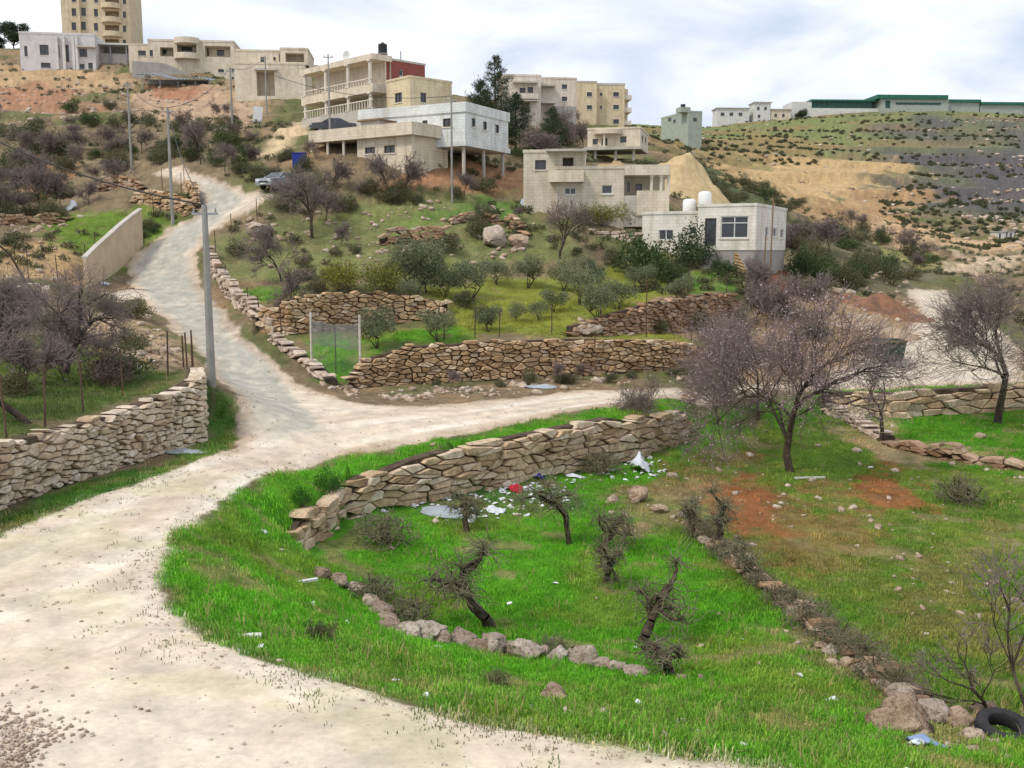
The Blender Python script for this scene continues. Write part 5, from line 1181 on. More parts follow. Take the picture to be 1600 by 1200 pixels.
# --- houses along the top left
b = Bld('cream_house', 'long cream house with a round central balcony and four small basement windows', 243, 130, 175, 6)
X, Yl, Zf, op = b.X, b.Yl, b.Zf, b.op
zt = Zf(300, 64); xe = X(366, 90)
b.block(MT['cream'], X(232, 90), xe, 0, 11, 0, zt, F=[op('F', 0, 234, 78, 239, 88), op('F', 0, 250, 74, 271, 88, 'v'), op('F', 0, 320, 72, 360, 89, 'v'), op('F', 0, 276, 70, 308, 86, 'v'), op('F', 0, 341, 108, 350, 113), op('F', 0, 341, 120, 350, 126), op('F', 0, 362, 108, 365.5, 113), op('F', 0, 362, 120, 365.5, 126)], lip=.2)
b.bow('round_balcony', MT['cream'], X(292, 88), -.004, 2.1, Zf(292, 93), Zf(292, 84))
b.bow('round_roof', MT['cream'], X(292, 66), -.004, 2.1, Zf(292, 69), Zf(292, 60))
for u in (275, 309): b.box('pier', MT['cream'], X(u, 80, -.3) - .18, X(u, 80, -.3) + .18, -.4, -.01, Zf(292, 84) + .003, Zf(292, 69) - .003)
for u0, v0, u1, v1 in ((252, 76, 260, 85), (339, 78, 350, 87), (322, 74, 326, 87), (284, 73, 300, 84)):
    q = op('F', 2.1, u0, v0, u1, v1); b.box('inner_window', GLASS, q[0], q[1], 2.1, 2.16, q[2], q[3])
b.block(MT['cream'], X(201, 80, 1.5), X(232, 90) - .01, 1.5, 9, 0, Zf(215, 69, 1.5), F=[op('F', 1.5, 216, 79, 228, 87)], lip=.1)
b = Bld('garage_house', 'cream house over a tall dark garage opening beside the sandy track', 400, 152, 145, 5)
X, Yl, Zf, op = b.X, b.Yl, b.Zf, b.op
b.block(MT['cream'], X(366, 110), X(476, 110), 0, 9, 0, Zf(420, 99), F=[op('F', 0, 401, 111, 429, 150, 'v')], lip=.1)
b.block(MT['cream'], X(366, 90, 2), X(438, 90, 2), 2, 9, Zf(420, 99) + .003, Zf(400, 79, 2), F=[op('F', 2, 407, 89, 413, 97), op('F', 2, 427, 89, 431, 95), op('F', 2, 436, 84, 437.5, 97)], foot=0, lip=.15)
b.block(MT['cream'], X(438, 90, 1), X(481, 90, 1), 1, 9, Zf(420, 99) + .003, Zf(460, 76, 1), F=[op('F', 1, 446, 83, 475, 97, 'v')], foot=0, lip=.15)
b.box('beam', CONC, X(398, 108), X(434, 108), -.6, -.004, Zf(415, 110.5), Zf(415, 107.5))
b = Bld('grey_white_house', 'greyish white two storey house with tall entrance fins at the far left', 48, 108, 182, 9)
X, Yl, Zf, op = b.X, b.Yl, b.Zf, b.op
b.block(MT['lilac'], X(31, 80), X(149, 80), 0, 9, 0, Zf(90, 53), F=[op('F', 0, 124, 76, 136, 89), op('F', 0, 64, 98, 79, 106), op('F', 0, 125, 100, 132, 107.5), op('F', 0, 138, 98, 145, 107.5), op('F', 0, 88, 70, 93, 90), op('F', 0, 103, 70, 108, 97), op('F', 0, 62, 70, 76, 86), op('F', 0, 38, 72, 43, 88)], lip=.25)
for u in (86, 97, 112, 117): b.box('fin', MT['pale'], X(u, 70, -.5), X(u, 70, -.5) + .45, -.6, -.004, 0, Zf(u, 56, -.5))
b.box('roof_slab', CONC, X(118, 71, -.8), X(149, 71, -.8), -.8, -.005, Zf(130, 73.5, -.8), Zf(130, 71.5, -.8))
b = Bld('tower_block', 'tall beige apartment tower with rounded balconies on the skyline', 108, 66, 212, 10, 'building')
X, Yl, Zf, op = b.X, b.Yl, b.Zf, b.op
fl = 22.0; ops = []; 
for k in range(-3, 3):
    dv = k * fl
    ops += [op('F', 0, 112, 35 + dv, 119, 47 + dv), op('F', 0, 127, 34 + dv, 134, 47 + dv), op('F', 0, 147, 36 + dv, 153, 48 + dv), op('F', 0, 164, 39 + dv, 186, 51 + dv, 'v'), op('F', 0, 192, 40 + dv, 197, 50 + dv)]
b.block(MT['tower'], X(96, 30), X(203, 30), 0, 14, -4, Zf(150, -50), F=ops, lip=.4, foot=1)
xc = X(175, 40); 
for k in range(-3, 3):
    b.bow('balcony', MT['tower'], xc, -.004, 2.0, Zf(175, 58 + k * fl), Zf(175, 50 + k * fl)); 
b.box('side_pier', MT['tower'], X(121, 30, -.7), X(125, 30, -.7), -.7, -.005, -3, Zf(150, -40))
b = Bld('carport', 'open carport with a pale sheet roof between the two left houses', 150, 96, 186, 8, 'shed')
X, Zf = b.X, b.Zf
for u in (152, 172, 197):
    b.col(X(u, 80), .1, 0, Zf(150, 70), .1, METAL, 'post', cap=False); b.col(X(u, 80), 4, 0, Zf(150, 68), .1, METAL, 'post', cap=False)
MB().box(X(147, 68), X(200, 68), -.4, 5, Zf(150, 69.5), Zf(150, 67)).build('sheet_roof', MT['pale'], b.root)
b.box('front_wall', MT['grey'], X(150, 85), X(200, 85), .25, .45, -2, Zf(160, 83)); b.box('back_wall', MT['grey'], X(150, 85), X(200, 85), 4.2, 4.5, -2, Zf(160, 71))
b = Bld('sheet_metal_shed', 'low shed under sagging grey corrugated sheets below the long cream house', 218, 138, 160, 4, 'shed')
X, Zf = b.X, b.Zf
n = 40; P = []; xa, xb = X(216, 115), X(330, 122); za, zb = Zf(216, 114), Zf(330, 124)
for i in range(n + 1):
    t = i / n; zz_ = za + (zb - za) * t + .22 * math.sin(t * 9) + (.06 if i % 2 else -.06)
    P += [(xa + (xb - xa) * t, -.8, zz_ - .3), (xa + (xb - xa) * t, 3.6, zz_ + .5), (xa + (xb - xa) * t, -.8, zz_ - .36), (xa + (xb - xa) * t, 3.6, zz_ + .44)]
Fc = []
for i in range(n):
    a = i * 4; Fc += [(a, a + 4, a + 5, a + 1), (a + 2, a + 3, a + 7, a + 6), (a, a + 2, a + 6, a + 4), (a + 1, a + 5, a + 7, a + 3)]
MB().add(P, Fc).build('corrugated_roof', M('grey_sheet', (.30, .33, .35), (.2, .22, .24), 1, .5, .2, metal=.3), b.root)
for u in (222, 250, 278, 305, 326): b.col(X(u, 125), 0, -1, Zf(u, 122), .08, METAL, 'post', cap=False)
b.box('back_wall', MT['grey'], xa + .5, xb - 1, 3, 3.2, -2, za - .5)
b = Bld('retaining_wall', 'sloping grey concrete retaining wall under the long cream house', 208, 128, 172, 5, 'wall')
X, Zf = b.X, b.Zf
MB().add([(X(206, 110), 0, -3), (X(300, 118), 0, -3), (X(300, 118), 0, Zf(300, 118)), (X(258, 100), 0, Zf(258, 99)), (X(206, 95), 0, Zf(206, 95)), (X(206, 110), .4, -3), (X(300, 118), .4, -3), (X(300, 118), .4, Zf(300, 118)), (X(258, 100), .4, Zf(258, 99)), (X(206, 95), .4, Zf(206, 95))], [(0, 1, 2, 3, 4), (9, 8, 7, 6, 5), (4, 3, 8, 9), (3, 2, 7, 8), (2, 1, 6, 7), (0, 4, 9, 5)]).build('concrete_face', MT['grey'], b.root)
# --- far ridge
b = Bld('grey_green_house', 'square grey green house with a stair tower on the middle ridge', 1075, 217, 330, 20)
X, Yl, Zf, op = b.X, b.Yl, b.Zf, b.op
b.block(MT['green'], 0, X(1097, 190), 0, Yl(1033, 190), 0, Zf(1075, 175), F=[op('F', 0, 1083, 184, 1089, 190)], L=[op('L', 0, 1044, 184, 1049, 190), op('L', 0, 1052, 187, 1056, 192)], lip=.5)
b.box('stair_tower', MT['green'], -2.5, 1.0, .5, 4, Zf(1075, 175) + .01, Zf(1075, 167)); MB().cyl(-1, 2, Zf(1075, 167) + .01, Zf(1075, 162), .8, .8).build('roof_tank', BLK, b.root)
for nm, lbk, u0, u1, v0, v1, m_, wn in [('far_house', 'long pale house on the far ridge skyline', 1120, 1170, 171, 193, 'pale', [(1126, 176, 1132, 181), (1140, 176, 1146, 181), (1154, 176, 1160, 181)]), ('far_house', 'pale two level house on the far ridge skyline', 1178, 1204, 162, 193, 'pale', [(1183, 167, 1187, 172), (1194, 167, 1198, 172), (1184, 179, 1188, 184)]),
        ('far_house', 'low cream house left of the long green hall', 1205, 1236, 173, 193, 'cream', [(1210, 178, 1214, 183), (1222, 178, 1226, 183)])]:
    b = Bld(nm, lbk, u0, v1, 500, 3); b.block(MT[m_], 0, b.X(u1, 180), 0, 9, 0, b.Zf(u0, v0), F=[b.op('F', 0, *q) for q in wn], lip=.5)
    b.box('roof_slab', CONC, -.6, b.X(u1, 180) + .6, -.6, 9.5, b.Zf(u0, v0) + .51, b.Zf(u0, v0) + .9)
b = Bld('green_hall', 'long low hall with green roofs and dark panels on the far ridge', 1236, 190, 505, 3, 'building')
X, Zf = b.X, b.Zf
b.box('end_wall', MT['pale'], 0, X(1268, 170), 0, 14, -4, Zf(1250, 159)); 
b.box('lower_wall', MT['pale'], X(1268, 170) + .02, X(1372, 170), 0, 14, -4, Zf(1300, 169))
x0, x1 = X(1268, 170) + .02, X(1362, 170)
for i in range(12): b.box('dark_panel', MT['darkgreen'], x0 + (x1 - x0) * i / 12 + .06, x0 + (x1 - x0) * (i + 1) / 12 - .06, .2, 1, Zf(1300, 169) + .004, Zf(1300, 158))
b.box('green_roof', MT['roofgreen'], x0 - .5, X(1376, 160), -.5, 14, Zf(1300, 158) + .004, Zf(1300, 155.5))
b.box('main_wall', MT['green'], X(1372, 160) + .1, X(1478, 160), -3, 14, -3, Zf(1420, 154.5, -3)); b.box('upper_roof', MT['roofgreen'], X(1366, 150), X(1476, 150), -4, 14, Zf(1420, 154.5, -4) + .05, Zf(1420, 148, -4))
for u0, u1, v0, v1 in ((1384, 1391, 157, 168), (1400, 1470, 160, 163)): b.box('dark_panel', MT['darkgreen'], X(u0, 160, -3.2), X(u1, 160, -3.2), -3.2, -3.01, Zf(u0, v1, -3.2), Zf(u0, v0, -3.2))
for u0, u1, v0 in ((1478, 1530, 156), (1530, 1600, 160), (1600, 1660, 163)):
    b.box('low_roof', MT['roofgreen'], X(u0, 160), X(u1, 160), -2, 12, Zf(u0, v0 + 4), Zf(u0, v0)); b.box('low_wall', MT['green'], X(u0, 160) + .3, X(u1, 160) - .3, -1, 11, -4, Zf(u0, v0 + 4) - .01)
for u, v, w_, k in [(1558, 371, 14, 'small white hut at the foot of the far dark slope'), (1575, 370, 10, 'second small hut beside the far valley road')]:
    b = Bld('hut', k, u, v + 2, 235, 5, 'hut'); b.block(MT['pale'], 0, w_ * pxm(235), 0, 3, 0, 1.6, F=[(.4, .9, 0, 1.2, 'd')], foot=1); b.box('roof', CONC, -.2, w_ * pxm(235) + .2, -.2, 3.2, 1.603, 1.75)
# ------------------------------------------------------------------ poles, wires, fences
PCON = plaster('pole_concrete', (.30, .29, .265)); RUST = M('rusty_iron', (.13, .08, .055), (.07, .045, .035), 5, .85, .3, 30)
def pole(label, u, v, vt, r=.14, Y=None, arm=True):
    g_ = G(u, v) if Y is None else at_ground(u, Y); H = PY(u, vt, g_.y).z - g_.z
    rt = empty('utility_pole', g_, 0, label, 'utility pole', 'utility poles')
    MB().tube([(0, 0, -.5), (0, 0, H * .5), (0, 0, H)], [r, r * .82, r * .62], 8).build('shaft', PCON, rt)
    if arm:
        MB().box(-.45, .45, -.04, .04, H - .35, H - .27).build('crossarm', METAL, rt)
        for x in (-.38, 0, .38): MB().cyl(x, 0, H - .268, H - .12, .04, .03, 8).build('insulator', PCON, rt)
    return g_ + Vector((0, 0, H))
tops = [pole('tall concrete pole at the road corner beside the cream stone wall', 331, 603, 320, .16), pole('concrete pole on the grassy verge at the upper road bend', 270, 350, 168, .14), pole('leaning pole on the left hillside beside the leafless shrubs', 206, 266, 128, .13),
        pole('concrete pole on the slope below the long cream house', 364, 224, 106, .13), pole('thin pole in front of the garage house', 417, 178, 88, .12), pole('dark pole in front of the villa verandas', 520, 196, 84, .1, 94), pole('pole at the corner of the pale blue house', 707, 236, 150, .1, 80)]
def cable(label, p, q, sag, r=.018):
    n = 24; P = []
    for i in range(n + 1):
        t = i / n; a = p.lerp(q, t); a.z -= sag * 4 * t * (1 - t); P.append(a - p)
    o = MB().tube(P, r, 5).build('overhead_cable', BLK); o.location = p; return tag(o, label, 'cable', 'overhead cables')
cable('sagging cable from the left picture edge to the corner pole', PY(-220, 90, 46), tops[0], 1.0, .03)
cable('cable between the corner pole and the bend pole', tops[0], tops[1], .8, .022)
cable('cable from the dark villa pole to the pale blue house pole', PY(430, 118, 104), tops[6], .9, .025)
cable('cable from the bend pole up to the hillside pole', tops[1], tops[3], .8, .022)
cable('cable from the hillside pole to the garage pole', tops[3], tops[4], .7, .022)
cable('cable from the bend pole to the leaning hillside pole', tops[1], tops[2], .7, .022)
# plain rendered boundary wall with a stepped coping
MBW = plaster('boundary_render', (.56, .45, .31))
seg = []
for u, vb, vt, Y in [(131, 440, 404, 61.5), (150, 432, 386, 63.5), (168, 424, 371, 65.8), (186, 412, 355, 68.2), (204, 402, 341, 70.6), (222, 392, 328, 73)]:
    p_ = at_ground(u, Y); seg.append((p_, PY(u, vt, Y).z))
rt = empty('boundary_wall', seg[0][0], 0, 'plain tan rendered boundary wall climbing beside the road', 'boundary wall')
for i in range(len(seg) - 1):
    (a, za), (c, zc) = seg[i], seg[i + 1]; d = (c - a); n = Vector((-d.y, d.x, 0)).normalized() * .11; o_ = seg[0][0]
    d2_ = d * .998; P = []
    for q, z_ in ((a, za), (a + d2_, zc)):
        P += [Vector((q.x, q.y, min(a.z, c.z) - .6)) - n - o_, Vector((q.x, q.y, min(a.z, c.z) - .6)) + n - o_, Vector((q.x, q.y, z_)) + n - o_, Vector((q.x, q.y, z_)) - n - o_]
    MB().add(P, [(0, 3, 2, 1), (4, 5, 6, 7), (0, 4, 7, 3), (1, 2, 6, 5), (3, 7, 6, 2)]).build('wall_panel', MBW, rt)
    n2 = n * 1.5; P = []
    for q, z_ in ((a, za), (a + d2_, zc)):
        P += [Vector((q.x, q.y, z_ + .004)) - n2 - o_, Vector((q.x, q.y, z_ + .004)) + n2 - o_, Vector((q.x, q.y, z_ + .12)) + n2 - o_, Vector((q.x, q.y, z_ + .12)) - n2 - o_]
    MB().add(P, [(0, 3, 2, 1), (4, 5, 6, 7), (0, 4, 7, 3), (1, 2, 6, 5), (3, 7, 6, 2), (0, 1, 5, 4)]).build('coping', CONC, rt)
def fence(label, pts, H, r=.03, strands=(.3, .65, .95), mesh_mat=None):
    gs = [G(u, v) for u, v in pts]; rt = empty('wire_fence', gs[0], 0, label, 'fence')
    hs = []
    for g_ in gs:
        h = H * R.uniform(.9, 1.1); le = Vector((R.uniform(-.08, .08), R.uniform(-.08, .08), 0)); hs.append((h, le))
        MB().tube([g_ - gs[0] + Vector((0, 0, -.3)), g_ - gs[0] + le + Vector((0, 0, h))], r, 6).build('post', RUST, rt)
    for s_ in strands:
        mb = MB()
        for i in range(len(gs) - 1):
            a = gs[i] - gs[0] + hs[i][1] * s_ + Vector((0, 0, hs[i][0] * s_)); c = gs[i + 1] - gs[0] + hs[i + 1][1] * s_ + Vector((0, 0, hs[i + 1][0] * s_)); m_ = (a + c) / 2 - Vector((0, 0, .05))
            mb.tube([a, m_, c], .006, 3, False)
        mb.build('wire', RUST, rt)
fence('wire fence with thin iron posts on top of the front terrace wall', [(694, 531), (742, 529), (780, 527), (862, 523), (938, 525), (1010, 527), (1080, 533)], 1.6)
fence('rusty wire fence on the climbing edge of the red brown wall', [(938, 492), (1010, 475), (1070, 464), (1135, 457)], 1.5)
fence('iron fence posts along the right edge of the climbing road', [(390, 492), (352, 448), (337, 395), (362, 366), (402, 345)], 1.5)
fence('wire fence behind the cream retaining wall', [(12, 690), (70, 668), (130, 645), (192, 618), (262, 588), (300, 575)], 1.5)
fence('wire fence in front of the tan earth terrace at left', [(45, 440), (92, 445), (135, 425), (150, 400)], 1.8)
fence('old fence posts round the inside of the upper bend', [(240, 330), (254, 296), (283, 302), (288, 290)], 1.6)
for i, (u, v, h, l) in enumerate([(287, 574, 1.3, 'leaning rusty iron post on the end of the cream stone wall'), (293, 577, 1.5, 'middle rusty iron post on the end of the cream stone wall'), (302, 572, 1.5, 'upright rusty iron post on the end of the cream stone wall'), (440, 525, 1.6, 'rusty iron post at the curved stone wall'), (407, 512, 1.7, 'iron post at the left end of the curved stone wall')]):
    o = MB().tube([(0, 0, -.3), (R.uniform(-.1, .05), 0, h)], .035, 6).build('iron_post', RUST); o.location = G(u, v); tag(o, l, 'post')
# gate of wire mesh
ga_, gb_ = G(487, 578), G(563, 596); d = gb_ - ga_; rt = empty('wire_gate', ga_, 0, 'wire mesh gate between two whitewashed posts', 'gate')
ha, hb = PY(487, 488, ga_.y).z - ga_.z, PY(563, 492, gb_.y).z - gb_.z
WPOST = M('whitewashed_post', (.60, .56, .48), (.42, .38, .32), 5, .9, .3)
MB().tube([(0, 0, -.3), (.02, 0, ha)], .055, 8).build('post', WPOST, rt); MB().tube([d + Vector((0, 0, -.3)), d + Vector((.02, 0, hb))], .055, 8).build('post', WPOST, rt)
MB().tube([d * .5 + Vector((0, .05, -.3)), d * .5 + Vector((0, .05, hb * .8))], .03, 6).build('middle_post', RUST, rt)
NETM = M('grey_wire_net', (.24, .25, .25), (.18, .19, .19), 3, .6, 0); GNET = M('green_net', (.16, .26, .17), (.12, .2, .13), 3, .6, 0)
for nm, mt_, f0, f1, nx, nz, rr in (('wire_mesh', NETM, .46, .86, 46, 24, .0085), ('green_net', GNET, .03, .45, 30, 14, .005)):
    mb = MB()
    for i in range(nx + 1):
        t = .02 + .96 * i / nx; p_ = d * t; h = ha + (hb - ha) * t; sag = -.12 * 4 * t * (1 - t) if f1 > .5 else 0
        mb.tube([p_ + Vector((0, 0, h * f0)), p_ + Vector((0, 0, h * f1 + sag))], rr, 3, False)
    for j in range(nz + 1):
        f = f0 + (f1 - f0) * j / nz; mb.tube([d * (.02 + .96 * k / 6) + Vector((0, 0, (ha + (hb - ha) * k / 6) * f - (.12 * 4 * (k / 6) * (1 - k / 6) * j / nz if f1 > .5 else 0))) for k in range(7)], rr, 3, False)
    mb.build(nm, mt_, rt)
# ------------------------------------------------------------------ parked car
def car(label, loc, rz, col):
    rt = empty('parked_car', loc, rz, label, 'car'); PT = M('car_paint', col, tuple(x * .85 for x in col), 1, .3, 0, spec=.5)
    prof = [(-2.12, .32), (-2.16, .55), (-2.1, .82), (-1.35, .92), (-.95, .94), (1.0, .96), (1.55, .98), (2.05, .94), (2.14, .7), (2.1, .34)]
    def loft(pr, ws):
        P = []; Fc = []; k = len(pr)
        for j, (wy, dz) in enumerate(ws): P += [(x, wy, z) for x, z in pr]
        for j in range(len(ws) - 1):
            for i in range(k): Fc.append((j * k + i, j * k + (i + 1) % k, (j + 1) * k + (i + 1) % k, (j + 1) * k + i))
        Fc += [tuple(range(k - 1, -1, -1)), tuple(range((len(ws) - 1) * k, len(ws) * k))]; return MB().add(P, Fc)
    pin = [(x * .97, .34 + (z - .34) * .97) for x, z in prof]
    P = []; k = len(prof); W_ = [(-.85, pin), (-.8, prof), (.8, prof), (.85, pin)]
    for wy, pr in W_: P += [(x, wy, z) for x, z in pr]
    Fc = [(j * k + i, j * k + (i + 1) % k, (j + 1) * k + (i + 1) % k, (j + 1) * k + i) for j in range(3) for i in range(k)] + [tuple(range(k - 1, -1, -1)), tuple(range(3 * k, 4 * k))]
    bd = MB().add(P, Fc).build('body', PT, rt)
    low = [(-1.2, .9), (-.45, 1.36), (.55, 1.40), (1.5, .95)]; P = []
    for wy, f in ((-.78, 0), (-.6, 1), (.6, 1), (.78, 0)):
        pass
    P = [(-1.2, -.76, .925), (1.5, -.76, .965), (1.5, .76, .965), (-1.2, .76, .925), (-.45, -.58, 1.37), (.6, -.58, 1.4), (.6, .58, 1.4), (-.45, .58, 1.37)]
    MB().add(P, [(4, 5, 6, 7), (0, 1, 5, 4), (2, 3, 7, 6), (0, 4, 7, 3), (1, 2, 6, 5)]).build('cabin', PT, rt)
    CG_ = bpy.data.materials.get('car_glass') or M('car_glass', (.03, .035, .04), (.025, .03, .034), 1, .08, 0, spec=.7)
    def pane(q, n):
        n = Vector(n).normalized() * .008; return MB().add([Vector(p) + n for p in q], [(0, 1, 2, 3)]).build('window', CG_, rt)
    lp = lambda a, b, t: tuple(a[i] + (b[i] - a[i]) * t for i in range(3))
    def inset(q, f=.1):
        c = [sum(p[i] for p in q) / 4 for i in range(3)]; return [tuple(p[i] + (c[i] - p[i]) * f for i in range(3)) for p in q]
    pane(inset([P[0], P[3], P[7], P[4]]), (-.6, 0, 1)); pane(inset([P[1], P[2], P[6], P[5]]), (.5, 0, 1))
    for s_, (a, b_, c, d_) in ((-1, (P[0], P[1], P[5], P[4])), (1, (P[3], P[2], P[6], P[7]))):
        m0, m1 = lp(a, b_, .48), lp(d_, c, .48); pane(inset([a, m0, m1, d_], .14), (0, s_, .3)); pane(inset([m0, b_, c, m1], .14), (0, s_, .3))
    for x in (-1.32, 1.3):
        for y in (-.72, .72):
            wh = MB(); k = 18
            for yy, r_ in ((-.1, .31),): pass
            ring = [(-.1, .19), (-.1, .29), (-.07, .315), (.07, .315), (.1, .29), (.1, .19)]
            Pp = [(r_ * math.cos(6.2832 * j / k), w_, r_ * math.sin(6.2832 * j / k)) for w_, r_ in ring for j in range(k)]
            Fc = [(q * k + j, q * k + (j + 1) % k, ((q + 1) % 6) * k + (j + 1) % k, ((q + 1) % 6) * k + j) for q in range(6) for j in range(k)]
            o = wh.add(Pp, Fc).build('wheel', BLK, rt); o.location = (x, y * 1.04, .315)
            Pp = [(.19 * math.cos(6.2832 * j / k), .06 * (1 if y > 0 else -1), .19 * math.sin(6.2832 * j / k)) for j in range(k)]
            MB().add(Pp, [tuple(range(k))]).build('rim', METAL, o)
    LM = bpy.data.materials.get('headlight_glass') or M('headlight_glass', (.7, .7, .72), (.6, .6, .62), 2, .15, 0, spec=.6)
    for y in (-.58, .58): MB().box(-2.15, -2.06, y - .2, y + .2, .62, .78).build('headlight', LM, rt)
    MB().box(-2.19, -2.1, -.45, .45, .5, .62).build('grille', BLK, rt); MB().box(-2.2, -2.14, -.26, .26, .38, .48).build('number_plate', FRAME, rt)
    for y in (-.6, .6): MB().box(2.06, 2.15, y - .18, y + .18, .68, .84).build('tail_light', MT['red'], rt)
    for y in (-.92, .92): MB().box(-.85, -.7, y - .08, y + .08, .95, 1.07).build('mirror', PT, rt)
    return rt
c_ = G(424, 297); car('silver grey saloon parked beside the upper road', c_ + Vector((.6, .9, .02)), math.radians(63), (.30, .33, .36)); 
c2_ = PY(520, 196, 96); car('dark saloon parked in front of the villa', Vector((c2_.x, c2_.y, gz(c2_.x, c2_.y) + .02)), math.radians(20), (.07, .075, .085))
# ------------------------------------------------------------------ boulders
def boulder_mesh(seed, mat, n=6):
    rg = np.random.RandomState(seed); V = {}; L = []; Fc = []
    def vid(p):
        key = tuple(p)
        if key not in V:
            q = np.array(p, float) / n * 2 - 1; q = q / (np.abs(q) ** 2.8).sum() ** (1 / 2.8); V[key] = len(L); L.append(q)
        return V[key]
    for ax in range(3):
        for s_ in (0, n):
            a, b_ = [i for i in range(3) if i != ax]
            for i in range(n):
                for j in range(n):
                    q = []
                    for di, dj in ((0, 0), (1, 0), (1, 1), (0, 1)):
                        p_ = [0, 0, 0]; p_[ax] = s_; p_[a] = i + di; p_[b_] = j + dj; q.append(vid(p_))
                    Fc.append(q if (s_ > 0) == (ax != 1) else q[::-1])
    A = np.array(L)
    for _ in range(14):                       # broken faces
        d_ = rg.normal(size=3); d_ /= np.linalg.norm(d_); o_ = rg.uniform(.5, .85); t = A @ d_ - o_; A = A - np.where(t > 0, t, 0)[:, None] * d_ * .95
    A += rg.normal(size=A.shape) * .05
    return fast_mesh('boulder', A, np.array(Fc), mat)
BT = stone_mat('boulder_stone', [(.44, .35, .28), (.60, .53, .46), (.40, .31, .25), (.68, .63, .57), (.52, .42, .34)], 5)
BP = stone_mat('boulder_pink', [(.58, .47, .36), (.54, .41, .31), (.62, .53, .43)], 4)
BO = [boulder_mesh(400 + i, BT) for i in range(6)]; BOP = [boulder_mesh(420 + i, BP) for i in range(3)]
for m_ in (BT, BP):           # coarser, chipped relief and dark pockets on the big rocks
    t_ = m_.node_tree; bn = [n for n in t_.nodes if n.type == 'BUMP'][0]; bn.inputs['Strength'].default_value = 1; bn.inputs['Distance'].default_value = .12
    b_ = t_.nodes['Principled BSDF']; src = b_.inputs['Base Color'].links[0].from_socket
    t_.links.new(mul(t_, src, ramp(t_, noise_fac(t_, 16, 5, .75), [(.36, (.5, .45, .4)), (.5, (1.05, 1.05, 1.05))])), b_.inputs['Base Color'])
def boulder(u, v, wp, hp, label, me, group=None, dp=1.0, name='boulder'):
    g_ = G(u, v); m_ = pxm(g_.y); o = mobj(name, me, None, g_ + Vector((0, 0, hp * m_ * .29)), (R.uniform(-.15, .15), R.uniform(-.15, .15), R.uniform(-.5, .5)), (wp * m_ * .56, wp * m_ * .5 * dp, hp * m_ * .6))
    return tag(o, label, 'rock', group)
row = [(505, 902, 30, 16), (530, 915, 30, 18), (556, 926, 30, 16), (580, 945, 30, 14), (598, 955, 40, 16), (606, 970, 40, 14), (614, 986, 40, 20), (642, 996, 38, 22), (668, 1002, 48, 32), (693, 1008, 28, 22), (722, 1010, 50, 30), (746, 1016, 32, 20), (775, 1018, 42, 32), (800, 1021, 24, 18), (822, 1028, 48, 26), (850, 1025, 22, 16), (875, 1034, 32, 30), (906, 1040, 40, 34), (926, 1042, 24, 16), (943, 1046, 26, 18), (966, 1049, 26, 18), (994, 1056, 46, 14)]
for i, (u, v, a, h) in enumerate(row):
    boulder(u, v, a * 1.22, h * 1.25, ordinal(i) + ' boulder from the left in the curved row across the field', BO[i % 6], 'boulder row in the field')
for i, (u, v, a, h, k, l) in enumerate([(1400, 1140, 98, 58, 1, 'large pinkish boulder near the bottom right corner'), (1458, 1130, 60, 44, 0, 'brown boulder right of the large pinkish boulder'), (1362, 1132, 30, 22, 1, 'small tan boulder left of the large pinkish boulder'), (1497, 1136, 56, 36, 1, 'reddish flat boulder left of the tyre'), (1518, 1160, 38, 30, 1, 'round pale boulder in front of the tyre'), (1532, 1118, 44, 28, 0, 'grey boulder behind the tyre'),
        (862, 1092, 56, 24, 1, 'red streaked flat rock on the grassy road bank'), (1410, 1098, 44, 36, 0, 'brown boulder at the lower end of the stony line'), (1392, 1084, 30, 24, 0, 'small brown boulder above the lower end of the stony line'), (1360, 1062, 36, 26, 0, 'brown rock by the dry shrubs of the stony line'), (1345, 1048, 28, 20, 0, 'small rock under the dry brown shrub'),
        (995, 782, 36, 26, 1, 'tan rock above the vines at the dumped rubble'), (957, 785, 18, 14, 1, 'small tan rock beside the dumped rubble'), (1030, 800, 26, 16, 1, 'low tan rock on the dumped rubble'), (1070, 810, 24, 14, 0, 'grey rock at the top of the stony line'), (1165, 882, 34, 20, 1, 'tan rock below the bent vine'), (1142, 868, 22, 16, 1, 'tan rock between the two leaning vines'), (1066, 1062, 24, 12, 0, 'flat rock at the foot of the bent vine stump'), (1096, 1062, 14, 12, 0, 'pale rock right of the bent vine stump'),
        (1100, 850, 22, 14, 0, 'grey rock beside the top vine of the stony line'), (1186, 912, 24, 14, 1, 'tan rock between vine and canes on the stony line'), (1238, 962, 26, 16, 0, 'grey rock left of the dense thorny shrub'), (1300, 1020, 30, 18, 0, 'grey rock below the dense thorny shrub'), (1322, 1040, 26, 16, 1, 'tan rock among the dry shrubs'), (1378, 1076, 26, 18, 0, 'rock above the small brown boulder'), (1282, 1012, 20, 12, 1, 'small tan rock at the foot of the thorny shrub'), (1075, 628, 30, 14, 1, 'pale rock on the road edge above the twiggy shrub'), (772, 385, 42, 38, 0, 'white rock outcrop in the upper plot'), (810, 385, 30, 26, 1, 'tan rock outcrop beside the white outcrop'), (635, 415, 22, 38, 0, 'upright grey rock between the dark shrubs'), (1000, 408, 40, 14, 0, 'pale stone ledge beside the dense dark bare tree'), (920, 524, 44, 24, 0, 'heap of pale stones at the left end of the red brown wall'), (402, 368, 46, 26, 0, 'pale rock pile at the bend above the plot'), (1310, 460, 20, 12, 0, 'white rock on the bank above the turning area'), (1328, 460, 18, 12, 0, 'second white rock on the bank above the turning area')]):
    boulder(u, v, a, h, l, (BOP if k else BO)[i % (3 if k else 6)])
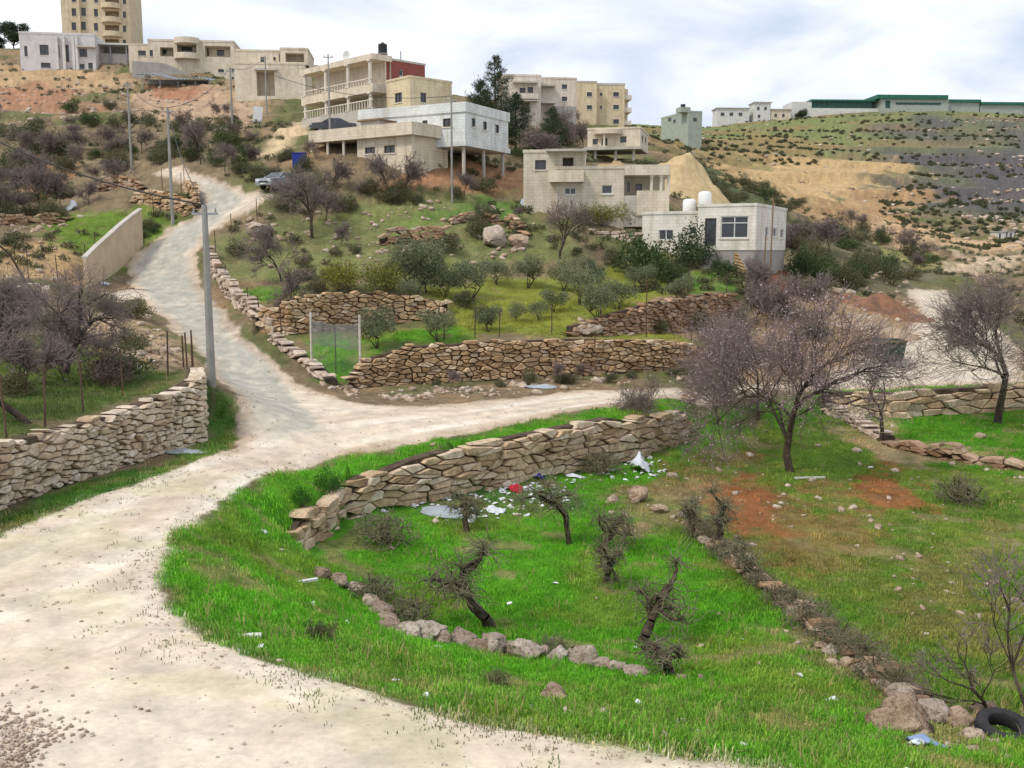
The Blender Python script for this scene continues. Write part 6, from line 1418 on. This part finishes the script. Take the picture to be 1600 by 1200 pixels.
# ------------------------------------------------------------------ tyre, skip, tarpaulins, rubbish
g = G(1567, 1150); k, q = 36, 10; P = []; rt = empty('old_tyre', g + Vector((0, 0, .1)), 0, 'old black car tyre lying at the bottom right corner', 'tyre'); rt.rotation_euler = (math.radians(12), math.radians(-6), .3)
prof = [(.20, -.10), (.22, -.115), (.29, -.11), (.335, -.085), (.345, 0), (.335, .085), (.29, .11), (.22, .115), (.20, .10), (.215, 0)]
for r_, z_ in prof: P += [(r_ * math.cos(6.2832 * j / k), r_ * math.sin(6.2832 * j / k), z_) for j in range(k)]
RUB = M('tyre_rubber', (.04, .038, .042), (.025, .024, .026), 6, .75, .3, 40)
MB().add(P, [(a * k + j, a * k + (j + 1) % k, ((a + 1) % q) * k + (j + 1) % k, ((a + 1) % q) * k + j) for a in range(q) for j in range(k)]).build('tyre_wall', RUB, rt, True)
mb = MB()
for j in range(k):
    for z_ in (-.045, .045): mb.box(-.022, .022, .338, .356, z_ - .035, z_ + .035, Matrix.Rotation(6.2832 * (j + (.5 if z_ > 0 else 0)) / k, 4, 'Z'))
mb.build('tread', RUB, rt)
g = G(1388, 566); rt = empty('rubbish_skip', g, -.08, 'dark green metal rubbish skip by the turning area', 'skip'); s_ = 42 * pxm(g.y) / 2; h = 36 * pxm(g.y)
GM = M('green_metal', (.05, .085, .06), (.035, .06, .045), 3, .6, .2)
MB().add([(-s_ * .85, -.55, .15), (s_ * .85, -.55, .15), (s_ * .85, .55, .15), (-s_ * .85, .55, .15), (-s_, -.75, h), (s_, -.75, h), (s_, .75, h), (-s_, .75, h), (-s_ * .92, -.68, h), (s_ * .92, -.68, h), (s_ * .92, .68, h), (-s_ * .92, .68, h), (-s_ * .8, -.5, .3), (s_ * .8, -.5, .3), (s_ * .8, .5, .3), (-s_ * .8, .5, .3)],
         [(0, 1, 5, 4), (1, 2, 6, 5), (2, 3, 7, 6), (3, 0, 4, 7), (3, 2, 1, 0), (4, 5, 9, 8), (5, 6, 10, 9), (6, 7, 11, 10), (7, 4, 8, 11), (8, 9, 13, 12), (9, 10, 14, 13), (10, 11, 15, 14), (11, 8, 12, 15), (12, 13, 14, 15)]).build('container', GM, rt)
MB().box(-s_ * 1.04, s_ * 1.04, -.8, -.755, h - .12, h + .02).build('rim', M('skip_rim', (.16, .13, .08), (.1, .08, .05), 3, .7, .2), rt)
for x in (-s_ * .7, s_ * .7):
    for y in (-.45, .45): MB().cyl(x, y, 0, .15, .07, .07, 10).build('foot', RUST, rt)
for x in (-s_ - .03, s_ + .03): MB().tube([(x, 0, h * .6), (x * 1.06, 0, h * .6)], .05, 8).build('trunnion', METAL, rt)
def cloth(name, label, u, v, wx, wy, h, mat, seed, cat, peaks=3):
    g_ = G(u, v); rg = np.random.RandomState(seed); n = 18; xs = np.linspace(-1, 1, n + 1); Xc, Yc = np.meshgrid(xs, xs, indexing='ij'); zc = np.zeros_like(Xc)
    for _ in range(peaks):
        cx, cy = rg.uniform(-.5, .5, 2); zc = np.maximum(zc, (1 - np.hypot(Xc - cx, Yc - cy) * rg.uniform(.8, 1.2)) * rg.uniform(.6, 1))
    zc = np.clip(zc, 0, 1) * h + (fbm(Xc * 3 + seed, Yc * 3, seed) - .4) * h * .45; ed = 1 - .25 * fbm(Xc * 2.2, Yc * 2.2 + seed, seed + 3)
    Xw = Xc * wx * ed; Yw = Yc * wy * ed; zw = np.maximum(zc, .02) + sample(Z, g_.x + Xw, g_.y + Yw) - g_.z
    V = np.stack([Xw, Yw, zw], -1).reshape(-1, 3); ii = np.arange((n + 1) ** 2).reshape(n + 1, n + 1); Fq = np.stack([ii[:-1, :-1], ii[1:, :-1], ii[1:, 1:], ii[:-1, 1:]], -1).reshape(-1, 4)
    r2 = np.hypot(Xc, Yc).reshape(-1); keep = (r2[Fq] < 1.12).all(1)
    o = mobj(name, fast_mesh(name, V, Fq[keep], mat, True), None, g_); sm = o.modifiers.new('thickness', 'SOLIDIFY'); sm.thickness = .012; sm.offset = 1
    return tag(o, label, cat)
WP = M('white_polythene', (.66, .70, .72), (.5, .54, .57), 4, .45, .3, 12); BPL = M('blue_polythene', (.03, .05, .32), (.02, .03, .2), 4, .5, .3); RPL = M('red_cloth', (.50, .03, .05), (.34, .02, .03), 4, .8, .3); GPL = M('grey_tarp', (.36, .41, .44), (.26, .3, .33), 1.5, .6, .3)
LBL = M('light_blue_plastic', (.28, .36, .55), (.18, .25, .42), 4, .5, .3)
for a in [('plastic_sheet', 'white plastic sheet caught at the right end of the slab wall', 1000, 735, .45, .6, .75, WP, 1, 'sheet'), ('plastic_bag', 'blue plastic bag lying on rubbish by the slab wall', 840, 742, .3, .25, .25, BPL, 2, 'bag'), ('cloth_bundle', 'red cloth among the litter below the slab wall', 806, 768, .28, .25, .3, RPL, 3, 'cloth'),
          ('plastic_bag', 'white bag beside the red cloth', 824, 766, .26, .2, .24, WP, 4, 'bag'), ('plastic_sheet', 'flat white sheet on the grass right of the blue bag', 900, 746, .42, .2, .12, WP, 5, 'sheet'), ('plastic_sheet', 'grey plastic spread at the foot of the slab wall', 700, 800, 1.0, .7, .14, GPL, 6, 'sheet'), ('plastic_bag', 'white bag at the left of the litter', 775, 800, .34, .26, .2, WP, 7, 'bag'), ('plastic_bag', 'small white bag at the right of the litter', 855, 782, .2, .2, .16, WP, 8, 'bag'),
          ('plastic_bag', 'light blue bag in front of the pinkish boulders', 1452, 1166, .3, .2, .16, LBL, 9, 'bag'), ('plastic_bag', 'white wrapper beside the light blue bag', 1432, 1166, .12, .12, .1, WP, 10, 'bag'), ('tarpaulin', 'grey blue tarpaulin heap at the top corner of the plot', 840, 326, 1.6, 1.2, 1.1, GPL, 12, 'tarpaulin'),
          ('plastic_sheet', 'white sack hanging in the scrub on the left hillside', 112, 328, .5, .4, .9, WP, 13, 'sack'), ('plastic_sheet', 'crumpled pale sheet on the verge under the cream stone wall', 292, 708, .7, .3, .16, GPL, 14, 'sheet'), ('plastic_bag', 'white bag by the boundary wall foot', 165, 445, .35, .3, .25, WP, 15, 'bag'), ('plastic_sheet', 'white sheet in the scrub beside the hillside pole', 348, 202, 1.3, .6, .5, WP, 16, 'sheet'),
          ('plastic_sheet', 'pale plastic strip along the front wall verge', 845, 606, .9, .35, .2, GPL, 17, 'sheet'), ('plastic_bag', 'white bag on the bank left of the slab wall', 412, 832, .1, .1, .06, WP, 18, 'bag')]: cloth(*a)
g = at_ground(472, 84); o = MB().box(-.55, .55, -.25, .25, 0, 1.15).box(-.6, .6, -.3, .3, 1.152, 1.2).build('blue_tarpaulin', BPL); o.location = g; tag(o, 'blue tarpaulin covered stack beside the carport', 'tarpaulin')
g = at_ground(408, 122); o = MB().box(-.55, .55, -.03, .03, .2, 2.1).box(-.5, -.42, .031, .3, 0, .9).box(.42, .5, .031, .3, 0, .9).build('white_board', FRAME); o.location = g; o.rotation_euler = (-.12, .12, .2); tag(o, 'white board propped on the slope by the garage house', 'board')
for i, (u, v, l_, a, nm) in enumerate([(470, 912, .75, .5, 'white plank on the bank left of the boulder row'), (820, 700, .5, .2, 'pale plank lying on the field wall top'), (1265, 748, 1.2, .1, 'pale plank near the large almond trunk'), (585, 524, .9, -.4, 'pale plank inside the plot near the gate'), (390, 998, .35, .1, 'white stick on the bank near the road bend')]):
    o = MB().box(-l_ / 2, l_ / 2, -.05, .05, .02, .07).box(-l_ / 2 + .05, -l_ / 2 + .12, -.049, .049, -.02, .019).build('plank', FRAME); o.location = G(u, v); o.rotation_euler = (0, 0, a); tag(o, nm, 'plank')
# ------------------------------------------------------------------ what nobody could count: grass, gravel, litter, far scrub
def gn_scatter(name, label, cat, P, sc, proto, mat, cols=None, tilt=.2):
    me = bpy.data.meshes.new(name); me.from_pydata([tuple(p) for p in P], [], []); a = me.attributes.new('sc', 'FLOAT', 'POINT'); a.data.foreach_set('value', np.asarray(sc, np.float32))
    if cols is not None:
        c4 = np.ones((len(P), 4), np.float32); c4[:, :3] = cols; ca = me.attributes.new('gc', 'FLOAT_COLOR', 'POINT'); ca.data.foreach_set('color', c4.ravel())
    po = bpy.data.objects.new(name + '_piece', proto)
    ng = bpy.data.node_groups.new(name, 'GeometryNodeTree'); ng.interface.new_socket('Geometry', in_out='INPUT', socket_type='NodeSocketGeometry'); ng.interface.new_socket('Geometry', in_out='OUTPUT', socket_type='NodeSocketGeometry')
    gi, go = ng.nodes.new('NodeGroupInput'), ng.nodes.new('NodeGroupOutput'); ip = ng.nodes.new('GeometryNodeInstanceOnPoints'); oi = ng.nodes.new('GeometryNodeObjectInfo'); oi.inputs['Object'].default_value = po
    rv = ng.nodes.new('FunctionNodeRandomValue'); rv.data_type = 'FLOAT_VECTOR'; rv.inputs[0].default_value = (-tilt, -tilt, 0); rv.inputs[1].default_value = (tilt, tilt, 6.283)
    na = ng.nodes.new('GeometryNodeInputNamedAttribute'); na.data_type = 'FLOAT'; na.inputs['Name'].default_value = 'sc'
    l_ = ng.links.new; l_(gi.outputs[0], ip.inputs['Points']); l_(oi.outputs['Geometry'], ip.inputs['Instance']); l_(rv.outputs[0], ip.inputs['Rotation']); l_(na.outputs[0], ip.inputs['Scale']); l_(ip.outputs[0], go.inputs[0])
    o = mobj(name, me); md = o.modifiers.new('scatter', 'NODES'); md.node_group = ng; return tag(o, label, cat, kind='stuff')
def tuft(seed, n, h, sp, wd):
    rg = np.random.RandomState(seed); V = []; Fc = []
    for i in range(n):
        a = rg.uniform(0, 6.28); b0 = rg.normal(size=2) * sp; H = h * rg.uniform(.55, 1.25); be = rg.uniform(.15, .75) * H; dx, dy = math.cos(a), math.sin(a); px_, py_ = -dy * wd / 2, dx * wd / 2; k_ = len(V)
        V += [(b0[0] - px_, b0[1] - py_, -.02), (b0[0] + px_, b0[1] + py_, -.02), (b0[0] + dx * be * .35 + px_ * .8, b0[1] + dy * be * .35 + py_ * .8, H * .62), (b0[0] + dx * be * .35 - px_ * .8, b0[1] + dy * be * .35 - py_ * .8, H * .62), (b0[0] + dx * be, b0[1] + dy * be, H)]
        Fc += [(k_, k_ + 1, k_ + 2), (k_, k_ + 2, k_ + 3), (k_ + 3, k_ + 2, k_ + 4)]
    return V, Fc
def grass_mat(name):
    m, t, b_ = mat_base(name, .6, .2); at = nd(t, 'ShaderNodeAttribute', attribute_name='gc', attribute_type='INSTANCER'); oi = nd(t, 'ShaderNodeObjectInfo')
    c = mul(t, at.outputs['Color'], ramp(t, oi.outputs['Random'], [(0, (.62, .74, .6)), (.5, (1.05, 1.05, 1)), (1, (1.6, 1.3, 1.3))])); t.links.new(c, b_.inputs['Base Color'])
    tr = nd(t, 'ShaderNodeBsdfTranslucent'); t.links.new(c, tr.inputs[0]); mx_ = nd(t, 'ShaderNodeMixShader'); mx_.inputs[0].default_value = .3; t.links.new(b_.outputs[0], mx_.inputs[1]); t.links.new(tr.outputs[0], mx_.inputs[2]); t.links.new(mx_.outputs[0], t.nodes['Material Output'].inputs[0]); return m
GMAT = grass_mat('grass_blades')
def pick(n, y0, y1, seed, dens, a0=-.62, a1=.62, power=0):
    rg = np.random.RandomState(seed); a = rg.uniform(a0, a1, n); y = np.exp(rg.uniform(math.log(y0), math.log(y1), n)); x = a * y; keep = rg.uniform(0, 1, n) < dens(x, y); x, y = x[keep], y[keep]
    return x, y, sample(Z, x, y), rg
def grass_at(n, y0, y1, seed, thr, nm, lab, tf, s0, s1, boost=1.0):
    def dens(x, y):
        g_ = sample(GR, x, y); wd_ = sample(WD, x, y); lum = fbm(x * .9, y * .9, 70); return np.clip(g_ * (.35 + 1.1 * lum), 0, 1) * (g_ > thr) * (wd_ > .45)
    x, y, z, rg = pick(n, y0, y1, seed, dens); V, Fc = tuft(*tf); me = bpy.data.meshes.new(nm); me.from_pydata(V, [], Fc); me.materials.append(GMAT)
    cs = (sample(CG, x, y) * boost if boost else np.tile((.36, .30, .15), (len(x), 1))) * rg.uniform(.85, 1.2, (len(x), 1)); cs = np.clip(cs, .008, .6)
    sc = rg.uniform(s0, s1, len(x)) * (1 + y / 50) * (.7 + .7 * fbm(x * .6, y * .6, 71)); gn_scatter(nm, lab, 'grass', np.stack([x, y, z], 1), sc, me, GMAT, cs); return len(x)
ng_ = [grass_at(230000, 8, 62, 1, .12, 'meadow_grass', 'short bright green grass of the field and road banks', (1, 8, .032, .05, .012), .6, 1.25, 1.7), grass_at(20000, 9, 60, 2, .3, 'tall_grass', 'taller tufts of weeds in the field and along the walls', (2, 14, .085, .07, .014), .5, 1.15, 1.6)]
ng_.append(grass_at(2600, 9, 50, 3, .3, 'dry_stalks', 'dead yellow grass stalks standing among the green', (4, 7, .14, .06, .008), .5, 1.2, 0))
# grass at the sandy edges of the near road
def dedge(x, y): r_ = sample(RSn, x, y); return np.where((r_ < .05) & (r_ > -1.6), .5 * np.exp(r_ * 2.2), 0) * (fbm(x * 1.3, y * 1.3, 72) > .52)
x, y, z, rg = pick(60000, 8, 40, 5, dedge); V, Fc = tuft(3, 6, .05, .05, .012); me = bpy.data.meshes.new('verge_grass'); me.from_pydata(V, [], Fc); me.materials.append(GMAT)
gn_scatter('verge_grass', 'sparse grass creeping into the dirt road edge', 'grass', np.stack([x, y, z], 1), rg.uniform(.6, 1.3, len(x)), me, GMAT, np.tile((.13, .17, .05), (len(x), 1)) * rg.uniform(.7, 1.3, (len(x), 1)))
# loose stones
PEB = stone_mat('loose_stone', [(.50, .42, .34), (.38, .30, .23), (.60, .54, .47), (.44, .34, .25)], 6); PEBD = stone_mat('dark_pebble', [(.52, .45, .36), (.58, .5, .41), (.42, .35, .28), (.64, .57, .48)], 6)
pm = rock_mesh('loose_stone', 501, PEB, 8, .3)[0]; pmd = rock_mesh('pebble', 502, PEBD, 6.0, .28)[0]
for me_ in (pm, pmd): me_.transform(Matrix.Diagonal((1.15, .85, .6, 1)))
def regions(x, y, polys):
    m_ = np.zeros(x.shape, bool)
    for p in polys: m_ |= in_poly(x, y, gpoly(p))
    return m_
x, y, z, rg = pick(26000, 8, 60, 8, lambda x, y: (sample(RSn, x, y) < -.05) * np.clip(.06 + .8 * sstep(.55, .7, fbm(x * .5, y * .5, 80)) + sstep(-.8, 0, sample(RSn, x, y)), 0, 1))
gn_scatter('gravel', 'loose gravel and pebbles on the dirt road', 'gravel', np.stack([x, y, z], 1), (.006 + .016 * rg.uniform(0, 1, len(x)) ** 3) * (1 + y / 30), pmd, None, tilt=.6)
x, y, z, rg = pick(26000, 8.5, 11.5, 9, lambda x, y: sstep(-4.4, -6.0, x + (fbm(x * 1.2, y * 1.2, 81) - .5) * 2.5) * sstep(10.8, 9.6, y + (fbm(x, y, 85) - .5) * 1.2) * .3, -.62, -.25)
gn_scatter('gravel_heap', 'rough patch of broken stones at the bottom left corner', 'gravel', np.stack([x, y, z + .01], 1), rg.uniform(.006, .024, len(x)), pmd, None, tilt=.8)
fr_poly = [[(650, 780), (780, 755), (990, 700), (1000, 760), (900, 800), (700, 815)], [(940, 770), (1090, 745), (1110, 800), (1030, 830), (940, 810)], [(1080, 720), (1300, 690), (1500, 760), (1480, 830), (1280, 850), (1130, 780)], [(1200, 985), (1260, 980), (1450, 1090), (1420, 1110), (1330, 1075)], [(1380, 1170), (1440, 1100), (1601, 1110), (1601, 1190)], [(1300, 650), (1380, 655), (1420, 690), (1640, 730), (1640, 760), (1500, 735)], [(1380, 800), (1500, 830), (1600, 930), (1600, 1040), (1450, 1040), (1400, 960)]]
x, y, z, rg = pick(30000, 9, 52, 10, lambda x, y: np.where(regions(x, y, fr_poly), .1, .004) * (sample(GR, x, y) > .05))
gn_scatter('field_stones', 'scattered pale stones in the green field', 'stones', np.stack([x, y, z + .01], 1), (.014 + .06 * rg.uniform(0, 1, len(x)) ** 4) * (1 + y / 45), pm, None, tilt=.5)
lit = bpy.data.meshes.new('litter'); lit.from_pydata([(-1, -.6, 0), (.9, -.7, .15), (1.1, .5, 0), (-.8, .7, .3), (0, 0, .55)], [], [(0, 1, 4), (1, 2, 4), (2, 3, 4), (3, 0, 4)]); lit.materials.append(M('litter_paper', (.72, .74, .74), (.55, .57, .58), 3, .7, 0))
litp = [[(640, 790), (780, 760), (900, 750), (880, 800), (700, 822)], [(930, 690), (1010, 690), (1060, 740), (960, 760)]]
x, y, z, rg = pick(70000, 9, 56, 12, lambda x, y: np.where(regions(x, y, litp), .28, .0008) * (sample(GR, x, y) > .05))
gn_scatter('litter', 'scraps of white paper and plastic in the grass', 'litter', np.stack([x, y, z + .02], 1), rg.uniform(.025, .085, len(x)) * (1 + y / 60), lit, None, tilt=.5)
hp = [[(-60, 135), (200, 125), (390, 130), (400, 205), (230, 200), (-60, 190)], [(-60, 330), (130, 335), (120, 360), (-60, 365)], [(-60, 380), (110, 375), (120, 440), (-60, 445)], [(130, 480), (220, 480), (310, 570), (200, 580), (120, 530)], [(560, 612), (1120, 580), (1120, 600), (600, 628)], [(1150, 540), (1180, 480), (1320, 455), (1445, 470), (1440, 500), (1330, 560), (1280, 592), (1160, 598)], [(480, 560), (430, 540), (500, 600), (560, 625), (570, 605)], [(380, 350), (500, 330), (840, 320), (830, 400), (600, 420), (400, 420)], [(1240, 440), (1420, 420), (1420, 460), (1250, 470)]]
x, y, z, rg = pick(42000, 30, 190, 14, lambda x, y: np.where(regions(x, y, hp), .33, .006) * (sample(RSn, x, y) > .3))
gn_scatter('hillside_rubble', 'loose rubble and rocks on the terraces and slopes', 'rubble', np.stack([x, y, z + .02], 1), (.05 + .25 * rg.uniform(0, 1, len(x)) ** 3) * (.45 + y / 170), pm, None, tilt=.5)
x, y, z, rg = pick(9000, 200, 540, 15, lambda x, y: np.clip(.06 + .5 * sstep(.42, .5, x / y) * sstep(.5, .62, fbm(x * .02, y * .05, 82)), 0, 1), .1, .62)
gn_scatter('far_rocks', 'white rocks dotted over the far hillside', 'rocks', np.stack([x, y, z], 1), .2 + .7 * rg.uniform(0, 1, len(x)) ** 3, pm, None, tilt=.3)
for j, (kk, n_, lab) in enumerate((('far', 2000, 'low grey green scrub covering the far hillside'), ('scrub', 450, 'darker bushes dotted over the far hillside'))):
    x, y, z, rg = pick(n_ * 3, 190, 560, 16 + j, lambda x, y: np.clip(sstep(.42, .58, fbm(x * .018, y * .045, 84 + j)) * .55 * (1 - regions(x, y, [[(1120, 252), (1400, 246), (1430, 275), (1380, 300), (1330, 350), (1230, 320), (1160, 285)], [(1280, 345), (1601, 375), (1601, 410), (1300, 365)]])), 0, 1), .1, .64)
    ms = bush_meshes(200 + j, 1.2, 2.2, kk, 160, .5, .28, 6); gn_scatter('far_' + kk, lab, 'scrub', np.stack([x, y, z], 1), rg.uniform(.4, 1.1, len(x)), ms[1], None)
x, y, z, rg = pick(9000, 62, 200, 18, lambda x, y: sstep(.45, .62, fbm(x * .08, y * .08, 88)) * .5 * (sample(RSn, x, y) > 1.0))
ms = bush_meshes(210, .7, 1.3, 'scrub', 150, .2, .1, 10); gn_scatter('hillside_scrub', 'low thorny ground cover on the hillsides', 'scrub', np.stack([x, y, z], 1), rg.uniform(.35, 1.0, len(x)), ms[1], None)
print('GRASS', ng_)
